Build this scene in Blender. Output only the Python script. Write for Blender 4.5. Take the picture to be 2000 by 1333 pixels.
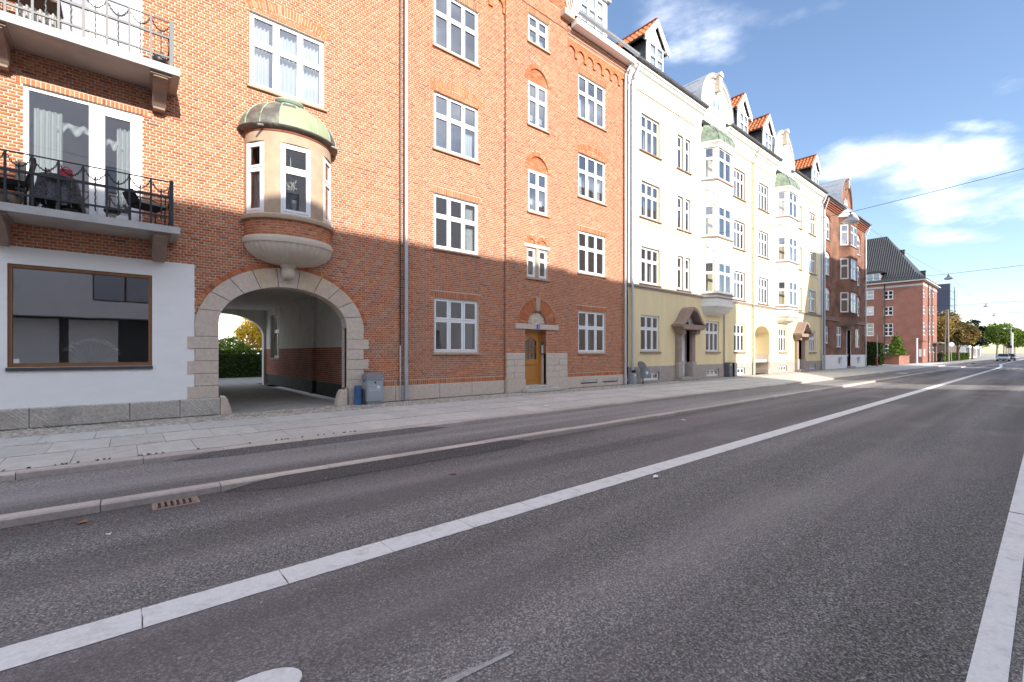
import bpy, math, random
import numpy as np
from mathutils import Vector, Matrix
for _o in list(bpy.data.objects): bpy.data.objects.remove(_o)
random.seed(7); RNG = np.random.default_rng(7)
SC = bpy.context.scene; COL = SC.collection
PI = math.pi; R = math.radians
# ------------------------------------------------------------------ camera
PHI = math.atan(1050/889.0); CC, SS = math.cos(PHI), math.sin(PHI)
CAM_H = 1.42
cam = bpy.data.cameras.new('camera'); cam.sensor_width = 36; cam.lens = 889/2000*36
cam.shift_y = (690-666.5)/2000; cam.clip_end = 4000; cam.clip_start = 0.05
cam_o = bpy.data.objects.new('camera', cam); COL.objects.link(cam_o)
cam_o.location = (0, 0, CAM_H); cam_o.rotation_euler = (R(90), 0, PHI-PI/2)
SC.camera = cam_o
def proj(X, Y, Z):
    d = CC*X+SS*Y; r = SS*X-CC*Y
    return 1000+889*r/d, 690-889*(Z-CAM_H)/d
# ------------------------------------------------------------------ light
SUN_D = Vector((0.08, 1.0, -0.486)).normalized()
EL = math.asin(-SUN_D.z); ROT = math.atan2(-SUN_D.x, -SUN_D.y)
sun = bpy.data.lights.new('sun', 'SUN'); sun.energy = 2.0; sun.angle = R(0.53); sun.color = (1.0, .94, .86)
sun_o = bpy.data.objects.new('sun', sun); COL.objects.link(sun_o)
sun_o.rotation_euler = SUN_D.to_track_quat('-Z', 'Y').to_euler(); sun_o.location = (0, -30, 40)
W = bpy.data.worlds.new('World'); SC.world = W; W.use_nodes = True
def world():
    nt = W.node_tree; N = nt.nodes; L = nt.links; N.clear()
    out = N.new('ShaderNodeOutputWorld'); bg = N.new('ShaderNodeBackground'); bg.inputs[1].default_value = .15
    sky = N.new('ShaderNodeTexSky'); sky.sky_type = 'NISHITA'; sky.sun_disc = False
    sky.sun_elevation = EL; sky.sun_rotation = ROT; sky.air_density = 1.0; sky.dust_density = .5; sky.ozone_density = 1.6
    tc = N.new('ShaderNodeTexCoord')
    # flatten directions on a cloud deck, so that clouds shrink toward the horizon
    sp = N.new('ShaderNodeSeparateXYZ'); L.new(tc.outputs['Generated'], sp.inputs[0])
    def m(op, a, b=None, c=None):
        n = N.new('ShaderNodeMath'); n.operation = op
        for i, v in enumerate((a, b, c)):
            if v is None: continue
            if isinstance(v, (int, float)): n.inputs[i].default_value = v
            else: L.new(v, n.inputs[i])
        return n.outputs[0]
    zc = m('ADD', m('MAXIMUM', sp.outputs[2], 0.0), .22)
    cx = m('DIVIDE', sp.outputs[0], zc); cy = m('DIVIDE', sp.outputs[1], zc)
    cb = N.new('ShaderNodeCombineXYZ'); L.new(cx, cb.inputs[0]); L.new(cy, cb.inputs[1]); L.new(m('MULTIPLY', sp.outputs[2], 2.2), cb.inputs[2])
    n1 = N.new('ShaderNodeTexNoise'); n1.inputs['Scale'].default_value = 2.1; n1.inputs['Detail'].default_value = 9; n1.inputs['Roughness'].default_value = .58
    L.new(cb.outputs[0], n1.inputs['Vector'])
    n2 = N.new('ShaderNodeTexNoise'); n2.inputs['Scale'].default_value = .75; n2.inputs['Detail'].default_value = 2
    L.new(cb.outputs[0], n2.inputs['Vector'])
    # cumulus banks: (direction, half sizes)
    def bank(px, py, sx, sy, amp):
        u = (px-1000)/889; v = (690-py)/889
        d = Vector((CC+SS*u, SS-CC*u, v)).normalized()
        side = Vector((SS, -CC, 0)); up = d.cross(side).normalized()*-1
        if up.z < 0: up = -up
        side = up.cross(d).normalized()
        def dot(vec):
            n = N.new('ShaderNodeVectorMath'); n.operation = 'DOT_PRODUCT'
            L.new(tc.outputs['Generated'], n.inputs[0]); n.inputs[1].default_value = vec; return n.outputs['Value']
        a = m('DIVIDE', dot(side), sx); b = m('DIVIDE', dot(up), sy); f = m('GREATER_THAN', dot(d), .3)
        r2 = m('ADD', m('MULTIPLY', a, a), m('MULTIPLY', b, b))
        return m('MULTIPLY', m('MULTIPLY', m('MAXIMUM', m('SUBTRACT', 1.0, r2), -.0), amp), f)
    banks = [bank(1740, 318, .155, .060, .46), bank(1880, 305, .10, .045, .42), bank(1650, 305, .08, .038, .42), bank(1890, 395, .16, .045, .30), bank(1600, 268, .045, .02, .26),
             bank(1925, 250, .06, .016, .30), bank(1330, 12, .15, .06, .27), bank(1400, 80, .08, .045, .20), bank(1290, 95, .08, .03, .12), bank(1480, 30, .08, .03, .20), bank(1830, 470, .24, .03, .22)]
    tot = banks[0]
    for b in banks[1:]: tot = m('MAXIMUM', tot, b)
    clear = bank(1720, 260, .85, .62, .46)  # opens the clouds in view only; cover elsewhere is added to fill the shade
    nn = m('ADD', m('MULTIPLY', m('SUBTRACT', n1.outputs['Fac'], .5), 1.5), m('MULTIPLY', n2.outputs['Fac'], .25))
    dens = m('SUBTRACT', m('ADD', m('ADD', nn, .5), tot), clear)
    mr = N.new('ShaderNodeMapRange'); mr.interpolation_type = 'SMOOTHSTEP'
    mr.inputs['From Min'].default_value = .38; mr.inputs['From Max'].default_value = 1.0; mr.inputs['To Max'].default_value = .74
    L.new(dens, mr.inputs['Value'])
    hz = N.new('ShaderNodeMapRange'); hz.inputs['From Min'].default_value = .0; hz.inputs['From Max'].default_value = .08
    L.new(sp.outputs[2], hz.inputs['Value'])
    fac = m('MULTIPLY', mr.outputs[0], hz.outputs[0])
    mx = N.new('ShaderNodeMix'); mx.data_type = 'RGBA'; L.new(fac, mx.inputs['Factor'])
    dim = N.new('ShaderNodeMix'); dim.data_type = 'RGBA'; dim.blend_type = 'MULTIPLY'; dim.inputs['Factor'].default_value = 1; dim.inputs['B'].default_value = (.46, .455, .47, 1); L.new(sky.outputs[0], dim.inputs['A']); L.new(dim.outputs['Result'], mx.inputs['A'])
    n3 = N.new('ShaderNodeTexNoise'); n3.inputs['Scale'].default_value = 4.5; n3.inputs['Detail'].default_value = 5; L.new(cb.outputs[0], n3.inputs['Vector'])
    cr = N.new('ShaderNodeMix'); cr.data_type = 'RGBA'; cr.inputs['A'].default_value = (3.2, 3.2, 3.35, 1); cr.inputs['B'].default_value = (8.2, 8.0, 7.9, 1)  # clouds set brighter than sunlit white, to fill the shaded street
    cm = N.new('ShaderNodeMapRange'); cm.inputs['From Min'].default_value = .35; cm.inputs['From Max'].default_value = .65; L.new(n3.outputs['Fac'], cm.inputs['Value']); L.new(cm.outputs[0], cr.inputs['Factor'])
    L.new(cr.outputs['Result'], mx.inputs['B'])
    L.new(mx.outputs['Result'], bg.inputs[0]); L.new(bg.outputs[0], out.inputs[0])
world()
vs = SC.view_settings; vs.view_transform = 'Standard'; vs.look = 'None'; vs.exposure = 1.95; vs.gamma = 1.0; vs.use_curve_mapping = False
SC.cycles.max_bounces = 6; SC.cycles.diffuse_bounces = 3; SC.cycles.glossy_bounces = 3; SC.cycles.transparent_max_bounces = 12
SC.cycles.sample_clamp_indirect = 6; SC.cycles.use_denoising = True; SC.cycles.caustics_reflective = False; SC.cycles.caustics_refractive = False

# ------------------------------------------------------------------ materials
MATS = {}
def mk(name, base, rough=.8, var=.12, scale=3.0, bump=0.0, bscale=40.0, metal=0.0, col2=None, stain=None, spec=.4, attr=None, streak=None, detail=6, bdist=.01):
    """plain procedural material: colour, mottling by world position, optional second colour, fine relief"""
    m = bpy.data.materials.new(name); m.use_nodes = True
    nt = m.node_tree; N = nt.nodes; L = nt.links
    p = N['Principled BSDF']; p.inputs['Roughness'].default_value = rough; p.inputs['Metallic'].default_value = metal
    p.inputs['Specular IOR Level'].default_value = spec
    geo = N.new('ShaderNodeNewGeometry'); vec = geo.outputs['Position']
    if streak:
        mp = N.new('ShaderNodeMapping'); mp.inputs['Scale'].default_value = streak; L.new(vec, mp.inputs[0]); svec = mp.outputs[0]
    else: svec = vec
    nz = N.new('ShaderNodeTexNoise'); nz.inputs['Scale'].default_value = scale; nz.inputs['Detail'].default_value = detail; nz.inputs['Roughness'].default_value = .6
    L.new(svec, nz.inputs['Vector'])
    mr = N.new('ShaderNodeMapRange'); mr.inputs['From Min'].default_value = .3; mr.inputs['From Max'].default_value = .7
    L.new(nz.outputs['Fac'], mr.inputs['Value'])
    mix = N.new('ShaderNodeMix'); mix.data_type = 'RGBA'
    c = Vector(base)
    a = tuple(c*(1-var))+(1,); b = (tuple(col2) if col2 else tuple(c*(1+var)))+(1,)
    mix.inputs['A'].default_value = a; mix.inputs['B'].default_value = b
    L.new(mr.outputs[0], mix.inputs['Factor']); outc = mix.outputs['Result']
    if attr:
        at = N.new('ShaderNodeVertexColor'); at.layer_name = attr
        mm = N.new('ShaderNodeMix'); mm.data_type = 'RGBA'; mm.blend_type = 'MULTIPLY'; mm.inputs['Factor'].default_value = 1
        L.new(outc, mm.inputs['A']); L.new(at.outputs['Color'], mm.inputs['B']); outc = mm.outputs['Result']
    if stain:
        sc_, scol, amt = stain
        n2 = N.new('ShaderNodeTexNoise'); n2.inputs['Scale'].default_value = sc_; n2.inputs['Detail'].default_value = 8; n2.inputs['Roughness'].default_value = .68
        L.new(svec, n2.inputs['Vector'])
        r2 = N.new('ShaderNodeMapRange'); r2.inputs['From Min'].default_value = .5; r2.inputs['From Max'].default_value = .72; r2.inputs['To Max'].default_value = amt
        L.new(n2.outputs['Fac'], r2.inputs['Value'])
        m2 = N.new('ShaderNodeMix'); m2.data_type = 'RGBA'; m2.inputs['B'].default_value = tuple(scol)+(1,)
        L.new(r2.outputs[0], m2.inputs['Factor']); L.new(outc, m2.inputs['A']); outc = m2.outputs['Result']
    L.new(outc, p.inputs['Base Color'])
    if bump:
        bn = N.new('ShaderNodeTexNoise'); bn.inputs['Scale'].default_value = bscale; bn.inputs['Detail'].default_value = 4
        L.new(vec, bn.inputs['Vector'])
        bp = N.new('ShaderNodeBump'); bp.inputs['Strength'].default_value = bump; bp.inputs['Distance'].default_value = bdist
        L.new(bn.outputs['Fac'], bp.inputs['Height']); L.new(bp.outputs[0], p.inputs['Normal'])
    MATS[name] = m; return m
M = MATS
mk('brick', (1, 1, 1), .88, .12, 30, .5, 120, attr='col', spec=.25, streak=(1, 1, .4), stain=(.6, (.30, .115, .065), .30))
mk('mortar', (.61, .49, .40), .95, .12, 8, .5, 200, spec=.2)
mk('brick_dark', (.27, .09, .05), .9, .3, 6, .3, 60)
mk('granite', (.62, .52, .43), .8, .12, 14, .8, 90, col2=(.70, .585, .48), stain=(22, (.40, .33, .27), .6), spec=.3)
mk('granite_warm', (.60, .475, .35), .8, .14, 14, .8, 90, col2=(.66, .53, .40), stain=(2.2, (.50, .33, .17), .6), spec=.3)
mk('granite_grey', (.55, .505, .45), .85, .2, 22, .9, 70, stain=(4.0, (.20, .19, .18), .5), spec=.3)
mk('sandstone', (.46, .34, .235), .85, .1, 5, .3, 90, stain=(2.2, (.30, .22, .15), .35))
mk('limestone', (.60, .51, .41), .85, .1, 6, .4, 80, stain=(3, (.33, .29, .23), .4))
mk('concrete', (.46, .445, .43), .85, .08, 5, .3, 60, stain=(2.2, (.30, .27, .25), .4))
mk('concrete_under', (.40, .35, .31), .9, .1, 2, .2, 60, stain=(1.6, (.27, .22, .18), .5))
mk('white_render', (.87, .86, .835), .7, .02, 3, .12, 70, streak=(1, 1, 3), stain=(1.1, (.76, .75, .725), .4))
mk('white_paint', (.84, .84, .83), .4, .03, 4, spec=.5)
mk('white_plaster', (.74, .725, .67), .8, .05, 2, .25, 50, stain=(1.8, (.58, .55, .48), .35))
mk('cream_plaster', (.79, .655, .385), .85, .05, 1.2, .2, 50, streak=(1.6, 1, .3), stain=(.9, (.67, .53, .31), .6))
mk('cream_soffit', (.68, .53, .29), .85, .05, 1.2, .2, 50)
mk('grey_plinth', (.40, .34, .30), .9, .12, 8, .5, 60, stain=(2, (.26, .22, .20), .5))
mk('zinc', (.50, .52, .54), .45, .12, 3, metal=.55, stain=(2, (.36, .38, .40), .4))
mk('zinc_light', (.62, .64, .66), .4, .08, 3, metal=.6)
mk('lead_grey', (.135, .135, .145), .6, .2, 3)
mk('copper_green', (.17, .23, .165), .6, .3, 5, .3, 30, col2=(.25, .32, .22), stain=(2.6, (.075, .065, .055), .95), spec=.5)
mk('copper_brown', (.115, .10, .085), .5, .3, 5, .2, 30, col2=(.17, .155, .125), stain=(5, (.30, .33, .22), .5), spec=.6)
mk('copper_pale', (.31, .355, .21), .6, .15, 4, .2, 30, stain=(4, (.24, .21, .13), .6), spec=.5)
mk('copper_dark', (.085, .075, .065), .55, .3, 5, stain=(4, (.22, .28, .22), .5))
mk('copper_seam', (.34, .42, .33), .6, .2, 6)
mk('iron', (.018, .019, .022), .45, .3, 20, spec=.5)
mk('iron_grey', (.12, .13, .135), .35, .3, 20, col2=(.34, .36, .37), spec=.6)
mk('wood_frame', (.24, .115, .052), .5, .25, 6, .2, 60, streak=(1, 1, 12))
mk('oak_door', (.50, .215, .042), .4, .2, 5, .15, 60, streak=(14, 14, 1.2), spec=.5)
mk('door_grid', (.42, .22, .09), .45, .15, 6)
mk('roof_tile', (.50, .155, .055), .8, .25, 6, .3, 50, attr='col')
mk('roof_dark', (.035, .037, .042), .55, .3, 4, spec=.5)
mk('slate', (.06, .062, .068), .6, .25, 3)
mk('grey_metal', (.245, .265, .29), .45, .1, 5, spec=.5, stain=(3, (.17, .18, .19), .4))
mk('grey_metal_light', (.37, .39, .42), .45, .08, 4, spec=.5, stain=(4, (.26, .27, .29), .35))
mk('blue_paint', (.045, .12, .27), .5, .2, 12, stain=(9, (.03, .06, .12), .7))
mk('blue_enamel', (.03, .10, .42), .3, .05, 5)
mk('black', (.012, .012, .013), .6, .2, 10)
mk('interior', (.58, .58, .58), .9, .05, 1)
mk('interior_floor', (.52, .52, .52), .8, .05, 1)
mk('curtain', (.62, .65, .65), .9, .05, 3)
mk('dark_cloth', (.035, .037, .045), .9, .5, 30, col2=(.16, .165, .18), detail=10)
mk('black_cloth', (.02, .02, .024), .95, .3, 12)
mk('beige_cloth', (.44, .38, .32), .95, .12, 8)
mk('red_cloth', (.42, .02, .035), .6, .2, 10)
mk('wicker', (.17, .135, .10), .8, .3, 40)
mk('porcelain', (.75, .73, .66), .25, .08, 14, spec=.6)
mk('candle', (.68, .32, .26), .5, .05, 5)
mk('silver', (.6, .6, .58), .3, .05, 5, metal=.9)
mk('dried_flower', (.85, .82, .70), .9, .2, 30)
mk('dried_stem', (.30, .25, .17), .9, .2, 30)
mk('white_marking', (.70, .70, .68), .7, .08, 40, .4, 150, stain=(9, (.40, .39, .38), .6))
mk('worn_marking', (.34, .325, .32), .8, .3, 40, .4, 150, stain=(30, (.55, .54, .52), .6))
mk('hedge', (.035, .065, .018), .7, .4, 3)
mk('plastic_white', (.75, .75, .75), .4, .03, 4)
mk('paper', (.75, .74, .72), .8, .05, 10)
mk('brown_cloth', (.03, .03, .035), .9, .3, 10)
mk('skin', (.50, .30, .22), .6, .05, 8)
mk('hair', (.05, .035, .025), .8, .2, 20)
mk('car_silver', (.55, .58, .62), .25, .02, 2, metal=.4, spec=.6)
mk('car_dark', (.05, .055, .06), .25, .02, 2, metal=.3, spec=.6)
mk('tyre', (.02, .02, .02), .9, .1, 10)
mk('headlight', (.8, .8, .78), .15, .02, 2, spec=.8)
mk('sign_blue', (.55, .60, .66), .4, .05, 4)
mk('pole_wood', (.30, .25, .19), .85, .2, 4, streak=(8, 8, .6))
mk('red_paint', (.30, .035, .03), .5, .15, 8)
mk('soil', (.09, .07, .05), .95, .3, 12)
mk('tower_dark', (.035, .042, .075), .35, .12, .4, spec=.5)
mk('tower_glass', (.20, .26, .33), .25, .12, .3, spec=.8)
mk('opposite_plaster', (.62, .63, .66), .9, .06, 1.5, .15, 60)
mk('opposite_dark', (.035, .034, .036), .8, .15, 2)
mk('opposite_brick', (.55, .45, .38), .9, .2, 4)
mk('brown_render', (.13, .085, .065), .85, .15, 1)
mk('ledge_brown', (.31, .225, .18), .85, .15, 6, .3, 60, stain=(3, (.19, .14, .12), .5))
mk('passage_paint', (.84, .81, .73), .85, .06, 2, .2, 50, stain=(1.6, (.42, .40, .36), .4))
mk('passage_tar', (.028, .028, .032), .7, .3, 5, stain=(5, (.09, .085, .08), .4))
mk('asphalt_path', (.36, .335, .30), .95, .15, 3, .4, 120, stain=(1.6, (.20, .19, .175), .6))
mk('paving', (.56, .54, .49), .9, .1, 5, .35, 110, attr='col', stain=(2.2, (.43, .41, .375), .5), spec=.25)
mk('joint_sand', (.40, .37, .33), .95, .3, 14, .6, 90, stain=(5, (.42, .39, .34), .5))
mk('sett', (.47, .43, .375), .85, .2, 12, .5, 60, attr='col', spec=.25)
mk('kerb_granite', (.54, .475, .43), .8, .14, 26, .5, 80, attr='col', stain=(4, (.38, .33, .285), .5), spec=.3)
mk('weed', (.10, .17, .03), .8, .3, 20)
mk('leaf_litter', (.34, .17, .06), .8, .3, 20)

def m_asphalt(name, dark, light, tint, warm):
    m = bpy.data.materials.new(name); m.use_nodes = True
    nt = m.node_tree; N = nt.nodes; L = nt.links; p = N['Principled BSDF']
    p.inputs['Roughness'].default_value = .82; p.inputs['Specular IOR Level'].default_value = .35
    geo = N.new('ShaderNodeNewGeometry')
    def noise(scale, detail=3, mapping=None, rough=.5):
        n = N.new('ShaderNodeTexNoise'); n.inputs['Scale'].default_value = scale; n.inputs['Detail'].default_value = detail; n.inputs['Roughness'].default_value = rough
        if mapping:
            mp = N.new('ShaderNodeMapping'); mp.inputs['Scale'].default_value = mapping; L.new(geo.outputs['Position'], mp.inputs[0]); L.new(mp.outputs[0], n.inputs['Vector'])
        else: L.new(geo.outputs['Position'], n.inputs['Vector'])
        return n.outputs['Fac']
    def rng(v, a, b, c=0., d=1.):
        r = N.new('ShaderNodeMapRange'); r.inputs['From Min'].default_value = a; r.inputs['From Max'].default_value = b; r.inputs['To Min'].default_value = c; r.inputs['To Max'].default_value = d
        L.new(v, r.inputs['Value']); return r.outputs[0]
    def mix(f, a, b, blend='MIX'):
        x = N.new('ShaderNodeMix'); x.data_type = 'RGBA'; x.blend_type = blend
        if isinstance(f, float): x.inputs['Factor'].default_value = f
        else: L.new(f, x.inputs['Factor'])
        for k, v in (('A', a), ('B', b)):
            if isinstance(v, tuple): x.inputs[k].default_value = v+(1,)
            else: L.new(v, x.inputs[k])
        return x.outputs['Result']
    vor = N.new('ShaderNodeTexVoronoi'); vor.inputs['Scale'].default_value = 120; L.new(geo.outputs['Position'], vor.inputs['Vector'])
    sep = N.new('ShaderNodeSeparateColor'); L.new(vor.outputs['Color'], sep.inputs[0])
    stone = rng(sep.outputs[0], .35, 1.0, 0, 1)
    c = mix(stone, dark, light)
    fine = rng(noise(60, 4), .35, .65, .52, 1.42); 
    cc = N.new('ShaderNodeCombineColor'); [L.new(fine, cc.inputs[i]) for i in range(3)]
    c = mix(1.0, c, cc.outputs[0], 'MULTIPLY')
    c = mix(rng(noise(.55, 4, (.25, 1, 1)), .42, .68, 0, .75), c, tint)
    lanes = rng(noise(.9, 3, (.04, 1, 1)), .34, .66, .58, 1.30)
    l3 = N.new('ShaderNodeCombineColor'); [L.new(lanes, l3.inputs[i]) for i in range(3)]
    c = mix(1.0, c, l3.outputs[0], 'MULTIPLY')
    c = mix(rng(noise(.8, 5, (.5, 1, 1)), .55, .75, 0, .45), c, warm)
    c = mix(rng(noise(22, 2), .70, .76, 0, .8), c, (.45, .43, .40))
    L.new(c, p.inputs['Base Color'])
    bp = N.new('ShaderNodeBump'); bp.inputs['Strength'].default_value = 1.0; bp.inputs['Distance'].default_value = .008
    L.new(vor.outputs['Distance'], bp.inputs['Height']); L.new(bp.outputs[0], p.inputs['Normal'])
    M[name] = m
m_asphalt('asphalt', (.112, .107, .103), (.37, .355, .342), (.255, .215, .22), (.305, .29, .265))
m_asphalt('asphalt_track', (.235, .222, .212), (.40, .38, .365), (.31, .285, .285), (.35, .328, .302))
m_asphalt('asphalt_patch', (.115, .106, .102), (.24, .222, .215), (.18, .15, .152), (.20, .185, .168))

def m_glass(name, refl=.17, tint=(.76, .80, .81), wave=.05):
    m = bpy.data.materials.new(name); m.use_nodes = True
    nt = m.node_tree; N = nt.nodes; L = nt.links; N.remove(N['Principled BSDF'])
    t = N.new('ShaderNodeBsdfTransparent'); t.inputs[0].default_value = tint+(1,)
    g = N.new('ShaderNodeBsdfGlossy'); g.inputs['Roughness'].default_value = .0; g.inputs['Color'].default_value = (.95, .97, 1, 1)
    f = N.new('ShaderNodeFresnel'); f.inputs[0].default_value = 1.52
    a = N.new('ShaderNodeMath'); a.operation = 'MULTIPLY_ADD'; a.inputs[1].default_value = 1.5; a.inputs[2].default_value = refl; L.new(f.outputs[0], a.inputs[0])
    geo = N.new('ShaderNodeNewGeometry'); nz = N.new('ShaderNodeTexNoise'); nz.inputs['Scale'].default_value = 1.6; nz.inputs['Detail'].default_value = 1; L.new(geo.outputs['Position'], nz.inputs['Vector'])
    bp = N.new('ShaderNodeBump'); bp.inputs['Strength'].default_value = wave; bp.inputs['Distance'].default_value = .03; L.new(nz.outputs['Fac'], bp.inputs['Height']); L.new(bp.outputs[0], g.inputs['Normal'])
    mx = N.new('ShaderNodeMixShader'); L.new(a.outputs[0], mx.inputs[0]); L.new(t.outputs[0], mx.inputs[1]); L.new(g.outputs[0], mx.inputs[2])
    L.new(mx.outputs[0], N['Material Output'].inputs[0]); M[name] = m
m_glass('glass'); m_glass('shop_glass', .20, (.72, .75, .77), .008); m_glass('balcony_glass', .28); m_glass('glass_dim', .0, (.60, .66, .74))
def m_leaf(name, c1, c2, tr=.35):
    m = bpy.data.materials.new(name); m.use_nodes = True
    nt = m.node_tree; N = nt.nodes; L = nt.links; N.remove(N['Principled BSDF'])
    geo = N.new('ShaderNodeNewGeometry'); mx = N.new('ShaderNodeMix'); mx.data_type = 'RGBA'
    L.new(geo.outputs['Random Per Island'], mx.inputs['Factor']); mx.inputs['A'].default_value = c1+(1,); mx.inputs['B'].default_value = c2+(1,)
    d = N.new('ShaderNodeBsdfDiffuse'); t = N.new('ShaderNodeBsdfTranslucent'); L.new(mx.outputs['Result'], d.inputs[0]); L.new(mx.outputs['Result'], t.inputs[0])
    ms = N.new('ShaderNodeMixShader'); ms.inputs[0].default_value = tr; L.new(d.outputs[0], ms.inputs[1]); L.new(t.outputs[0], ms.inputs[2])
    L.new(ms.outputs[0], N['Material Output'].inputs[0]); M[name] = m
m_leaf('leaf_gold', (.30, .19, .06), (.50, .35, .13)); m_leaf('leaf_yellow', (.62, .42, .03), (.80, .62, .10), .45)
m_leaf('leaf_brown', (.085, .075, .03), (.19, .15, .06)); m_leaf('leaf_green', (.07, .12, .025), (.17, .23, .05))
m_leaf('leaf_dark', (.018, .035, .010), (.05, .085, .02)); m_leaf('leaf_lime', (.16, .26, .04), (.30, .40, .08)); m_leaf('needle', (.10, .17, .03), (.20, .27, .06))
m_leaf('leaf_conifer', (.012, .022, .018), (.035, .05, .04), .1)
mk('bark', (.11, .085, .06), .9, .3, 8, .5, 30); mk('bark_pale', (.30, .26, .21), .9, .25, 5, .4, 20)
def m_brickwork(name, c1, c2, mortar, axis, w=.24, h=.067, var=.5):
    """bricks too far away to tell apart"""
    m = bpy.data.materials.new(name); m.use_nodes = True
    nt = m.node_tree; N = nt.nodes; L = nt.links; p = N['Principled BSDF']; p.inputs['Roughness'].default_value = .9; p.inputs['Specular IOR Level'].default_value = .2
    geo = N.new('ShaderNodeNewGeometry'); sp = N.new('ShaderNodeSeparateXYZ'); L.new(geo.outputs['Position'], sp.inputs[0])
    cb = N.new('ShaderNodeCombineXYZ'); L.new(sp.outputs[axis], cb.inputs[0]); L.new(sp.outputs[2], cb.inputs[1])
    b = N.new('ShaderNodeTexBrick'); b.inputs['Scale'].default_value = 1; b.inputs['Brick Width'].default_value = w; b.inputs['Row Height'].default_value = h; b.inputs['Mortar Size'].default_value = .007
    b.inputs['Color1'].default_value = c1+(1,); b.inputs['Color2'].default_value = c2+(1,); b.inputs['Mortar'].default_value = mortar+(1,); b.inputs['Bias'].default_value = 0
    L.new(cb.outputs[0], b.inputs['Vector'])
    nz = N.new('ShaderNodeTexNoise'); nz.inputs['Scale'].default_value = .8; nz.inputs['Detail'].default_value = 7; L.new(geo.outputs['Position'], nz.inputs['Vector'])
    r = N.new('ShaderNodeMapRange'); r.inputs['From Min'].default_value = .3; r.inputs['From Max'].default_value = .7; r.inputs['To Min'].default_value = 1-var*.5; r.inputs['To Max'].default_value = 1+var*.5; L.new(nz.outputs['Fac'], r.inputs['Value'])
    cc = N.new('ShaderNodeCombineColor'); [L.new(r.outputs[0], cc.inputs[i]) for i in range(3)]
    mm = N.new('ShaderNodeMix'); mm.data_type = 'RGBA'; mm.blend_type = 'MULTIPLY'; mm.inputs['Factor'].default_value = 1
    L.new(b.outputs['Color'], mm.inputs['A']); L.new(cc.outputs[0], mm.inputs['B']); L.new(mm.outputs['Result'], p.inputs['Base Color'])
    bp = N.new('ShaderNodeBump'); bp.inputs['Strength'].default_value = .6; bp.inputs['Distance'].default_value = .008; bp.invert = True; L.new(b.outputs['Fac'], bp.inputs['Height']); L.new(bp.outputs[0], p.inputs['Normal'])
    M[name] = m
m_brickwork('brickwork_passage', (.36, .11, .06), (.46, .16, .085), (.55, .42, .34), 1)
m_brickwork('brickwork_brown', (.20, .092, .058), (.27, .13, .085), (.24, .17, .13), 0, var=.8)
m_brickwork('brickwork_red_y', (.27, .11, .082), (.33, .145, .105), (.34, .22, .18), 1, var=.25)
m_brickwork('brickwork_red_x', (.27, .11, .082), (.33, .145, .105), (.34, .22, .18), 0, var=.25)

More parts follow.
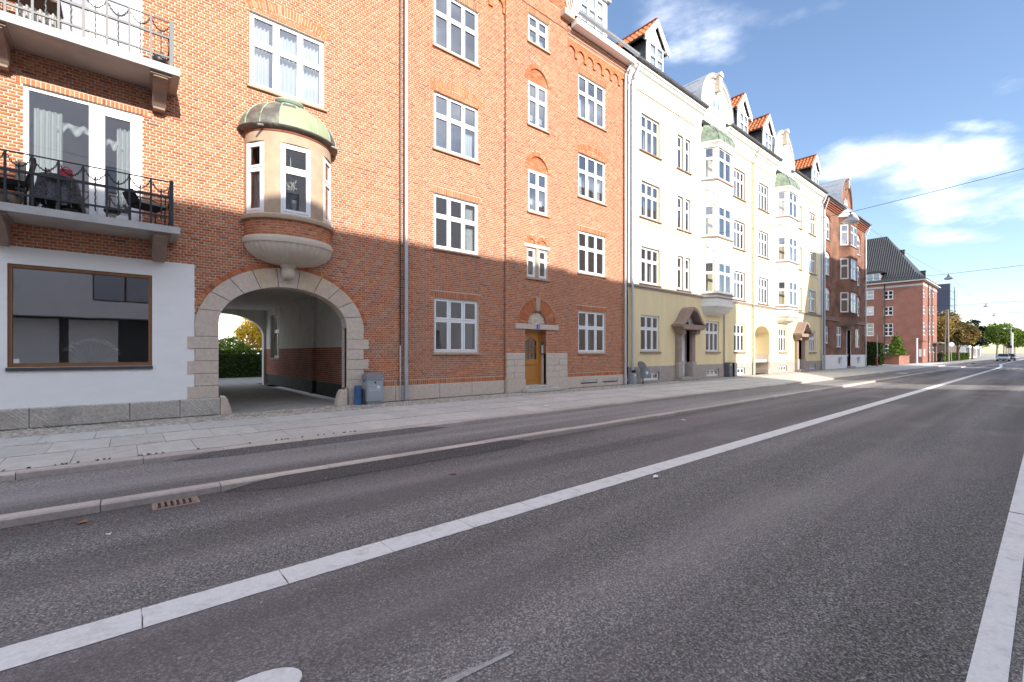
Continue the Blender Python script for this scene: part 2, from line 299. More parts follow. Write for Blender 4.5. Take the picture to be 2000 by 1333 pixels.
# ------------------------------------------------------------------ mesh helpers
def TF(o, a=(1, 0)):
    """local (u along the wall, d inward, z) to world"""
    ox, oy = o; ax, ay = a; l = math.hypot(ax, ay); ax /= l; ay /= l
    return lambda u, d, z: (ox+ax*u-ay*d, oy+ay*u+ax*d, z)
class MB:
    def __init__(s, tf=None): s.v = []; s.f = []; s.tf = tf; s.c = []
    def add(s, vs, fs, col=None):
        n = len(s.v); s.v += [s.tf(*p) if s.tf else tuple(p) for p in vs]
        s.f += [tuple(i+n for i in f) for f in fs]
        if col is not None: s.c += [col]*len(fs)
        return s
    def box(s, x0, x1, y0, y1, z0, z1, col=None):
        return s.add([(x0,y0,z0),(x1,y0,z0),(x1,y1,z0),(x0,y1,z0),(x0,y0,z1),(x1,y0,z1),(x1,y1,z1),(x0,y1,z1)],
                     [(3,2,1,0),(4,5,6,7),(0,1,5,4),(1,2,6,5),(2,3,7,6),(3,0,4,7)], col)
    def cbox(s, x0, x1, y0, y1, z0, z1, b=.006, col=None):
        """box with chamfered upper and front edges (an 8-corner box shrunk at both ends of y)"""
        vs = [(x0,y1,z0),(x1,y1,z0),(x1,y1,z1),(x0,y1,z1),(x0,y0+b,z0),(x1,y0+b,z0),(x1,y0+b,z1),(x0,y0+b,z1),(x0+b,y0,z0+b),(x1-b,y0,z0+b),(x1-b,y0,z1-b),(x0+b,y0,z1-b)]
        fs = [(0,3,2,1)]
        for o in (0, 4):
            for i in range(4): j = (i+1)%4; fs.append((o+i, o+j, o+4+j, o+4+i))
        fs.append((8,9,10,11)); return s.add(vs, fs, col)
    def quad(s, a, b, c, d, col=None): return s.add([a,b,c,d], [(0,1,2,3)], col)
    def prism(s, pts, d0, d1, plane='xz', col=None):
        """closed outline extruded; plane xz -> along y, yz -> along x, xy -> along z"""
        n = len(pts)
        def P(p, d): return (p[0], d, p[1]) if plane == 'xz' else ((d, p[0], p[1]) if plane == 'yz' else (p[0], p[1], d))
        vs = [P(p, d0) for p in pts]+[P(p, d1) for p in pts]
        fs = [tuple(range(n)), tuple(range(2*n-1, n-1, -1))]+[((i+1)%n, i, n+i, n+(i+1)%n) for i in range(n)]
        return s.add(vs, fs, col)
    def tube(s, pts, r, n=6, cap=True, col=None):
        pts = [Vector(p) for p in pts]; rr = r if isinstance(r, (list, tuple)) else [r]*len(pts); vs = []; fs = []
        for i, p in enumerate(pts):
            t = (pts[min(i+1, len(pts)-1)]-pts[max(i-1, 0)]).normalized()
            a = t.cross(Vector((0,0,1))) if abs(t.z) < .95 else t.cross(Vector((1,0,0)))
            a.normalize(); b = t.cross(a)
            for k in range(n):
                q = 2*PI*k/n; vs.append(tuple(p+(a*math.cos(q)+b*math.sin(q))*rr[i]))
        for i in range(len(pts)-1):
            for k in range(n): k2 = (k+1)%n; fs.append((i*n+k, i*n+k2, (i+1)*n+k2, (i+1)*n+k))
        if cap: fs += [tuple(range(n-1,-1,-1)), tuple(range((len(pts)-1)*n, len(pts)*n))]
        return s.add(vs, fs, col)
    def lathe(s, prof, c, n=16, a0=0, a1=2*PI, sx=1, sy=1, flute=None):
        cx, cy = c; full = abs(a1-a0-2*PI) < 1e-6; m_ = n if full else n+1; vs = []; fs = []
        for (r, z) in prof:
            for k in range(m_):
                a = a0+(a1-a0)*k/n; q = r*(flute(k, r, z) if flute else 1)
                vs.append((cx+q*sx*math.cos(a), cy+q*sy*math.sin(a), z))
        for i in range(len(prof)-1):
            for k in range(n): k2 = (k+1)%m_; fs.append((i*m_+k, i*m_+k2, (i+1)*m_+k2, (i+1)*m_+k))
        return s.add(vs, fs)
    def build(s, name, mat, parent=None, smooth=False, kind=None, label=None, loc=None):
        me = bpy.data.meshes.new(name)
        v = s.v if loc is None else [(a-loc[0], b-loc[1], c-loc[2]) for a, b, c in s.v]
        me.from_pydata(v, [], s.f)
        if s.c:
            at = me.color_attributes.new('col', 'FLOAT_COLOR', 'CORNER'); arr = []
            for f, c in zip(s.f, s.c): arr += (list(c)+[1.0])*len(f)
            at.data.foreach_set('color', arr)
        me.materials.append(M[mat] if isinstance(mat, str) else mat)
        if smooth: me.polygons.foreach_set('use_smooth', [True]*len(me.polygons))
        me.update()
        return link(name, me, parent, kind, label, loc)
def link(name, me, parent=None, kind=None, label=None, loc=None):
    o = bpy.data.objects.new(name, me); COL.objects.link(o)
    if loc is not None: o.location = loc
    if parent is not None: attach(o, parent)
    if kind: o['kind'] = kind
    if label: o['label'] = label
    return o
def attach(o, parent):
    o.parent = parent; w = Vector((0,0,0)); p = parent
    while p is not None: w += Vector(p.location); p = p.parent
    # parts are built in world coordinates: undo the place of the thing they belong to
    q = parent; base = Vector((0,0,0))
    if q.get('_loc') is not None: base = Vector(q['_loc'])
    o.matrix_parent_inverse = Matrix.Translation(-base)
def thing(name, label, cat, loc=(0,0,0), group=None):
    o = bpy.data.objects.new(name, None); COL.objects.link(o); o.location = loc; o.empty_display_size = .3
    o['label'] = label; o['category'] = cat; o['_loc'] = list(loc)
    if group: o['group'] = group
    return o
def tag(o, label, cat, group=None):
    o['label'] = label; o['category'] = cat
    if group: o['group'] = group
    return o
def npmesh(name, V, F, mat, parent=None, cols=None, kind=None, loc=None, smooth=False):
    """V (n,3), F (m,4) quads as numpy arrays; cols one colour for each face"""
    me = bpy.data.meshes.new(name); n = len(V); m_ = len(F)
    me.vertices.add(n); me.vertices.foreach_set('co', np.asarray(V, np.float32).ravel())
    me.loops.add(m_*4); me.loops.foreach_set('vertex_index', np.asarray(F, np.int32).ravel())
    me.polygons.add(m_); me.polygons.foreach_set('loop_start', np.arange(0, m_*4, 4, dtype=np.int32)); me.polygons.foreach_set('loop_total', np.full(m_, 4, np.int32))
    if smooth: me.polygons.foreach_set('use_smooth', np.ones(m_, bool))
    if cols is not None:
        at = me.color_attributes.new('col', 'FLOAT_COLOR', 'CORNER')
        c = np.ones((m_, 4, 4), np.float32); c[:, :, :3] = np.asarray(cols, np.float32)[:, None, :]; at.data.foreach_set('color', c.ravel())
    me.update(calc_edges=True); me.materials.append(M[mat]); return link(name, me, parent, kind, None, loc)

class Hole:
    def __init__(s, x0, x1, z0, z1, zs=None): s.x0, s.x1, s.z0, s.z1, s.zs = x0, x1, z0, z1, zs
    def at(s, z):
        if z <= s.z0 or z >= s.z1: return None
        if s.zs is None or z <= s.zs: return (s.x0, s.x1)
        w = (s.x1-s.x0)/2*math.sqrt(max(0, 1-((z-s.zs)/(s.z1-s.zs))**2)); c = (s.x0+s.x1)/2
        return (c-w, c+w)
    def curve(s, n=24):
        c = (s.x0+s.x1)/2; a = (s.x1-s.x0)/2
        return [(c-a*math.cos(PI*i/n), s.zs+(s.z1-s.zs)*math.sin(PI*i/n)) for i in range(n+1)]
def wall_sheet(mb, x0, x1, z0, z1, holes, d=0.0, reveal=.1, thick=True):
    """flat wall at depth d with openings and their reveals; u is along the wall"""
    xs = sorted(set([x0, x1]+[h.x0 for h in holes]+[h.x1 for h in holes])); xs = [x for x in xs if x0 <= x <= x1]
    zs = sorted(set([z0, z1]+[h.z0 for h in holes]+[h.z1 for h in holes])); zs = [z for z in zs if z0 <= z <= z1]
    for i in range(len(xs)-1):
        for j in range(len(zs)-1):
            cx, cz = (xs[i]+xs[i+1])/2, (zs[j]+zs[j+1])/2
            if any(h.x0 < cx < h.x1 and h.z0 < cz < h.z1 for h in holes): continue
            mb.quad((xs[i],d,zs[j]), (xs[i+1],d,zs[j]), (xs[i+1],d,zs[j+1]), (xs[i],d,zs[j+1]))
    for h in holes:
        rv = reveal; t = h.z1 if h.zs is None else h.zs
        mb.quad((h.x0,d,h.z0),(h.x0,d,t),(h.x0,d+rv,t),(h.x0,d+rv,h.z0)); mb.quad((h.x1,d,h.z0),(h.x1,d+rv,h.z0),(h.x1,d+rv,t),(h.x1,d,t))
        mb.quad((h.x0,d,h.z0),(h.x0,d+rv,h.z0),(h.x1,d+rv,h.z0),(h.x1,d,h.z0))
        if h.zs is None: mb.quad((h.x0,d,h.z1),(h.x1,d,h.z1),(h.x1,d+rv,h.z1),(h.x0,d+rv,h.z1))
        else:
            c = h.curve()
            for (xa, za), (xb, zb) in zip(c, c[1:]):
                mb.quad((xa,d,za),(xb,d,zb),(xb,d,h.z1),(xa,d,h.z1)); mb.quad((xa,d,za),(xa,d+rv,za),(xb,d+rv,zb),(xb,d,zb))
    return mb

def window(parent, tf, x0, x1, z0, z1, n=2, split=.62, d=.07, mat='white_paint', sill='sandstone', name='window', label=None, fr=.05, sash=.05, rows=None, glass='glass', arch=False, sill_over=.06, sill_t=.07, sill_out=.07, thick=.07):
    """frame and sashes in one mesh; panes and sill hang below it"""
    mb = MB(tf); w = x1-x0; h = z1-z0
    zr = [z0+fr] if True else []
    cuts_z = [(z0+fr, z1-fr)] if split is None else [(z0+fr, z0+h*split-.02), (z0+h*split+.02, z1-fr)]
    if rows: cuts_z = [(z0+fr+(h-2*fr)*i/rows+(.012 if i else 0), z0+fr+(h-2*fr)*(i+1)/rows-(.012 if i < rows-1 else 0)) for i in range(rows)]
    mw = .035; lw = (w-2*fr-(n-1)*mw)/n
    mb.box(x0, x1, d, d+thick, z0, z0+fr); mb.box(x0, x1, d, d+thick, z1-fr, z1)
    mb.box(x0, x0+fr, d+.001, d+thick-.001, z0+fr, z1-fr); mb.box(x1-fr, x1, d+.001, d+thick-.001, z0+fr, z1-fr)
    for i in range(1, n):
        xm = x0+fr+i*lw+(i-1)*mw; mb.box(xm, xm+mw, d+.006, d+thick-.002, z0+fr, z1-fr)
    for (a, b), (c, e) in zip(cuts_z, cuts_z[1:]): mb.box(x0+fr, x1-fr, d+.004, d+thick-.004, b, c)
    panes = []
    for i in range(n):
        xa = x0+fr+i*(lw+mw)+.005; xb = xa+lw-.010
        for (a, b) in cuts_z:
            a += .005; b -= .005
            mb.box(xa, xb, d-.012, d+.045, a, a+sash); mb.box(xa, xb, d-.012, d+.045, b-sash, b)
            mb.box(xa, xa+sash, d-.011, d+.044, a+sash, b-sash); mb.box(xb-sash, xb, d-.011, d+.044, a+sash, b-sash)
            panes.append((xa+sash-.004, xb-sash+.004, a+sash-.004, b-sash+.004))
    o = mb.build(name, mat, parent, label=label)
    for (a, b, c, e) in panes:
        MB(tf).quad((a,d+.022,c),(b,d+.022,c),(b,d+.022,e),(a,d+.022,e)).build('pane', glass, o)
    if sill:
        s = MB(tf); s.add([(x0-sill_over,-sill_out,z0-sill_t),(x1+sill_over,-sill_out,z0-sill_t),(x1+sill_over,d+.02,z0-sill_t),(x0-sill_over,d+.02,z0-sill_t),
               (x0-sill_over,-sill_out,z0-.02),(x1+sill_over,-sill_out,z0-.02),(x1+sill_over,d+.02,z0+.012),(x0-sill_over,d+.02,z0+.012)],
              [(3,2,1,0),(4,5,6,7),(0,1,5,4),(1,2,6,5),(2,3,7,6),(3,0,4,7)])
        s.build('sill', sill, o)
    return o
STREET = TF((0, 12.5)); BAYF = TF((0, 12.4))
# ================================================================== brick apartment building
BX0, BX1, BZ1 = -5.0, 17.45, 14.45
B = thing('brick_apartment_building', 'orange-red brick apartment house with balconies, an oriel and a stone archway, nearest the camera', 'building', (6, 12.5, 0))
PAL = np.array([1.0, 1.06, .92])*np.array([(.52,.172,.085),(.55,.20,.105),(.49,.155,.078),(.57,.225,.125),(.44,.13,.068),(.53,.165,.075),(.37,.11,.065),(.59,.26,.155),(.24,.12,.09)])
PALW = np.array([.24,.18,.2,.10,.09,.12,.035,.025,.01])
CRS, PIT, JT = .062, .217, .0148
def brick_list(x0, x1, z0, z1, holes, phase=0.0):
    out = []; k = int(math.floor(z0/CRS)); 
    while k*CRS < z1-.02:
        za = max(z0, k*CRS); zb = min(z1, (k+1)*CRS); zm = (za+zb)/2
        if zb-za < .03: k += 1; continue
        header = k % 2; p = PIT/2 if header else PIT
        off = phase + (PIT/4 if header else (PIT/2 if (k//2) % 2 else 0))
        iv = [(x0, x1)]
        for h in holes:
            r = h.at(zm)
            if r is None: continue
            nv = []
            for a, b in iv:
                if r[1] <= a or r[0] >= b: nv.append((a, b)); continue
                if r[0] > a: nv.append((a, r[0]))
                if r[1] < b: nv.append((r[1], b))
            iv = nv
        for a, b in iv:
            i = int(math.floor((a-off)/p))
            while True:
                xa = off+i*p+JT/2; xb = off+(i+1)*p-JT/2
                if xa > b: break
                full = xa >= a and xb <= b
                xa2 = max(xa, a+.002); xb2 = min(xb, b-.002)
                if xb2-xa2 > .028: out.append((xa2, xb2, za+JT/2, zb-JT/2, 1 if (full and not header) else 0))
                i += 1
        k += 1
    return out
def brick_arrays(L, y, rng=RNG, depth=.014):
    A = np.array([l[:4] for l in L]); n = len(A); j = rng.uniform(-.0022, .0022, n); jt = rng.normal(0, .0012, (n, 4))
    xa, xb, za, zb = A.T; yf = y-.004+j; yb = np.full(n, y+depth); e = .0025
    V = np.zeros((n, 8, 3))
    V[:, :4, 0] = np.stack([xa+e, xb-e, xb-e, xa+e], 1)+jt; V[:, :4, 1] = yf[:, None]; V[:, :4, 2] = np.stack([za+e, za+e, zb-e, zb-e], 1)+jt[:, ::-1]*.8
    V[:, 4:, 0] = np.stack([xa, xb, xb, xa], 1); V[:, 4:, 1] = yb[:, None]; V[:, 4:, 2] = np.stack([za, za, zb, zb], 1)
    f = np.array([(0,1,2,3),(4,5,1,0),(5,6,2,1),(6,7,3,2),(7,4,0,3)])
    F = (f[None]+(np.arange(n)*8)[:, None, None]).reshape(-1, 4)
    ci = rng.choice(len(PAL), n, p=PALW/PALW.sum()); c = PAL[ci]*rng.uniform(.91, 1.09, (n, 1)); C = np.repeat(c, 5, 0)
    return V.reshape(-1, 3), F, C
# openings
W3 = [(1.44, 3.18), (4.74, 6.48), (7.88, 9.70), (11.12, 12.96)]
win_A = [Hole(7.37, 9.10, a, b) for a, b in W3]; win_C = [Hole(14.15, 15.92, a, b) for a, b in W3]
win_D = [Hole(2.27, 4.03, 7.92, 9.73), Hole(2.27, 4.03, 11.12, 12.96)]
doors_bal = [Hole(-1.49, .25, 4.02, 6.50), Hole(-1.49, .25, 7.28, 9.75)]
shop = Hole(-1.69, .42, 1.15, 3.09)
ARCH = Hole(1.63, 4.61, -.1, 3.08, 2.12); ARCH_O = Hole(1.17, 5.10, -.1, 3.56, 1.98)
st = [Hole(11.28, 12.31, 6.66, 8.80, 8.24), Hole(11.28, 12.31, 9.87, 12.08, 11.52), Hole(11.28, 12.34, 12.93, 14.0)]
st0 = [Hole(11.22, 11.68, 4.23, 5.33), Hole(11.82, 12.28, 4.23, 5.33)]
door_h = Hole(11.13, 12.20, .0, 2.30)
oriel_h = Hole(2.2, 4.1, 4.3, 6.7)
mortar = MB(STREET)
wall_sheet(mortar, BX0, 10.23, 0, BZ1, win_A+win_D+doors_bal+[shop, ARCH, oriel_h], .005, .12)
wall_sheet(mortar, 13.40, BX1, 0, BZ1, win_C, .005, .12)
mortar.tf = BAYF
wall_sheet(mortar, 10.23, 13.40, 0, 14.9, st+st0+[door_h, Hole(11.22, 12.28, 2.502, 3.04, 2.502), Hole(11.265, 11.635, 5.475, 5.66, 5.475), Hole(11.865, 12.235, 5.475, 5.66, 5.475)], .005, .12)
mortar.quad((10.238,.0,0),(10.238,.1,0),(10.238,.1,14.9),(10.238,.0,14.9)); mortar.quad((13.392,.0,0),(13.392,.1,0),(13.392,.1,14.9),(13.392,.0,14.9))
wall = mortar.build('wall', 'mortar', B)
def soldier_top(h, t=.2): return Hole(h.x0-.10, h.x1+.10, h.z1, h.z1+t)
flatA = [soldier_top(h) for h in (win_A[0], win_A[1], win_A[3], win_C[0], win_C[1], win_C[3])]
segs = [Hole(h.x0-.09, h.x1+.09, h.z1+.02, h.z1+.42, h.z1+.02) for h in (win_A[2], win_C[2], win_D[0])]
panel = Hole(-9, 1.17, 0, 3.42)
plinthL = Hole(5.1, 10.23, 0, .60); plinthR = Hole(13.4, 20, 0, .60)
qu = []
for i in range(3): qu += [Hole(5.0, 5.23, 1.52-.56*i, 1.80-.56*i)]
holesL = win_A+win_D+doors_bal+[ARCH_O, panel, plinthL, oriel_h]+flatA+segs+qu+[Hole(1.1, 5.2, 0, .75)]+[soldier_top(h, .12) for h in doors_bal]+[soldier_top(win_D[1])]
holesR = win_C+[plinthR]+flatA+segs
def arched(h, t): return Hole(h.x0-t, h.x1+t, h.zs, h.z1+t, h.zs)
holesM = st[:2]+[st[2]]+st0+[door_h]+[arched(h, .17) for h in st[:2]]+[Hole(11.28-.1, 12.34+.1, 14.0, 14.2), Hole(10.2, 13.5, 0, 1.42), Hole(10.65, 12.85, 2.30, 2.50), Hole(10.86, 12.64, 2.5, 3.40, 2.5), Hole(11.08, 12.42, 5.33, 5.47), Hole(11.12, 11.78, 5.47, 5.81, 5.47), Hole(11.72, 12.38, 5.47, 5.81, 5.47)]
LL = brick_list(BX0, 10.23, 0, BZ1, holesL); LR = brick_list(13.40, BX1, 0, BZ1, holesR); LM = brick_list(10.23, 13.40, 1.42, 14.9, holesM, .05)
# the 300 bricks that show largest become parts of their own
cand = []
for i, l in enumerate(LL):
    if not l[4]: continue
    x0, z0 = proj(l[0], 12.5, l[2]); x1, z1 = proj(l[1], 12.5, l[3])
    if x0 < 0 or min(z0, z1) < 0: continue
    xm, zm = (l[0]+l[1])/2, (l[2]+l[3])/2
    if xm < .98 and not (3.44 < zm < 3.8 or zm > 9.0): continue
    if xm > 1.0 and zm < 3.45: continue
    if 1.9 < xm < 4.4 and 3.3 < zm < 7.9: continue
    cand.append(((x1-x0)*abs(z1-z0), i))
cand.sort(reverse=True); single = set(i for _, i in cand[:300])
rest = [l for i, l in enumerate(LL) if i not in single]
for nm_, lst, y in (('brickwork', rest, 12.5), ('brickwork', LR, 12.5), ('brickwork', LM, 12.4)):
    V, F, C = brick_arrays(lst, y); npmesh(nm_, V, F, 'brick', wall, C, 'stuff')
# brickwork of the return of the stair bay (faces the camera side)
Lr = [(a, b, c, d, 0) for (a, b, c, d, _) in brick_list(0, .1, .5, 14.9, [])]
V, F, C = brick_arrays(Lr, 0.0); V = np.stack([10.234+V[:, 1]*1.0, 12.4+V[:, 0], V[:, 2]], 1); npmesh('brickwork', V, F, 'brick', wall, C, 'stuff')
vars_ = []
for k in range(12):
    V, F, C = brick_arrays([(-(PIT-JT)/2, (PIT-JT)/2, -(CRS-JT)/2, (CRS-JT)/2, 1)], 0.0)
    o_ = npmesh('brick', V, F, 'brick', None, C); vars_.append(o_.data); bpy.data.objects.remove(o_)
for i in sorted(single):
    l = LL[i]; link('brick', vars_[random.randrange(12)], wall, loc=((l[0]+l[1])/2, 12.5+random.uniform(-.002, .002), (l[2]+l[3])/2))
def bcol(): 
    c = PAL[RNG.choice(len(PAL), p=PALW/PALW.sum())]*random.uniform(.88, 1.12); return tuple(c)
def soldiers(x0, x1, z0, z1, tf, y=-.005, w=.056):
    mb = MB(tf); n = round((x1-x0)/(w+.011)); p = (x1-x0)/n
    for i in range(n): mb.box(x0+i*p+.007, x0+(i+1)*p-.009, y+random.uniform(-.002,.002), .015, z0+.004, z1-.006, bcol())
    return mb
def seg_arch(h, tf, rise=.20, t=.21, over=.08):
    """segmental relieving arch and its brick infill above a window"""
    mb = MB(tf); x0, x1 = h.x0-over, h.x1+over; c = (x0+x1)/2; a = (x1-x0)/2; r = (a*a+rise*rise)/(2*rise); zc = h.z1+.02+rise-r; th = math.asin(a/r)
    n = round(2*th*r/.068)
    for i in range(n):
        q0 = -th+2*th*(i+.12)/n; q1 = -th+2*th*(i+.88)/n; P = lambda rr, q: (c+rr*math.sin(q), zc+rr*math.cos(q))
        mb.prism([P(r, q0), P(r, q1), P(r+t, q1), P(r+t, q0)], -.008, .015, 'xz', bcol())
    k = 0; z = h.z1+.01
    while z < h.z1+rise:
        w = math.sqrt(max(0, r*r-(z+.03-zc)**2)) if z+.03 < zc+r else 0
        x = c-w+.01
        while x < c+w-.04:
            xb = min(x+random.choice((.20,.10)), c+w-.01); mb.box(x, xb, -.001, .012, z+.006, z+.055, bcol()); x = xb+.011
        z += .062
    return mb
def ring(cx, cz, r0, r1, tf, a0=0, a1=PI, y=-.008, w=.062, sx=1.0, sz=1.0, skip=None):
    mb = MB(tf); n = round((a1-a0)*(r0+r1)/2/w)
    for i in range(n):
        q0 = a0+(a1-a0)*(i+.13)/n; q1 = a0+(a1-a0)*(i+.87)/n
        if skip and skip((q0+q1)/2): continue
        P = lambda r, q: (cx+r*sx*math.cos(q), cz+r*sz*math.sin(q))
        mb.prism([P(r0,q0), P(r1,q0), P(r1,q1), P(r0,q1)], y+random.uniform(-.002,.002), .015, 'xz', bcol())
    return mb
for h in (win_A[0], win_A[1], win_A[3], win_C[0], win_C[1], win_C[3], win_D[1]): soldiers(h.x0-.1, h.x1+.1, h.z1, h.z1+.2, STREET).build('brick_lintel', 'brick', B, kind='stuff')
for h in doors_bal: soldiers(h.x0-.1, h.x1+.1, h.z1, h.z1+.12, STREET).build('brick_lintel', 'brick', B, kind='stuff')
soldiers(st[2].x0-.1, st[2].x1+.1, 14.0, 14.2, BAYF).build('brick_lintel', 'brick', B, kind='stuff')
for h in (win_A[2], win_C[2], win_D[0]): seg_arch(h, STREET).build('relieving_arch', 'brick', B, kind='stuff')
for h in st[:2]:
    c = (h.x0+h.x1)/2; a = (h.x1-h.x0)/2; ring(c, h.zs, a, a+.17, BAYF, sz=(h.z1-h.zs)/a*.97, w=.06).build('brick_arch', 'brick', B, kind='stuff')
    inf = Hole(h.x0-1, h.x1+1, 0, 1)
    mb = MB(BAYF); z = h.zs+.015
    mb.box(h.x0, h.x1, .06, .10, h.zs, h.z1, (.62,.5,.41))
    while z < h.z1:
        r = h.at(z+.03)
        if r is None: break
        x = r[0]+.01
        while x < r[1]-.03:
            xb = min(x+random.choice((.2,.1)), r[1]-.008); mb.box(x, xb, .050, .07, z, z+.05, bcol()); x = xb+.011
        z += .062
    mb.build('arch_infill', 'brick', B, kind='stuff')
soldiers(5.5, 10.23, .455, .60, STREET).build('brick_base_course', 'brick', B, kind='stuff'); soldiers(13.4, BX1, .455, .60, STREET).build('brick_base_course', 'brick', B, kind='stuff')
# corbel frieze with round arches under the eaves
def frieze(x0, x1, n, nm='arch_frieze'):
    mb = MB(STREET); p = (x1-x0)/n; zb, zt = 13.42, 14.05
    for i in range(n):
        xa = x0+i*p; c = xa+p/2; r = p*.36; zs = zb+.18
        pts = [(xa, zb), (c-r, zb), (c-r, zs)]+[(c-r*math.cos(PI*k/12), zs+r*1.05*math.sin(PI*k/12)) for k in range(1, 12)]+[(c+r, zs), (c+r, zb), (xa+p, zb), (xa+p, zt), (xa, zt)]
        # two halves so that the outline stays simple
        k = len(pts); L1 = [(xa, zb), (c-r, zb), (c-r, zs)]+[(c-r*math.cos(PI*q/12), zs+r*1.05*math.sin(PI*q/12)) for q in range(1, 7)]+[(c, zt), (xa, zt)]
        L2 = [(c, zs+r*1.05)]+[(c-r*math.cos(PI*q/12), zs+r*1.05*math.sin(PI*q/12)) for q in range(7, 12)]+[(c+r, zs), (c+r, zb), (xa+p, zb), (xa+p, zt), (c, zt)]
        for L_ in (L1, L2):
            m_ = len(L_); mb.add([(x, -.055, z) for x, z in L_]+[(x, .012, z) for x, z in L_], [tuple(range(m_))]+[((q+1)%m_, q, m_+q, m_+(q+1)%m_) for q in range(m_)], (.50,.20,.085))
        ring(c, zs, r+.004, r+.10, STREET, y=-.062, w=.055).f
        rg = ring(c, zs, r+.004, r+.10, STREET, y=-.062, w=.055); mb.add([], []); nn = len(mb.v); mb.v += rg.v; mb.f += [tuple(q+nn for q in f) for f in rg.f]; mb.c += rg.c
    z = zb+.01
    LB = brick_list(x0, x1, zb, zt, [Hole(x0+i*p+p/2-p*.36-.10, x0+i*p+p/2+p*.36+.10, zb, zb+.18+p*.38+.10, zb+.18) for i in range(n)])
    V, F, C = brick_arrays(LB, 12.5-.055); 
    mb.build(nm, 'brick', B, kind='stuff'); npmesh('frieze_brickwork', V, F, 'brick', B, C, 'stuff')
    for zz, out in ((14.05, .075), (14.18, .11), (14.31, .15)):
        V, F, C = brick_arrays(brick_list(x0, x1, zz, zz+.125, []), 12.5-out); npmesh('cornice_brickwork', V, F, 'brick', B, C, 'stuff')
        MB(STREET).box(x0, x1, -out+.006, .012, zz, zz+.124).build('cornice_bed', 'mortar', B)
frieze(13.41, 17.43, 7); frieze(5.9, 10.22, 7)
# stone plinths: each block a part
def stone_rows(x0, x1, z0, z1, tf, lens, mat='granite', out=.04, nm='plinth_stone', tool=False):
    x = x0; i = 0
    while x < x1-.05:
        xb = min(x1, x+lens[i % len(lens)]); mb = MB(tf).cbox(x+.004, xb-.004, -out-random.uniform(0,.006), .02, z0+.003, z1-.003, .012); mb.build(nm, mat, B); x = xb; i += 1
def tooled(x0, x1, z0, z1, out, nm='plinth_stone', slant=1.0, dense=.055):
    """granite block dressed with slanting chisel furrows"""
    o = MB(STREET).cbox(x0+.004, x1-.004, -out, .02, z0, z1, .014).build(nm, 'granite_grey', B)
    mb = MB(STREET); x = x0-(z1-z0)*slant+.03
    while x < x1:
        pts = []
        for k in range(2):
            z = (z0+.02, z1-.02)[k]; pts.append((x+(z1-z if slant > 0 else z-z0)*abs(slant), z))
        (xa, za), (xb, zb) = pts
        # clip to the block
        def clip(xa, za, xb, zb):
            lo, hi = x0+.02, x1-.03
            if abs(xb-xa) < 1e-6: return None
            t0, t1 = sorted(((lo-xa)/(xb-xa), (hi-xa)/(xb-xa))); t0 = max(0, t0); t1 = min(1, t1)
            return None if t1-t0 < .15 else (xa+(xb-xa)*t0, za+(zb-za)*t0, xa+(xb-xa)*t1, za+(zb-za)*t1)
        c = clip(xa, za, xb, zb)
        if c:
            w = .016*random.uniform(.7, 1.3); mb.add([(c[0]-w,-out+.002,c[1]),(c[0]+w,-out+.002,c[1]),(c[2]+w,-out+.002,c[3]),(c[2]-w,-out+.002,c[3]),(c[0],-out-.012,c[1]),(c[2],-out-.012,c[3])],
                         [(0,4,5,3),(4,1,2,5),(0,1,4),(2,3,5)])
        x += dense*random.uniform(.8, 1.25)
    mb.build('chisel_ridges', 'granite_grey', o)
for a, b, dn in ((-5.0,-2.6,.06), (-2.6,-1.40,.06), (-1.40,.05,.05), (.05,.90,.045), (.90,1.66,.065)): tooled(a, b, 0, .385, .10, dense=dn)
tooled(4.66, 5.06, 0, .46, .07, slant=-.8, dense=.05)
stone_rows(5.10, 10.22, 0, .455, STREET, (.95, 1.5, 1.25, 1.4)); stone_rows(13.41, BX1, 0, .455, STREET, (1.0, 1.4, .9, 1.3))
stone_rows(10.24, 11.12, 0, .48, BAYF, (.88,), out=.05); stone_rows(12.21, 13.39, 0, .48, BAYF, (1.18,), out=.05)
for k in range(4):
    z = .48+.235*k; stone_rows(10.24, 11.12, z, z+.235, BAYF, (.88,) if k % 2 else (.36, .52), 'granite', .012, 'base_stone'); stone_rows(12.21, 13.39, z, z+.235, BAYF, (.45,.73) if k % 2 else (.7,.48), 'granite', .012, 'base_stone')
for xx in (14.25, 15.65): 
    v_ = MB(STREET).box(xx, xx+1.0, -.062, -.04, .20, .30); v_.build('cellar_vent', 'granite_grey', B); MB(STREET).box(xx, xx+1.03, -.058, -.052, .16, .305).build('vent_painted_shadow', 'black', B)  # black plate painted in as the shadow below and beside the vent
# white painted shop front and its window
sp_ = MB(STREET); wall_sheet(sp_, BX0, 1.17, .385, 3.42, [shop], -.012, .10); sp_.quad((1.17,-.012,.385),(1.17,.01,.385),(1.17,.01,3.42),(1.17,-.012,3.42)); sp_.quad((BX0,-.012,3.42),(1.17,-.012,3.42),(1.17,.01,3.42),(BX0,.01,3.42))
sp_.build('shop_front', 'white_render', B, label='white painted shop front')
sw = MB(STREET); x0, x1, z0, z1 = shop.x0, shop.x1, shop.z0, shop.z1; f = .06
sw.box(x0, x1, .02, .10, z0, z0+f).box(x0, x1, .02, .10, z1-f, z1).box(x0, x0+f, .021, .099, z0+f, z1-f).box(x1-f, x1, .021, .099, z0+f, z1-f)
for q in (f, ): sw.box(x0+q, x1-q, .045, .08, z0+q, z0+q+.018).box(x0+q, x1-q, .045, .08, z1-q-.018, z1-q)
swo = sw.build('shop_window', 'wood_frame', B, label='wide shop window in a brown timber frame')
MB(STREET).quad((x0+f,.06,z0+f),(x1-f,.06,z0+f),(x1-f,.06,z1-f),(x0+f,.06,z1-f)).build('pane', 'shop_glass', swo)
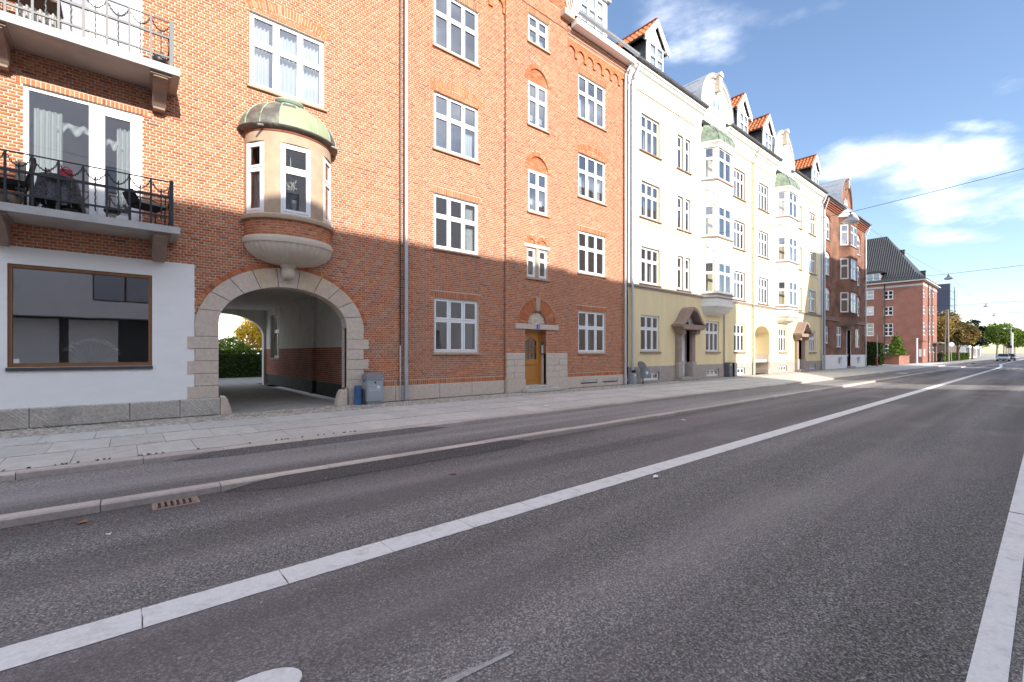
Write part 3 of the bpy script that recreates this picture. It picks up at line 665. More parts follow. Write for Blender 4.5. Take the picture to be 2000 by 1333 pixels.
MB(STREET).box(x0-.02, x1+.01, -.05, .02, z0-.07, z0-.005).build('sill', 'slate', swo)
MB(STREET).box(x0+f+.01, x0+f+.085, .052, .056, z0+f+.012, z0+f+.10).build('sticker', 'plastic_white', swo)
# archway: voussoirs, quoins, guard stones
def ell(h, q): c = (h.x0+h.x1)/2; return (c-(h.x1-h.x0)/2*math.cos(q), h.zs+(h.z1-h.zs)*math.sin(q))
NV = 11
for i in range(NV):
    pts = []
    q0, q1 = PI*i/NV, PI*(i+1)/NV; e = .006
    inn = [ell(ARCH, q0+e+(q1-q0-2*e)*k/4) for k in range(5)]; out = [ell(ARCH_O, q0+e*.8+(q1-q0-1.6*e)*k/4) for k in range(5)]
    y0 = -.035-random.uniform(0, .008); n = 5; vs = []
    for (x, z) in inn: vs.append((x, y0, z))
    for (x, z) in out: vs.append((x, y0, z))
    for (x, z) in inn: vs.append((x, .34, z))
    for (x, z) in out: vs.append((x, .02, z))
    fs = []
    for k in range(4): fs += [(k, k+1, 6+k, 5+k), (k, 10+k, 11+k, k+1), (5+k, 6+k, 16+k, 15+k)]
    fs += [(0, 5, 15, 10), (4, 14, 19, 9)]
    MB(STREET).add(vs, fs).build('voussoir', 'granite_warm' if i in (4, 6, 7, 8) else 'granite', B)
def jamb(x0, x1, z0, z1, side):
    mb = MB(STREET); mb.cbox(x0, x1, -.035-random.uniform(0, .008), .34 if True else .02, z0+.004, z1-.004, .008); mb.build('quoin_stone', 'granite', B)
zq = [(.385, .67, 1), (.67, .95, 0), (.95, 1.24, 1), (1.24, 1.52, 0), (1.52, 1.80, 1), (1.80, 2.115, 0)]
for k, (a, b, w) in enumerate(zq):
    jamb(1.04 if w else 1.18, 1.63, a, b, 0)
for (a, b, w) in [(.46, .68, 0), (.68, .96, 0), (.96, 1.24, 1), (1.24, 1.52, 0), (1.52, 1.80, 1), (1.80, 2.115, 0)]:
    jamb(4.61, 5.23 if w else 5.09, a, b, 1)
q0 = MB(STREET)
for side in (0, 1):
    pass
nb = 46
mbr = MB(STREET); cxo = (ARCH_O.x0+ARCH_O.x1)/2; ao = (ARCH_O.x1-ARCH_O.x0)/2; bo = ARCH_O.z1-ARCH_O.zs
for i in range(nb+8):
    q0 = PI*(.06+.90*(i+.08)/(nb+8)); q1 = PI*(.06+.90*(i+.92)/(nb+8)); P = lambda e, q: (cxo-(ao+e)*math.cos(q), ARCH_O.zs+(bo+e)*math.sin(q))
    if P(.1, q0)[0] < 1.19: continue
    mbr.prism([P(.006, q0), P(.006, q1), P(.115, q1), P(.115, q0)], -.010, .015, 'xz', bcol())
mbr.build('brick_arch', 'brick', B, kind='stuff')
for nm_, gx in (('left', 1.66), ('right', 4.58)):
    sg = 1 if nm_ == 'left' else -1; mb = MB(STREET)
    prof = [(0,0),(.24,0),(.215,.12),(.15,.34),(.10,.415),(0,.42)]
    vs = []; 
    for d_ in (-.13, -.05, .2, .3):
        s_ = .72 if d_ in (-.13, .3) else 1.0
        vs += [(gx+sg*px*s_, d_, pz*(.93 if s_ < 1 else 1)) for px, pz in prof]
    n = 6; fs = [tuple(range(n)), tuple(range(4*n-1, 3*n-1, -1))]+[(r*n+k, r*n+(k+1)%n, (r+1)*n+(k+1)%n, (r+1)*n+k) for r in range(3) for k in range(n)]
    mb.add(vs, fs).build('guard_stone', 'granite', B, smooth=False)
MB(STREET).cbox(1.66-.62, 1.66, -.02, .3, .30, .386, .01).build('quoin_stone', 'granite', B)
# passage through the house
ps = MB()
pz = 3.4; PW0, PW1, PY0, PY1 = 1.25, 5.0, 12.84, 23.8
for (a, b, mt_, nm_) in ((0, .46, 'passage_tar', 'passage_tar_base'), (.46, 1.60, 'brickwork_passage', 'passage_wainscot'), (1.60, pz, 'passage_paint', 'passage_wall')):
    mb = MB(); wy0, wy1, wz0, wz1 = 21.4, 22.95, 1.2, 3.12
    segs_y = [(PY0, wy0), (wy0, wy1), (wy1, PY1)]
    for k, (ya, yb) in enumerate(segs_y):
        lo, hi = a, b
        if k == 1:
            if hi <= wz0 or lo >= wz1: pass
            else:
                if lo < wz0: mb.quad((PW1,ya,lo),(PW1,ya,wz0),(PW1,yb,wz0),(PW1,yb,lo))
                if hi > wz1: mb.quad((PW1,ya,wz1),(PW1,ya,hi),(PW1,yb,hi),(PW1,yb,wz1))
                continue
        mb.quad((PW1,ya,lo),(PW1,ya,hi),(PW1,yb,hi),(PW1,yb,lo))
    mb.box(4.93, 5.0-.001, 16.6, 16.95, a+.001, b)
    mb.quad((PW0,PY0,a),(PW0,PY1,a),(PW0,PY1,b),(PW0,PY0,b))
    if nm_ == 'passage_wall':
        mb.quad((PW0,PY0,pz),(PW0,PY1,pz),(PW1,PY1,pz),(PW1,PY0,pz))
        back = Hole(1.72, 4.90, -.1, 3.2, 2.2); wt = MB(TF((0, PY1))); wall_sheet(wt, PW0, PW1, 0, pz, [back], 0, .35)
        nn = len(mb.v); mb.v += wt.v; mb.f += [tuple(q+nn for q in f) for f in wt.f]
        wt = MB(TF((0, PY0))); wall_sheet(wt, PW0, PW1, 0, pz, [ARCH], 0, .0); nn = len(mb.v); mb.v += wt.v; mb.f += [tuple(q+nn for q in f) for f in wt.f]
    mb.build(nm_, mt_, B)
PASS_T = TF((5.0, 24.0), (0, -1))   # u runs towards the street along the right wall; d inward = +x
window(B, TF((5.0, 22.95), (0, -1)), 0.0, 1.55, 1.2, 3.12, n=2, split=.62, d=.14, sill='granite_grey', sill_out=.03, sill_over=.02)
rv = MB(); rv.quad((5,22.95,1.2),(5.25,22.95,1.2),(5.25,22.95,3.12),(5,22.95,3.12)).quad((5,21.4,1.2),(5,21.4,3.12),(5.25,21.4,3.12),(5.25,21.4,1.2)).quad((5,21.4,3.12),(5,22.95,3.12),(5.25,22.95,3.12),(5.25,21.4,3.12)).box(5.6,5.65,20.5,23.7,.8,3.4); rv.build('window_recess', 'passage_paint', B)
# windows
T3 = dict(n=3, split=.60)
for h in win_A+win_C: window(B, STREET, h.x0, h.x1, h.z0, h.z1, **T3)
for h in win_D: window(B, STREET, h.x0, h.x1, h.z0, h.z1, **T3)
for h in st[:2]: window(B, BAYF, h.x0, h.x1, h.z0, h.zs, n=2, split=.62)
window(B, BAYF, st[2].x0, st[2].x1, st[2].z0, st[2].z1, n=2, split=.56)
for h in st0: window(B, BAYF, h.x0, h.x1, h.z0, h.z1, n=1, split=.62, sill=None)
MB(BAYF).box(11.16, 12.34, -.07, .08, 4.15, 4.225).build('stone_sill', 'sandstone', B)
MB(BAYF).cbox(11.685, 11.815, -.012, .10, 4.228, 5.33, .01).build('stone_mullion', 'sandstone', B)
MB(BAYF).cbox(11.08, 12.42, -.018, .10, 5.335, 5.468, .008).build('stone_lintel', 'limestone', B)
for c in (11.45, 12.05):
    ring(c, 5.475, .19, .33, BAYF, w=.055).build('brick_arch', 'brick', B, kind='stuff')
    mb = MB(BAYF); mb.prism([(c-.185, 5.475), (c+.185, 5.475)]+[(c+.185*math.cos(PI*k/10), 5.475+.185*math.sin(PI*k/10)) for k in range(1, 10)], .045, .10, 'xz', (.50,.27,.17)); 
    for k in range(5): q = PI*(k+.5)/5; mb.prism([(c+.04*math.cos(q-.25), 5.475+.04*math.sin(q-.25)), (c+.17*math.cos(q-.2), 5.475+.17*math.sin(q-.2)), (c+.17*math.cos(q+.2), 5.475+.17*math.sin(q+.2)), (c+.04*math.cos(q+.25), 5.475+.04*math.sin(q+.25))], .035, .05, 'xz', bcol())
    mb.build('arch_infill', 'brick', B, kind='stuff')
# french windows on the balconies
for h in doors_bal:
    x0, x1, z0, z1 = h.x0, h.x1, h.z0, h.z1; xm = x0+.97; mb = MB(STREET); d = .05
    mb.box(x0, x1, d, d+.08, z1-.07, z1).box(x0, x0+.07, d+.001, d+.079, z0, z1-.07).box(x1-.07, x1, d+.001, d+.079, z0, z1-.07).box(xm-.06, xm+.06, d+.002, d+.078, z0, z1-.07).box(x0, x1, d+.002, d+.077, z0, z0+.10)
    mb.box(xm+.065, x1-.075, d-.015, d+.05, z1-.20, z1-.075).box(xm+.065, x1-.075, d-.015, d+.05, z0+.10, z0+.28).box(xm+.065, xm+.18, d-.014, d+.049, z0+.28, z1-.20).box(x1-.19, x1-.075, d-.014, d+.049, z0+.28, z1-.20)
    o = mb.build('french_window', 'white_paint', B)
    MB(STREET).quad((x0+.07,d+.03,z0+.1),(xm-.06,d+.03,z0+.1),(xm-.06,d+.03,z1-.07),(x0+.07,d+.03,z1-.07)).build('pane', 'balcony_glass', o)
    MB(STREET).quad((xm+.18,d+.02,z0+.28),(x1-.19,d+.02,z0+.28),(x1-.19,d+.02,z1-.2),(xm+.18,d+.02,z1-.2)).build('pane', 'balcony_glass', o)
    MB(STREET).box(xm+.11, xm+.125, d-.06, d-.015, z0+1.05, z0+1.07).box(xm+.10, xm+.115, d-.06, d-.045, z0+1.0, z0+1.12).build('handle', 'silver', o)
# rooms behind the glass
rm = MB(); rm.quad((BX0,16.2,0),(1.2,16.2,0),(1.2,16.2,14.4),(BX0,16.2,14.4)).quad((5.6,16.2,0),(17.4,16.2,0),(17.4,16.2,14.4),(5.6,16.2,14.4)).quad((1.2,16.2,3.6),(5.6,16.2,3.6),(5.6,16.2,14.4),(1.2,16.2,14.4))
rm.build('room_wall', 'interior', B)
for z in (.6, 4.0, 7.25, 10.4, 13.4):
    f_ = MB(); 
    if z == .6: f_.box(5.7, 10.3, 12.65, 16.2, z-.2, z).box(13.3, 17.4, 12.65, 16.2, z-.2, z).box(BX0, 1.2, 12.65, 16.2, z-.2, z)
    else: f_.box(BX0, 17.4, 12.65, 16.2, z-.22, z)
    f_.build('room_floor', 'interior_floor', B)
for x in (-3.5, 1.22, 5.9, 10.3, 13.3, 17.38):
    MB().box(x, x+.08, 12.64, 16.2, .65 if x != 1.22 and x != 5.9 else .65, 13.3).build('room_partition', 'interior', B)
# stair door
dd = .27
rv = MB(BAYF); rv.quad((11.13,.0,.22),(11.13,dd+.1,.22),(11.13,dd+.1,2.3),(11.13,0,2.3)).quad((12.2,.0,.22),(12.2,.0,2.3),(12.2,dd+.1,2.3),(12.2,dd+.1,.22)).quad((11.13,0,2.297),(12.2,0,2.297),(12.2,dd+.1,2.297),(11.13,dd+.1,2.297)); rv.build('door_reveal', 'granite', B)
for zz in range(14):
    z = 1.42+.062*zz; MB(BAYF).box(12.185, 12.199, .02, dd, z+.004, z+.054, bcol()).build('reveal_brick', 'brick', B)
dm = MB(BAYF); fx0, fx1 = 11.135, 12.195
dm.box(fx0, fx0+.09, dd, dd+.09, .22, 2.29).box(fx1-.09, fx1, dd, dd+.09, .22, 2.29).box(fx0+.09, fx1-.09, dd+.001, dd+.089, 2.19, 2.29)
do = dm.build('street_door', 'oak_door', B, label='honey coloured oak street door with an arched grid window')
lx0, lx1 = fx0+.095, fx1-.095; lf = MB(BAYF); e0, e1 = dd+.02, dd+.065; gx0, gx1, gz0 = lx0+.13, lx1-.13, 1.18
gm = (gx0+gx1)/2
def gtop(x): t = (x-gx0)/(gx1-gx0); return 1.88+.14*math.sin(PI*t)**2
lf.box(lx0, gx0, e0, e1, .23, 2.185).box(gx1, lx1, e0, e1, .23, 2.185).box(gx0, gx1, e0+.001, e1-.001, .23, .40).box(gx0, gx1, e0+.001, e1-.001, 1.0, gz0).box(gx0, gx1, e0+.016, e1-.01, .40, 1.0)
nn = 12
for k in range(nn):
    xa = gx0+(gx1-gx0)*k/nn; xb = gx0+(gx1-gx0)*(k+1)/nn
    lf.add([(xa,e0+.001,gtop(xa)),(xb,e0+.001,gtop(xb)),(xb,e0+.001,2.185),(xa,e0+.001,2.185),(xa,e1,gtop(xa)),(xb,e1,gtop(xb))],[(0,1,2,3),(0,4,5,1)])
for q in (.42, .98): lf.box(gx0+.03, gx1-.03, e0-.012, e0+.012, q-.01, q+.01)
lfo = lf.build('door_leaf', 'oak_door', B)
gl = MB(BAYF); gl.quad((gx0,e0+.03,gz0),(gx1,e0+.03,gz0),(gx1,e0+.03,2.03),(gx0,e0+.03,2.03)); gl.build('pane', 'shop_glass', lfo)
gr = MB(BAYF)
for t in (.36, .68):
    x = gx0+(gx1-gx0)*t; gr.tube([(x, e0+.012, gz0), (x, e0+.012, gtop(x)-.12), (x+(.02 if t > .5 else -.02), e0+.012, gtop(x))], .011, 5)
for z in (1.42, 1.66):
    gr.tube([(gx0+(gx1-gx0)*k/10, e0+.012, z+.045*math.sin(PI*k/10*2)*(1 if k < 5 else -1)) for k in range(11)], .011, 5)
gr.build('window_grid', 'door_grid', lfo)
MB(BAYF).box(lx0+.03, lx0+.075, e0-.012, e0, 1.02, 1.22).tube([(lx0+.05, e0-.05, 1.15), (lx0+.16, e0-.05, 1.15)], .009, 6).build('door_handle', 'iron', lfo)
MB(BAYF).box(fx0, fx1, dd-.01, dd+.02, .20, .23).build('threshold', 'granite_grey', B)
# entry phone panel on the reveal, drain pipe beside it
ep = MB(BAYF).box(12.15, 12.184, .08, .24, 1.36, 1.86).build('entry_phone', 'lead_grey', B); MB(BAYF).box(12.146, 12.15, .10, .20, 1.42, 1.72).build('name_list', 'plastic_white', ep)
MB(BAYF).cbox(10.65, 12.85, -.045, .25, 2.302, 2.498, .01).build('stone_lintel', 'granite', B)
ring(11.75, 2.502, .55, .90, BAYF, y=-.02, w=.056, skip=lambda q: abs(q-PI/2) < .11).build('brick_arch', 'brick', B, kind='stuff')
ring(11.75, 2.502, .905, .935, BAYF, y=-.035, w=.10).build('brick_arch_moulding', 'brick', B, kind='stuff')
ring(11.75, 2.502, .46, .545, BAYF, y=.045, w=.066).build('inner_brick_arch', 'brick', B, kind='stuff')
MB(BAYF).prism([(11.75+.56*math.cos(PI*k/20), 2.502+.56*math.sin(PI*k/20)) for k in range(21)], .09, .14, 'xz').build('tympanum_bed', 'mortar', B)
kb = MB(BAYF); kb.prism([(11.67, 3.0), (11.83, 3.0), (11.87, 3.50), (11.63, 3.50)], -.05, .03, 'xz'); kb.build('keystone', 'sandstone', B)
ty = MB(BAYF); ty.prism([(11.75+.46*math.cos(PI*k/20), 2.502+.46*math.sin(PI*k/20)) for k in range(21)], .075, .13, 'xz')
rnd = random.Random(3)
for k in range(9):
    q = PI*(k+.5)/9
    for rr in (.30, .40): ty.lathe([(.0,.0)]*1+[(.055*math.cos(a_), 2.53+rr*math.sin(q)-.03+.055*math.sin(a_)) for a_ in (-1.2,-.6,0,.6,1.2)], (11.75+rr*math.cos(q)+rnd.uniform(-.02,.02), .075), 8) if False else ty.add([(11.75+rr*math.cos(q)+.06*math.cos(b_)*(1+.3*rnd.random()), .075, 2.52+rr*math.sin(q)*.95+.055*math.sin(b_)) for b_ in [k2*PI/3 for k2 in range(6)]]+[(11.75+rr*math.cos(q), .035, 2.52+rr*math.sin(q)*.95)], [(k2, (k2+1) % 6, 6) for k2 in range(6)])
# head of the relief
ty.lathe([(.002,2.76),(.06,2.74),(.085,2.68),(.08,2.62),(.05,2.56),(.10,2.53),(.13,2.505)], (11.75, .075), 10)
ty.build('tympanum_relief', 'limestone', B, smooth=True)
pl = MB(BAYF).box(11.66, 11.80, -.062, -.046, 2.33, 2.475).build('house_number_plate', 'blue_enamel', B)
def text(s, size, tf, x, d, z, mat, parent, name='number'):
    cu = bpy.data.curves.new('t', 'FONT'); cu.body = s; cu.size = size; cu.extrude = .0015; cu.align_x = 'CENTER'; cu.resolution_u = 3
    o = bpy.data.objects.new('t', cu); COL.objects.link(o); dg = bpy.context.evaluated_depsgraph_get(); dg.update()
    me = bpy.data.meshes.new_from_object(o.evaluated_get(dg)); v = [(p.co.x, p.co.y, p.co.z) for p in me.vertices]; f = [tuple(p.vertices) for p in me.polygons]
    bpy.data.objects.remove(o); bpy.data.curves.remove(cu); bpy.data.meshes.remove(me)
    return MB(tf).add([(x+a, d-c, z+b) for a, b, c in v], f).build(name, mat, parent)
text('3', .13, BAYF, 11.73, -.064, 2.36, 'plastic_white', pl)
stp = MB(BAYF).cbox(10.90, 12.72, -.40, .02, .003, .115, .012); stp.build('door_step', 'granite_grey', B)
MB(BAYF).cbox(11.02, 12.45, -.14, .30, .115, .215, .012).build('door_step', 'granite_grey', B)
# downpipes and cable pipe
def pipe(x, y, z0, z1, r, mat, nm='downpipe', clips=True, parent=B, off=None, shoe=True):
    pts = [(x, y, z0), (x, y, z1)]
    if off: pts += [(x+off[0]*.2, y+off[1]*.2, z1+.12), (x+off[0], y+off[1], z1+off[2])]
    mb = MB().tube(pts, r, 12)
    zz = z0+1.6
    while zz < z1 and clips: mb.tube([(x, y, zz-.02), (x, y, zz+.02)], r+.008, 12); zz += 2.2
    if shoe: mb.tube([(x, y, z0+.0), (x, y, z0+1.1)], r+.006, 12)
    return mb.build(nm, mat, parent, smooth=False)
pipe(6.36, 12.39, .02, 14.3, .055, 'zinc'); pipe(6.20, 12.455, 1.65, 14.3, .016, 'iron', 'cable_pipe', False, shoe=False); pipe(6.20, 12.45, .02, 1.65, .026, 'zinc_light', 'cable_pipe', False, shoe=False)
pipe(17.20, 12.38, .02, 14.0, .05, 'zinc_light', off=(.18, -.28, .55))
# eaves: fascia, gutter, roof, gable coping, zinc dormer
MB().box(13.55, 17.5, 12.02, 12.34, 14.42, 14.66).build('eaves_board', 'white_paint', B); MB().box(BX0, 10.1, 12.02, 12.34, 14.42, 14.66).build('eaves_board', 'white_paint', B)
def gutter(x0, x1, y, z, r, mat, parent):
    mb = MB(); n = 10; pr = [(y-r*math.cos(PI*k/n), z-r*math.sin(PI*k/n)) for k in range(n+1)]+[(y+(r-.012)*math.cos(PI*k/n), z-(r-.012)*math.sin(PI*k/n)) for k in range(n+1)]
    mb.prism(pr, x0, x1, 'yz'); mb.tube([(x0, y-r, z), (x1, y-r, z)], .014, 6); return mb.build('gutter', mat, parent)
gutter(13.5, 17.55, 11.93, 14.82, .085, 'zinc', B); gutter(BX0, 10.1, 11.93, 14.82, .085, 'zinc', B)
rf = MB()
for xa, xb, yy in ((BX0, 10.1, 12.02), (10.1, 13.55, 12.8), (13.55, 17.5, 12.02)): rf.prism([(yy, 14.70+(yy-12.02)*.82), (18.4, 19.95), (24.8, 14.70), (24.8, 14.4), (12.6 if yy < 12.5 else 12.9, 14.4), (12.36 if yy < 12.5 else 12.85, 14.64)], xa, xb, 'yz')
rf.build('roof', 'roof_dark', B)
# stair gable with raking stone coping
cx = 11.815; gb = MB(); gb.add([(10.238,12.41,14.9),(13.392,12.41,14.9),(12.2,12.41,18.0),(11.43,12.41,18.0),(10.238,12.75,14.9),(13.392,12.75,14.9),(12.2,12.75,18.0),(11.43,12.75,18.0)], [(0,1,2,3),(4,7,6,5),(0,3,7,4),(1,5,6,2),(3,2,6,7)]); gb.build('gable', 'mortar', B)
LG = []
for l in brick_list(10.24, 13.39, 14.9, 17.9, []):
    t = ((l[2]+l[3])/2-14.9)/3.1; a, b = 10.24+1.19*t, 13.39-1.19*t
    xa, xb = max(l[0], a), min(l[1], b)
    if xb-xa > .03: LG.append((xa, xb, l[2], l[3], 0))
V, F, C = brick_arrays(LG, 12.4); npmesh('gable_brickwork', V, F, 'brick', B, C, 'stuff')
for s_ in (-1, 1):
    mb = MB()
    for (o0, o1, ya, yb) in ((.0, .10, 12.33, 12.8), (.10, .17, 12.28, 12.8), (.17, .23, 12.22, 12.8)):
        P = lambda t, o: (cx+s_*(1.585-1.19*t+o-.02), 14.9+3.1*t+.02)
        a = P(0, o0); b = P(1, o0); c = P(1, o1); d_ = P(0, o1)
        mb.prism([a, b, c, d_] if s_ < 0 else [d_, c, b, a], ya, yb, 'xz')
    mb.build('gable_coping', 'limestone', B)
    kx = cx+s_*1.585; mb = MB(); mb.prism([(kx-s_*.42, 14.62), (kx+s_*.22, 14.62), (kx+s_*.22, 14.80), (kx+s_*.20, 15.02), (kx-s_*.05, 15.02), (kx-s_*.1, 14.86), (kx-s_*.42, 14.86)][::(1 if s_ > 0 else -1)], 12.14, 12.75, 'xz'); mb.build('kneeler_stone', 'limestone', B)
dx0, dx1, dy, dz0, dz1 = 14.15, 16.35, 12.75, 15.05, 17.05
zd = MB(); zd.box(dx0, dx1, dy+.03, 16.0, dz0-.3, dz1-.05); zo = zd.build('roof_dormer', 'zinc', B)
for k in range(9): MB().box(dx0-.03, dx0, dy+.15+.3*k, dy+.18+.3*k, dz0-.3, dz1-.06).build('standing_seam', 'zinc', zo)
MB().prism([(dx0-.12, dz1-.05), (dx1+.12, dz1-.05), (dx1+.12, dz1+.07), (dx0-.12, dz1+.07)], dy-.14, 16.1, 'xz').build('dormer_roof', 'zinc_light', zo)
MB().box(dx0, dx1, dy, dy+.03, dz0-.3, dz1-.05).build('dormer_front', 'white_paint', zo)
window(B, TF((0, dy-.075)), dx0+.28, dx1-.28, dz0+.05, dz1-.22, n=3, split=.62, d=.01, sill=None)
# ------------------------------------------------------------------ balconies
def balcony(zt, zb, mat_rail, ztop):
    x0, x1, yo = -2.07, .84, 11.54
    sl = MB(); sl.prism([(yo, zb), (yo, zt), (12.49, zt), (12.49, zb+.001)], x0, x1, 'yz'); o = sl.build('balcony', 'concrete', B)
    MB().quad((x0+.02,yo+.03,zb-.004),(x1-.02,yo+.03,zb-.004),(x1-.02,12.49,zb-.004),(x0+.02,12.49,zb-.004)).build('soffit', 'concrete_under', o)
    for c in (.53, -1.76):
        prof = [(12.49, zb-0.006), (11.66, zb-0.006), (11.66, zb-0.083), (11.72, zb-0.109), (11.76, zb-0.122), (11.80, zb-0.141), (11.86, zb-0.154), (11.93, zb-0.173), (12.02, zb-0.218), (12.12, zb-0.294), (12.24, zb-0.371), (12.30, zb-0.422), (12.49, zb-0.422)]
        mb = MB(); mb.prism(prof, c-.12, c+.12, 'yz'); mb.prism([(12.49, zb-.006), (11.62, zb-.006), (11.62, zb-.05), (12.49, zb-.05)], c-.17, c+.17, 'yz')
        mb.box(c-.10, c+.10, 12.30, 12.49, zb-.465, zb-.4224)
        k = mb.build('corbel', 'ledge_brown', o); MB().prism([(11.655, zb-.052), (11.652, zb-.080), (11.66, zb-.080), (11.66, zb-.052)], c-.10, c+.10, 'yz').build('corbel_panel', 'sandstone', k)
    yr = yo+.10; xr0, xr1 = x0+.14, x1-.14; H1, H2, H3 = zt+.20, zt+.60, zt+.92
    rails = MB()
    for z, hh, w in ((H1, .034, .036), (H2, .044, .046), (H3, .016, .034)):
        rails.box(xr0, xr1, yr-w/2, yr+w/2, z-hh/2, z+hh/2); rails.box(xr1-w/2, xr1+w/2, yr+w/2, 12.48, z-hh/2, z+hh/2); rails.box(xr0-w/2, xr0+w/2, yr+w/2, 12.48, z-hh/2, z+hh/2)
    rails.build('railing_rails', mat_rail, o)
    n = 9; p = (xr1-xr0)/(n-1)
    for i in range(n):
        x = xr0+i*p; w = .032 if i in (0, n-1) else .017
        MB().box(x-w, x+w, yr-w-.002, yr+w+.002, zt, H3+(.02 if i in (0, n-1) else 0)).build('railing_post', mat_rail, o)
        if i < n-1:
            xm = x+p/2; tw = []
            for k in range(17): tw.append((xm+.006*math.cos(k*1.9), yr+.006*math.sin(k*1.9), H1-.10+(H2+.12-H1+.10)*k/16))
            MB().tube(tw, .012, 5).lathe([(.002,H2+.16),(.014,H2+.135),(.014,H2+.12),(.004,H2+.105)], (xm, yr), 6).build('twisted_bar', mat_rail, o)
            ch = MB(); prev = None
            for k in range(19):
                t = k/18; z = H3-.03-.20*(1-(2*t-1)**2); q = (x+p*t, yr, z)
                if prev:
                    a, b = Vector(prev), Vector(q); dirv = (b-a); mid = (a+b)/2; L_ = dirv.length*.72; dn = dirv.normalized(); side = Vector((0,1,0)) if k % 2 else dn.cross(Vector((0,1,0)))
                    ch.tube([mid-dn*L_+side*.0, mid-dn*L_*.5+side*.012, mid+dn*L_*.5+side*.012, mid+dn*L_], .0062, 4, False); ch.tube([mid-dn*L_, mid-dn*L_*.5-side*.012, mid+dn*L_*.5-side*.012, mid+dn*L_], .0062, 4, False)
                prev = q
            ch.build('swag_chain', mat_rail, o)
    for k in range(1, 4): 
        y = yr+(12.48-yr)*k/4
        for xx in (xr0, xr1): MB().box(xx-.012, xx+.012, y-.012, y+.012, zt, H3).build('railing_post', mat_rail, o)
    return o
balcony(4.0, 3.86, 'iron', 4.92); balcony(7.26, 7.10, 'iron', 8.2)
# ------------------------------------------------------------------ oriel over the archway
OX, OY, OA, OB = 3.16, 12.5, 1.06, .85
def bow(r, prof, n=48, flute=None): 
    mb = MB(); mb.lathe(prof, (OX, OY), n, PI, 2*PI, 1.0, OB/OA, flute); return mb
orl = bow(1, [(1.0, 4.22), (1.0, 4.60)]).build('oriel', 'mortar', B, label='curved oriel window with a green copper dome above the archway')
# brick band: single bricks bent round the bow
mb = MB(); nb_ = 26
for row in range(6):
    z = 4.225+row*.0615; nn = nb_ if row % 2 else nb_*2//1
    nn = 17 if row % 2 == 0 else 33
    for k in range(nn):
        a0 = PI+PI*(k+.04)/nn; a1 = PI+PI*(k+.96)/nn; P = lambda rr, a: (OX+rr*math.cos(a), OY+rr*OB/OA*math.sin(a))
        c = bcol(); am = (a0+a1)/2; q = [P(1.008, a0), P(1.008, am), P(1.008, a1)]; b_ = [P(.99, a0), P(.99, a1)]
        mb.add([(q[0][0],q[0][1],z+.006),(q[1][0],q[1][1],z+.006),(q[2][0],q[2][1],z+.006),(q[0][0],q[0][1],z+.056),(q[1][0],q[1][1],z+.056),(q[2][0],q[2][1],z+.056),(b_[0][0],b_[0][1],z+.006),(b_[1][0],b_[1][1],z+.006),(b_[0][0],b_[0][1],z+.056),(b_[1][0],b_[1][1],z+.056)],
               [(0,1,4,3),(1,2,5,4),(6,0,3,8),(2,7,9,5),(3,4,5),(0,2,1)], c)
mb.build('brick_band', 'brick', orl, kind='stuff')
bow(1, [(1.0, 4.60), (1.08, 4.60), (1.09, 4.63), (1.09, 4.68), (1.02, 4.73), (.9, 4.735)]).build('oriel_sill', 'sandstone', orl)
bow(1, [(.95, 4.06), (1.04, 4.06), (1.05, 4.10), (1.05, 4.16), (1.02, 4.22), (.95, 4.222)]).build('oriel_string_course', 'limestone', orl)
nfl = 96
bowl = [(1.02, 4.07), (1.0, 3.99), (.95, 3.90), (.86, 3.80), (.73, 3.72), (.55, 3.66), (.36, 3.63), (.2, 3.615)]
MB().lathe(bowl, (OX, OY), nfl, PI, 2*PI, 1, OB/OA, lambda k, r, z: 1+.045*abs(math.sin(k*PI/4.8))-.03 if z < 4.06 else 1).build('fluted_bowl', 'limestone', orl, smooth=True)
MB().lathe([(.20, 3.66), (.19, 3.58), (.14, 3.54), (.15, 3.50), (.165, 3.44), (.16, 3.36), (.13, 3.30), (.07, 3.265), (.0, 3.26)], (OX-.06, 12.36), 16).build('pendant_ball', 'limestone', orl, smooth=True)
# piers between the windows and frieze
def bow_pt(a, r=1.0): return (OX+r*math.cos(a), OY+r*OB/OA*math.sin(a))
wins = [(PI*1.06, PI*1.255), (PI*1.375, PI*1.595), (PI*1.72, PI*1.925)]
piers = [(PI, wins[0][0]), (wins[0][1], wins[1][0]), (wins[1][1], wins[2][0]), (wins[2][1], 2*PI)]
for a0, a1 in piers: 
    mb = MB(); n = 8
    for r0, r1, s_ in ((1.0, .88, 1),):
        vs = []; 
        for k in range(n+1):
            a = a0+(a1-a0)*k/n; vs += [bow_pt(a, 1.0)+(4.73,), bow_pt(a, 1.0)+(6.42,), bow_pt(a, .86)+(4.73,), bow_pt(a, .86)+(6.42,)]
        fs = []
        for k in range(n): i = 4*k; j = i+4; fs += [(i, j, j+1, i+1), (i+2, i+3, j+3, j+2)]
        fs += [(0, 1, 3, 2), (4*n, 4*n+2, 4*n+3, 4*n+1)]
        mb.add(vs, fs)
    mb.build('oriel_pier', 'sandstone', orl)
bow(1, [(.86, 6.42), (1.0, 6.42), (1.0, 6.66), (.86, 6.665)]).build('oriel_frieze', 'sandstone', orl)
bow(1, [(1.0, 6.655), (1.02, 6.66), (1.03, 6.70), (1.02, 6.71)]).build('brick_dentil_course', 'brick_dark', orl)
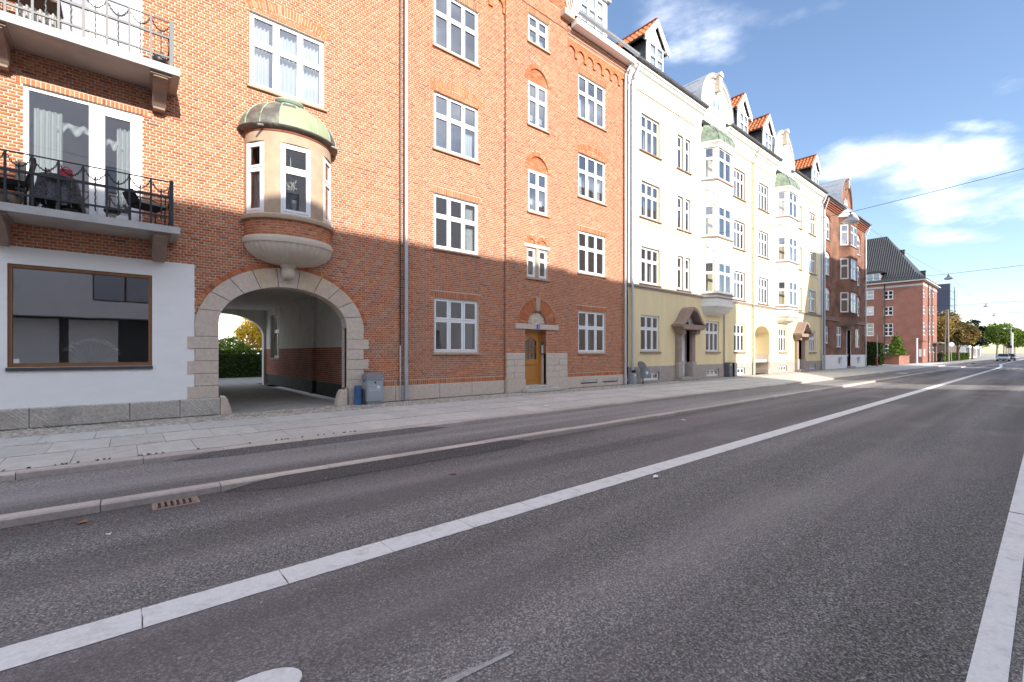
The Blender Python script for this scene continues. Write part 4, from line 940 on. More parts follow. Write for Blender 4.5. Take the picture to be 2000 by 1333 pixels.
for i, (a0, a1) in enumerate(wins):
    p, q = bow_pt(a0, .985), bow_pt(a1, .985); L_ = math.hypot(q[0]-p[0], q[1]-p[1])
    tfw = TF(p, (q[0]-p[0], q[1]-p[1])); window(orl, tfw, 0, L_, 4.74, 6.40, n=1, split=.63, d=-.03, sill=None, fr=.045, sash=.055) if False else None
    w_ = window(B, tfw, 0.0, L_, 4.74, 6.40, n=1, split=.63, d=-.02, sill=None, fr=.045, sash=.055, name='oriel_window', glass='glass_dim' if i == 0 else 'glass')
# dome: dark eaves, copper ribs and panels
dz = 6.71
bow(1, [(1.0, dz-.02), (1.14, dz+.03), (1.17, dz+.06), (1.15, dz+.09), (1.0, dz+.09)]).build('dome_eaves', 'copper_dark', orl)
dprof = [(1.13*math.cos(t), dz+.085+.84*math.sin(t)) for t in [PI/2*k/10*.93 for k in range(11)]]
bow(1, [(r*.985, z-.01) for r, z in dprof], 24).build('copper_dome', 'copper_brown', orl, smooth=True)
for k in range(8):
    for (i0, i1) in ((0, 5), (5, 10)):
        pale = (k == 3 and i0 == 0) or k == 4 or (k == 5 and i0 == 0) or (k == 6 and i0 == 0 and False)
        pm = MB(); pm.lathe(dprof[i0:i1+1], (OX, OY), 3, PI+PI*(k+.01)/8, PI+PI*(k+.99)/8, 1.0, OB/OA); pm.build('dome_plate', 'copper_pale' if pale else ('copper_brown' if k not in (0, 7) else 'copper_green'), orl, smooth=True)
for k in range(1, 8):
    a = PI+PI*k/8; MB().tube([bow_pt(a, r*1.004)+(z+.004,) for r, z in dprof], .012, 5).build('dome_seam', 'copper_seam', orl)
bow(1, [(.12, dz+.88), (.28, dz+.90), (.26, dz+.96), (.30, dz+.98), (.34, dz+1.03), (.33, dz+1.06), (.0, dz+1.10)], 16).build('dome_cap', 'copper_seam', orl)
for a in (PI*1.27, PI*1.78): 
    p, q = bow_pt(a, 1.10), bow_pt(a, 1.30); MB().tube([p+(dz+.03,), q+(dz-.04,)], .024, 8).build('dome_spout', 'zinc', orl)
MB().box(2.2, 4.1, 12.35, 12.5, 4.3, 4.72).build('oriel_floor', 'interior_floor', orl)
mbf = MB(); n=16; mbf.add([bow_pt(PI+PI*k/n, .88)+(4.70,) for k in range(n+1)], [tuple(range(n+1))]); mbf.build('oriel_floor', 'interior_floor', orl)
mbf = MB(); mbf.add([bow_pt(PI+PI*k/n, .88)+(6.44,) for k in range(n+1)], [tuple(range(n, -1, -1))]); mbf.build('oriel_ceiling', 'white_paint', orl)
# ------------------------------------------------------------------ things on the balconies and in the windows
def drape(x0, x1, z0, z1, y, label, mat='curtain', folds=6, amp=.03, gather=None, name='curtain', tf=None):
    n = folds*6; m_ = 10; vs = []; fs = []
    for j in range(m_+1):
        t = j/m_; z = z0+(z1-z0)*t
        for i in range(n+1):
            u = i/n; w = 1.0
            if gather: gz, gw = gather; w = 1-(1-gw)*math.exp(-((z-gz)/.35)**2)
            x = x0+(x1-x0)*u*w if gather and gather[1] > 0 else x0+(x1-x0)*u
            vs.append((x, y+amp*math.sin(u*folds*2*PI+.4*math.sin(3*t)), z))
    for j in range(m_):
        for i in range(n): a = j*(n+1)+i; fs.append((a, a+1, a+n+2, a+n+1))
    mb = MB(tf).add(vs, fs); loc = ((x0+x1)/2, y, z0) if tf is None else None
    return tag(mb.build(name, mat, None, smooth=True, loc=loc), label, 'curtain')
drape(-1.38, -.98, 4.12, 6.2, 12.78, 'white curtain at the left edge of the lower balcony window', folds=5)
drape(-.16, .14, 4.12, 6.2, 12.78, 'white curtain drawn aside in the lower balcony door', folds=4)
def swag(x0, x1, z, y, label):
    n, m_ = 30, 6; vs = []; fs = []
    for j in range(m_+1):
        for i in range(n+1):
            u = i/n; t = j/m_; vs.append((x0+(x1-x0)*u, y+.03*math.sin(u*22+t*4)+.02*math.sin(t*PI*2), z-.05*abs(math.sin(u*9))-.17*t*(1+.25*math.sin(u*14))))
    for j in range(m_):
        for i in range(n): a = j*(n+1)+i; fs.append((a, a+1, a+n+2, a+n+1))
    tag(MB().add(vs, fs).build('curtain_valance', 'curtain', None, smooth=True, loc=((x0+x1)/2, y, z)), label, 'curtain')
swag(-1.1, -.5, 6.08, 12.8, 'ruched white valance behind the fixed pane of the lower balcony'); swag(-.42, -.02, 5.95, 12.8, 'ruched white valance behind the glass of the lower balcony door')
drape(-.35, .15, 7.4, 9.6, 12.8, 'white curtain behind the upper balcony door', folds=6)
drape(2.33, 2.75, 7.98, 9.6, 12.75, 'patterned net curtain in the left light above the copper dome', folds=5); drape(2.90, 3.4, 7.98, 9.6, 12.75, 'patterned net curtain in the middle light above the copper dome', folds=5); drape(3.5, 3.95, 7.98, 9.6, 12.75, 'patterned net curtain in the right light above the copper dome', folds=5)
drape(8.70, 9.0, 7.95, 9.0, 12.75, 'curtain in the right light of the second floor window by the long downpipe', folds=4)
drape(8.75, 9.0, 1.52, 2.5, 12.75, 'curtain in the right light of the ground floor window left of the oak door', folds=4); drape(8.75, 9.02, 4.8, 6.3, 12.75, 'curtain in the right light of the first floor window left of the stair', folds=4)
drape(14.25, 14.60, 11.2, 12.2, 12.75, 'pale curtain in the left light of the top window beside the cream house', folds=4); drape(14.85, 15.15, 11.2, 12.2, 12.75, 'pale curtain in the middle light of the top window beside the cream house', folds=4)
drape(14.25, 14.62, 7.95, 9.0, 12.75, 'white net curtain, left light of the second floor window beside the cream house', folds=5); drape(14.8, 15.1, 7.95, 9.0, 12.75, 'white net curtain, middle light of the second floor window beside the cream house', folds=5); drape(15.4, 15.8, 7.95, 9.0, 12.75, 'white net curtain, right light of the second floor window beside the cream house', folds=5)
drape(14.25, 14.5, 4.85, 6.2, 12.75, 'grey green curtain in the first floor window beside the cream house', mat='beige_cloth', folds=4); drape(15.0, 15.25, 1.5, 2.7, 12.75, 'narrow curtain in the ground floor window right of the oak door', folds=4)
for k, (x, lab) in enumerate(((18.7, 'left light of the cream house first floor corner window'), (19.6, 'right light of the cream house first floor corner window'))): drape(x, x+.3, 4.85, 6.0, 12.78, 'white curtain in the '+lab, folds=4)
drape(19.2, 19.4, 8.0, 9.2, 12.78, 'thin curtain in the cream house second floor corner window', folds=3); drape(19.2, 19.42, 11.1, 12.2, 12.78, 'thin curtain in the cream house third floor corner window', folds=3)
drape(19.8, 20.05, 1.55, 2.6, 12.78, 'curtain in the cream house ground floor corner window', folds=3)
p, q = bow_pt(wins[0][0], .93), bow_pt(wins[0][1], .93); drape(.02, .26, 4.76, 5.72, .06, 'white curtain tied back in the left oriel window', folds=4, amp=.02, tf=TF(p, (q[0]-p[0], q[1]-p[1])))
# garden table under a dark lace cloth
def lathe_thing(name, label, cat, loc, parts):
    t = thing(name, label, cat, loc)
    for nm_, prof, mat, n in parts: MB().lathe([(r, z+loc[2]) for r, z in prof], (loc[0], loc[1]), n).build(nm_, mat, t, smooth=True)
    return t
tb = thing('balcony_table', 'round garden table under a dark lace cloth on the lower balcony', 'table', (-.98, 11.98, 4.0))
n = 48; vs = []; fs = []
for j, (rr, z) in enumerate(((.0, 4.70), (.26, 4.70), (.27, 4.68), (.29, 4.55), (.31, 4.38), (.33, 4.22))):
    for k in range(n):
        a = 2*PI*k/n; w = 1+(.12*math.sin(a*9)*max(0, j-2)/3); vs.append((-.98+rr*w*math.cos(a), 11.98+rr*w*math.sin(a), z-(.10*max(0, math.sin(a*4+.5)) if j == 5 else 0)))
for j in range(5):
    for k in range(n): fs.append((j*n+k, j*n+(k+1) % n, (j+1)*n+(k+1) % n, (j+1)*n+k))
MB().add(vs, fs).build('table_cloth', 'dark_cloth', tb, smooth=True); MB().tube([(-.98, 11.98, 4.0), (-.98, 11.98, 4.68)], .03, 8).build('table_leg', 'plastic_white', tb)
for a in (0, 2.1, 4.2): MB().tube([(-.98, 11.98, 4.05), (-.98+.22*math.cos(a), 11.98+.22*math.sin(a), 4.01)], .02, 6).build('table_foot', 'plastic_white', tb)
bag = thing('hand_bag', 'small red bag on the dark table cloth', 'bag', (-.86, 11.92, 4.70)); MB().add([(-.96,11.86,4.705),(-.76,11.86,4.705),(-.76,11.97,4.705),(-.96,11.97,4.705),(-.94,11.885,4.86),(-.78,11.885,4.86),(-.78,11.95,4.86),(-.94,11.95,4.86)],[(3,2,1,0),(4,5,6,7),(0,1,5,4),(1,2,6,5),(2,3,7,6),(3,0,4,7)]).build('bag_body', 'red_cloth', bag)
MB().tube([(-.92+.12*k/8, 11.917, 4.86+.05*math.sin(PI*k/8)) for k in range(9)], .008, 5).build('bag_handle', 'red_cloth', bag); MB().box(-.935, -.785, 11.872, 11.884, 4.80, 4.855).build('bag_flap', 'red_cloth', bag)
lathe_thing('candle_jar', 'small brass lantern on the dark table cloth', 'lantern', (-1.10, 11.90, 4.70), [('jar', [(.0,0),(.04,0),(.05,.03),(.045,.07),(.02,.09),(.028,.10),(.0,.11)], 'sandstone', 10)])
def chair(name, label, x, y, z, rot, mat, seat, cushion=None, bh=.95):
    t = thing(name, label, 'chair', (x, y, z)); ca, sa = math.cos(rot), math.sin(rot)
    tf = lambda u, d, h: (x+ca*u-sa*d, y+sa*u+ca*d, z+h)
    MB(tf).box(-.24,.24,-.24,.22,.40,.43).build('seat', seat, t); MB(tf).add([(-.24,.20,.43),(.24,.20,.43),(.24,.24,.43),(-.24,.24,.43),(-.22,.32,bh),(.22,.32,bh),(.22,.35,bh),(-.22,.35,bh)],[(3,2,1,0),(4,5,6,7),(0,1,5,4),(1,2,6,5),(2,3,7,6),(3,0,4,7)]).build('backrest', seat, t)
    for u in (-.22, .22):
        for d in (-.22, .21): MB(tf).tube([(u,d,0),(u,d,.42)], .013, 6).build('leg', mat, t)
        MB(tf).tube([(u,-.22,.42),(u,-.23,.63),(u,-.1,.66),(u,.24,.65)], .012, 6).build('armrest', mat, t)
    if cushion:
        MB(tf).cbox(-.23,.23,-.24,.22,.431,.49,.02).build('cushion', cushion, t)
    return t
chair('balcony_chair', 'dark folding chair with a beige cushion at the right end of the lower balcony', .33, 12.0, 4.0, 1.9, 'iron', 'black_cloth', 'beige_cloth', .66)
chair('balcony_chair', 'dark cloth covered chair at the left end of the lower balcony', -1.62, 12.05, 4.0, -1.5, 'iron', 'black_cloth', 'black_cloth')
tag(drape(-1.52, -1.38, 4.35, 4.86, 11.93, 'beige cloth hung over the left balcony chair', 'beige_cloth', 2, .015, name='cloth'), 'beige cloth hung over the left balcony chair', 'cloth')
lathe_thing('balcony_pot', 'wicker pot on the floor at the left end of the lower balcony', 'pot', (-1.55, 11.78, 4.0), [('pot', [(.0,0),(.10,0),(.14,.10),(.15,.18),(.13,.22),(.11,.22),(.10,.15),(.0,.15)], 'wicker', 14)])
lathe_thing('grill_pot', 'small dark grill standing by the lower balcony door', 'grill', (-.22, 12.2, 4.0), [('stand', [(.0,0),(.05,0),(.05,.18),(.11,.22)], 'silver', 12), ('bowl', [(.0,.20),(.10,.21),(.14,.27),(.13,.30),(.0,.33)], 'iron', 14)])
tbs = thing('tiled_table', 'small table with a brown tiled top on the upper balcony', 'table', (-1.35, 12.05, 7.26))
MB().box(-1.75, -.93, 11.80, 12.3, 7.86, 7.90).build('table_top', 'brown_render', tbs); [MB().tube([(a, b, 7.26), (a, b, 7.86)], .018, 6).build('leg', 'iron', tbs) for a in (-1.7, -.98) for b in (11.85, 12.25)]
drape(-1.5, -.92, 7.27, 7.62, 11.80, 'grey plastic cover gathered on the upper balcony floor', 'concrete', 7, .05, name='plastic_cover'); bpy.data.objects['plastic_cover']['category'] = 'cover'
wp = thing('plant_stand', 'black wire plant stand with a clay pot at the corner of the upper balcony', 'plant stand', (.52, 11.95, 7.26))
for a in range(4): MB().tube([(.52+.12*math.cos(a*PI/2), 11.95+.12*math.sin(a*PI/2), 7.26), (.52+.10*math.cos(a*PI/2), 11.95+.10*math.sin(a*PI/2), 7.42)], .008, 5).build('leg', 'iron', wp)
MB().lathe([(.0,7.40),(.09,7.40),(.13,7.52),(.12,7.53),(.0,7.50)], (.52, 11.95), 14).build('pot', 'iron', wp, smooth=True)
MB().lathe([(.0,7.27),(.07,7.27),(.10,7.36),(.0,7.37)], (.52, 11.95), 12).build('clay_pot', 'roof_dark', wp)
def leaf_cloud(n, cents, size, flat=.6, rng=RNG, shell=.55):
    """n leaf quads spread through ellipsoids (cx,cy,cz,rx,ry,rz)"""
    cents = np.array(cents); wts = cents[:, 3]*cents[:, 4]*cents[:, 5]; idx = rng.choice(len(cents), n, p=wts/wts.sum())
    d = rng.normal(size=(n, 3)); d /= np.linalg.norm(d, axis=1, keepdims=True); rad = rng.uniform(shell, 1, n)**.6
    # clumps: pull leaves toward nearby clump points so that gaps open
    P = cents[idx, :3]+d*rad[:, None]*cents[idx, 3:6]
    nc = max(8, n//28); cl = P[rng.choice(n, nc)]; j = rng.integers(0, nc, n)
    near = cl[j]; P = np.where(rng.random((n, 1)) < .72, near+rng.normal(size=(n, 3))*cents[idx, 3:6]*.13, P)
    a = rng.normal(size=(n, 3)); a /= np.linalg.norm(a, axis=1, keepdims=True); b = np.cross(a, rng.normal(size=(n, 3))); b /= np.linalg.norm(b, axis=1, keepdims=True)
    s = size*rng.uniform(.6, 1.3, (n, 1)); V = np.stack([P-a*s, P+b*s*flat, P+a*s, P-b*s*flat], 1).reshape(-1, 3); F = np.arange(n*4).reshape(-1, 4)
    return V, F
V, F = leaf_cloud(90, [(.52, 11.95, 7.60, .14, .14, .10)], .025); npmesh('dry_leaves', V, F, 'leaf_litter', wp)
# ornaments in the oriel
def in_bow(a, r): return bow_pt(a, r)
vx, vy = in_bow(PI*1.475, .80)
lathe_thing('oil_lamp', 'white porcelain oil lamp with a frilled shade in the middle oriel window', 'lamp', (vx, vy, 4.735), [('foot', [(.0,0),(.05,0),(.075,.05),(.08,.10),(.05,.15),(.025,.17)], 'porcelain', 14), ('shade', [(.03,.17),(.06,.22),(.075,.27),(.06,.32),(.045,.34),(.07,.38)], 'porcelain', 14)])
for k, (a, side) in enumerate(((PI*1.42, 'left'), (PI*1.535, 'right'))):
    x, y = in_bow(a, .80)
    lathe_thing('candlestick', f'silver candlestick with a pink candle {side} of the oil lamp in the oriel', 'candlestick', (x, y, 4.735), [('stick', [(.0,0),(.045,0),(.04,.015),(.01,.03),(.008,.13),(.05,.15),(.045,.165),(.012,.17)], 'silver', 10), ('candle', [(.018,.17),(.018,.26),(.0,.262)], 'candle', 8)])
cx_, cy_ = in_bow(PI*1.45, .66); ch = thing('chandelier', 'small crystal chandelier hanging in the middle oriel window', 'chandelier', (cx_, cy_, 5.55))
mb = MB()
for k in range(60):
    a = RNG.uniform(0, 2*PI); r = RNG.uniform(.03, .15); z = 5.62-.22*RNG.random()-.4*(.15-r)*0; mb.lathe([(.001, z+.03), (.010, z), (.001, z-.03)], (cx_+r*math.cos(a), cy_+r*math.sin(a)), 4)
mb.build('crystals', 'porcelain', ch); MB().tube([(cx_, cy_, 5.6), (cx_, cy_, 6.4)], .008, 5).lathe([(.02,5.72),(.12,5.66),(.15,5.64)], (cx_, cy_), 12).build('rod', 'silver', ch)
fx, fy = in_bow(PI*1.225, .80)
lathe_thing('figurine', 'white porcelain figurine at the sill of the left oriel window', 'figurine', (fx, fy, 4.735), [('figure', [(.0,0),(.07,0),(.075,.04),(.055,.10),(.045,.15),(.03,.18),(.04,.21),(.045,.24),(.03,.275),(.0,.285)], 'porcelain', 12)])
# dried flowers in the shop window
fl = thing('dried_flowers', 'fan of pale dried flowers in the shop window', 'flowers', (-.55, 12.85, 1.15))
mb = MB(); hb = MB(); rnd = random.Random(5)
for k in range(30):
    t = -1+2*k/29; x = -.55+t*.42+rnd.uniform(-.02,.02); z = 1.30+.38*math.cos(t*1.25)+rnd.uniform(-.03,.05); y = 12.85+rnd.uniform(-.08,.08)
    mb.tube([(-.55+t*.05, 12.85, 1.16), ((-.55+x)/2+t*.03, y, 1.16+(z-1.16)*.55), (x, y, z)], .0035, 4, False)
    for q in range(16):
        a = rnd.uniform(0, 2*PI); r = rnd.uniform(0, .05); hb.lathe([(.001, .020), (.019, 0), (.001, -.014)], (0, 0), 4); m_ = 3*4
        ox, oy, oz = x+r*math.cos(a), y+r*math.sin(a)*.7, z+.02-r*.4+rnd.uniform(-.01,.01)
        hb.v[-m_:] = [(a_+ox, b_+oy, c_+oz) for a_, b_, c_ in hb.v[-m_:]]
mb.build('stems', 'dried_stem', fl); hb.build('flower_heads', 'dried_flower', fl)
MB().lathe([(.0,1.10),(.07,1.10),(.09,1.14),(.05,1.19),(.04,1.21)], (-.55, 12.85), 14).build('vase', 'iron', fl)
MB().box(-2.2, 1.15, 12.62, 13.2, 1.06, 1.10).build('display_shelf', 'white_paint', B)
# ================================================================== ground, road, pavements
def structure(o): o['kind'] = 'structure'; return o
structure(MB().quad((-400,-600,-.20),(2500,-600,-.20),(2500,1500,-.20),(-400,1500,-.20)).build('ground', 'asphalt_path'))
def bend(x): t = min(1, max(0, (x-72)/24)); return .9*t*t*(3-2*t)
def strip(y0, y1, z, xs, mb=None):
    mb = mb or MB()
    for a, b in zip(xs, xs[1:]): mb.quad((a, y0+bend(a), z), (b, y0+bend(b), z), (b, y1+bend(b), z), (a, y1+bend(a), z))
    return mb
XS = [-40, -20, 0, 20, 40, 60, 72]+[72+4*k for k in range(1, 9)]+[120, 200, 400, 900]
road = structure(strip(-7.6, 6.14, -.17, XS).build('road', 'asphalt'))
track = structure(strip(6.30, 7.93, -.088, XS).build('cycle_path', 'asphalt_track')); MB().box(-40, 85, 6.30, 7.93, -.19, -.092).build('cycle_path_bed', 'joint_sand', track)
pave = structure(MB().box(-40, 93, 7.98, 12.55, -.19, -.012).build('pavement', 'joint_sand'))
MB().box(-40, 220, -11, -7.75, -.19, -.03).build('far_pavement', 'asphalt_path', pave)
# kerb stones
def kerbs(y0, y1, ztop, zbot, lens, x0, x1, parent, nm, drop=None):
    x = x0; k = 0; r = random.Random(9)
    while x < x1:
        L_ = lens[k % len(lens)]*r.uniform(.9, 1.1); g = r.uniform(.82, 1.12); e = .004; dz = r.uniform(-.004, .004); b = .018
        a, c = x+e, x+L_-e; zt = ztop+dz-(drop(x) if drop else 0)
        pr = [(y0+b*.3, zbot), (y0, zt-b), (y0+b, zt), (y1, zt-.002), (y1, zbot)]
        MB().prism(pr, a, c, 'yz', (g, g*r.uniform(.96, 1.0), g*r.uniform(.92, .99))).build(nm, 'kerb_granite', parent); x += L_; k += 1
kerb = structure(MB().box(-40, 93, 6.16, 6.28, -.19, -.12).build('kerb', 'joint_sand'))
kerbs(6.13, 6.295, -.082, -.19, (.84, .83, 1.25, 1.1, 1.2, .95), -3.0, 62, kerb, 'kerb_stone')
kerbs(7.935, 8.10, .0, -.12, (1.1, .9, 1.3, 1.0), -3.0, 48, pave, 'kerb_stone')
strip(6.13, 6.295, -.06, XS[5:], MB()).build('far_kerb', 'kerb_granite', kerb) if False else MB().box(62, 72, 6.13, 6.295, -.19, -.084, (1,1,1)).build('far_kerb', 'kerb_granite', kerb); MB().box(96, 400, 7.03, 7.195, -.19, -.084, (1,1,1)).build('far_kerb', 'kerb_granite', kerb)
MB().box(48, 93, 7.935, 8.1, -.12, -.002, (1,1,1)).build('far_kerb', 'kerb_granite', pave)
# paving slabs, one object each
slab_me = {}
def slab(w, d):
    out = []
    for k in range(5):
        g = .93+.03*k+random.uniform(-.01,.01); o = MB().add([(-w/2+.004,-d/2+.004,-.05),(w/2-.004,-d/2+.004,-.05),(w/2-.004,d/2-.004,-.05),(-w/2+.004,d/2-.004,-.05),(-w/2+.004,-d/2+.004,0),(w/2-.004,-d/2+.004,0),(w/2-.004,d/2-.004,0),(-w/2+.004,d/2-.004,0)],
              [(4,5,6,7),(0,1,5,4),(1,2,6,5),(2,3,7,6),(3,0,4,7)], (g, g, g*1.01)).build('t', 'paving'); out.append(o.data); bpy.data.objects.remove(o)
    return out
rows = [(8.12, 9.14), (9.20, 10.20), (10.26, 11.22)]
for r_, (ya, yb) in enumerate(rows):
    ms = slab(.68, yb-ya); x = -2.6+[.0, .36, .15][r_]
    nmax = 68 if r_ == 0 else 62
    for k in range(nmax):
        o = link('paving_slab', random.choice(ms), pave, loc=(x+.34, (ya+yb)/2, random.uniform(-.003, .002))); o.rotation_euler = (random.uniform(-.003,.003), random.uniform(-.003,.003), random.uniform(-.004,.004)); x += .68
    MB().box(x, 93, ya, yb, -.05, -.003, (.95,.95,.95)).build('far_paving', 'paving', pave)
# rows of small cobbles between the slabs and along the house wall
def cobbles(regions, size, nm, seed, parent, zt=0.0, skip=None, colr=(.75, 1.25)):
    r = np.random.default_rng(seed); V = []; C = []
    for (x0, x1, y0, y1) in regions:
        ny = max(1, round((y1-y0)/size)); nx = max(1, round((x1-x0)/size)); py = (y1-y0)/ny; px = (x1-x0)/nx
        for j in range(ny):
            for i in range(nx):
                cx = x0+(i+.5+(.5 if j % 2 else 0)*.9)*px; cy = y0+(j+.5)*py
                if skip and skip(cx, cy): continue
                w = px*.5*r.uniform(.80, .93); d = py*.5*r.uniform(.80, .93); z = zt+r.uniform(-.008, .004); j4 = r.normal(0, .05*size, (4, 2))
                base = np.array([(-w,-d),(w,-d),(w,d),(-w,d)])+j4; top = base*.78
                V.append([(cx+a, cy+b, z-.03) for a, b in base]+[(cx+a, cy+b, z) for a, b in top]); g = r.uniform(*colr); t = r.uniform(.93, 1.03); C.append((g, g*t, g*t*.97))
    n = len(V); V = np.array(V).reshape(-1, 3); f = np.array([(4,5,6,7),(0,1,5,4),(1,2,6,5),(2,3,7,6),(3,0,4,7)]); F = (f[None]+(np.arange(n)*8)[:, None, None]).reshape(-1, 4)
    return npmesh(nm, V, F, 'sett', parent, np.repeat(np.array(C), 5, 0), 'stuff')
inarch = lambda x, y: 1.45 < x < 5.45
cobbles([(-3.5, 46, 11.28, 12.40)], .098, 'cobbles', 1, pave, skip=lambda x, y: inarch(x, y) or (10.85 < x < 12.75 and y > 12.0))
cobbles([(-3.5, 44, 9.145, 9.195), (-3.5, 44, 10.205, 10.255)], .07, 'cobbles', 2, pave)
# larger setts before the archway, each a part
sm = []
for k in range(8):
    g = random.uniform(.8, 1.2); j = [(random.uniform(-.006,.006), random.uniform(-.006,.006)) for _ in range(4)]; w, d = .092, .058
    base = [(-w,-d),(w,-d),(w,d),(-w,d)]; vs = [(a+p[0], b+p[1], -.04) for (a, b), p in zip(base, j)]+[((a+p[0])*.93, (b+p[1])*.9, 0) for (a, b), p in zip(base, j)]
    o = MB().add(vs, [(4,5,6,7),(0,1,5,4),(1,2,6,5),(2,3,7,6),(3,0,4,7)], (g, g*.96, g*.91)).build('t', 'sett'); sm.append(o.data); bpy.data.objects.remove(o)
y = 11.30; row = 0
while y < 12.42:
    x = 1.52+(.1 if row % 2 else 0)
    while x < 5.4:
        o = link('sett', random.choice(sm), pave, loc=(x+.06, y+.09, random.uniform(-.004,.004))); o.rotation_euler = (0, 0, PI/2+random.uniform(-.04,.04)); x += .134
    y += .2; row += 1
MB().box(1.6, 4.65, 12.40, 24.2, -.10, .002).build('passage_floor', 'asphalt_path', pave)
MB().box(-30, 40, 24.15, 70, -.10, -.004).build('courtyard_ground', 'asphalt_path', pave)
# asphalt ramps laid against the kerbs
def ramp(x0, x1, yk, yo, zk, zo, parent, taper=.5):
    n = 16; vs = []; fs = []
    for i in range(n+1):
        x = x0+(x1-x0)*i/n; t = min(1, min(x-x0, x1-x)/taper+.02); vs += [(x, yk, zo+(zk-zo)*t), (x, yk+(yo-yk)*(.25+.75*t)*(1+.05*math.sin(x*5)), zo+.003), (x, yk+(yo-yk)*.45*t, zo+(zk-zo)*t*.75)]
    for i in range(n): a = 3*i; fs += [(a, a+2, a+5, a+3), (a+2, a+1, a+4, a+5)]
    MB().add(vs, fs).build('asphalt_ramp', 'asphalt_patch', parent)
ramp(.85, 5.6, 6.128, 5.84, -.095, -.169, road); ramp(.5, 4.95, 7.932, 7.74, -.022, -.0875, track)
# gutter grate
g = tag(MB().box(.20, .60, 5.84, 6.10, -.175, -.163).build('drain_grate', 'ledge_brown', None), 'rusty iron drain grate in the gutter below the kerb', 'drain')
for k in range(6): MB().box(.245+.052*k, .272+.052*k, 5.875, 6.065, -.162, -.160).build('slot', 'black', g)
MB().box(.24, .56, 5.87, 6.07, -.1635, -.1625).build('slot_bed', 'ledge_brown', g)
for k in range(7): MB().box(.232+.052*k, .245+.052*k, 5.87, 6.07, -.163, -.152).build('bar', 'ledge_brown', g)
# road markings
MR = random.Random(2)
def mark(pts, z=-.166, nm='lane_marking', mat='white_marking'):
    # thermoplastic laid by hand: the edges wander by a few millimetres
    out = []
    for (a, b), (c, d) in zip(pts, pts[1:]+pts[:1]):
        L_ = math.hypot(c-a, d-b); n = max(1, min(90, int(L_/.06))) if a < 14 and b > .5 else 1
        for k in range(n): t = k/n; out.append((a+(c-a)*t+(MR.gauss(0, .0022) if k else 0), b+(d-b)*t+(MR.gauss(0, .0022) if k else 0)))
    MB().add([(x, y, z) for x, y in out], [tuple(range(len(out)))]).build(nm, mat, road)
x = -2.27
while x < 60:
    L_ = .78 if x < 12 else 2.4; e = .0028 if x < 12 else .001; mark([(x+e, 3.38), (x+L_-e, 3.38), (x+L_-e, 3.645), (x+e, 3.645)]); x += L_
xs_ = [59.5, 66, 72]+[72+4*k for k in range(1, 7)]+[120+20*k for k in range(0, 12)]
for a, b in zip(xs_, xs_[1:]): mark([(a, 3.38+bend(a)), (b, 3.38+bend(b)), (b, 3.645+bend(b)), (a, 3.645+bend(a))])
x = .92
while x < 40: mark([(x, .13), (x+5.8, .13), (x+5.8, .262), (x, .262)]); x += 5.83
mark([(3.0, -.02), (4.3, -.02), (4.3, .085), (3.0, .085)])
for k in range(12): mark([(64.6, 3.2-.45*k), (65.8, 3.2-.45*k), (65.8, 2.95-.45*k), (64.6, 2.95-.45*k)], nm='crossing_mark')
# rounded head of a lane symbol at the lower edge
mark([(.10, 2.29), (.44, 2.28)]+[(.46+.205*math.sin(PI*k/12), 2.405-.13*math.cos(PI*k/12)) for k in range(13)]+[(.10, 2.55)], nm='lane_symbol')
mark([(1.10, 1.86), (1.56, 1.83), (1.58, 1.855), (1.12, 1.90)], nm='worn_marking', mat='worn_marking')
for (x, y, w) in ((43.5, 7.1, .5),): mark([(x, y-.3), (x+1.2, y-.3), (x+1.2, y+.3), (x, y+.3)], z=-.084, nm='cycle_symbol')
# fallen leaves, paper scraps, weeds
def scrap(nm, x, y, z, s, mat, label, cat, seed):
    r = random.Random(seed); n = 8; a0 = r.uniform(0, 6); vs = [(x, y, z+.012)]
    for k in range(n): a = a0+2*PI*k/n; q = s*(.5+.5*abs(math.cos(a-a0)))*r.uniform(.75, 1.15); vs.append((x+q*math.cos(a), y+q*math.sin(a), z+.004+r.uniform(0, .02)))
    tag(MB().add(vs, [(0, 1+k, 1+(k+1) % n) for k in range(n)]).build(nm, mat, None, loc=(x, y, z)), label, cat)
scrap('fallen_leaf', -.32, 5.83, -.168, .05, 'leaf_litter', 'brown fallen leaf on the road just left of the drain grate', 'leaf', 1)
scrap('fallen_leaf', 3.25, 5.05, -.168, .05, 'leaf_litter', 'brown fallen leaf on the road below the dark asphalt ramp', 'leaf', 2)
scrap('paper_scrap', 8.6, 8.7, .002, .11, 'paper', 'crumpled white paper lying on the pavement below the oak door', 'litter', 3)
scrap('paper_scrap', -.12, 5.3, -.168, .03, 'paper', 'small white scrap on the road left of the drain grate', 'litter', 4)
scrap('paper_scrap', 5.15, 3.25, -.168, .06, 'paper', 'flat white scrap beside the long white line', 'litter', 5)
scrap('paper_scrap', 10.05, 5.6, -.168, .08, 'paper', 'white scrap in the gutter below the cream house', 'litter', 6)
V = []; r = np.random.default_rng(4)
for k in range(34):
    x = r.uniform(-1.3, 3.2); y = 8.115+r.normal(0, .006); 
    for q in range(9): a = r.uniform(0, 2*PI); l = r.uniform(.008, .03); h = r.uniform(.005, .025); V.append([(x,y,.0),(x+l*math.cos(a)*.6-.006,y+l*math.sin(a)*.6,h*.8),(x+l*math.cos(a),y+l*math.sin(a),h),(x+l*math.cos(a)*.6+.006,y+l*math.sin(a)*.6,h*.8)])
V = np.array(V).reshape(-1, 3); o = npmesh('weeds', V, np.arange(len(V)).reshape(-1, 4), 'weed', None, kind='stuff'); tag(o, 'tiny green weeds in the joint along the pavement edge', 'weeds')
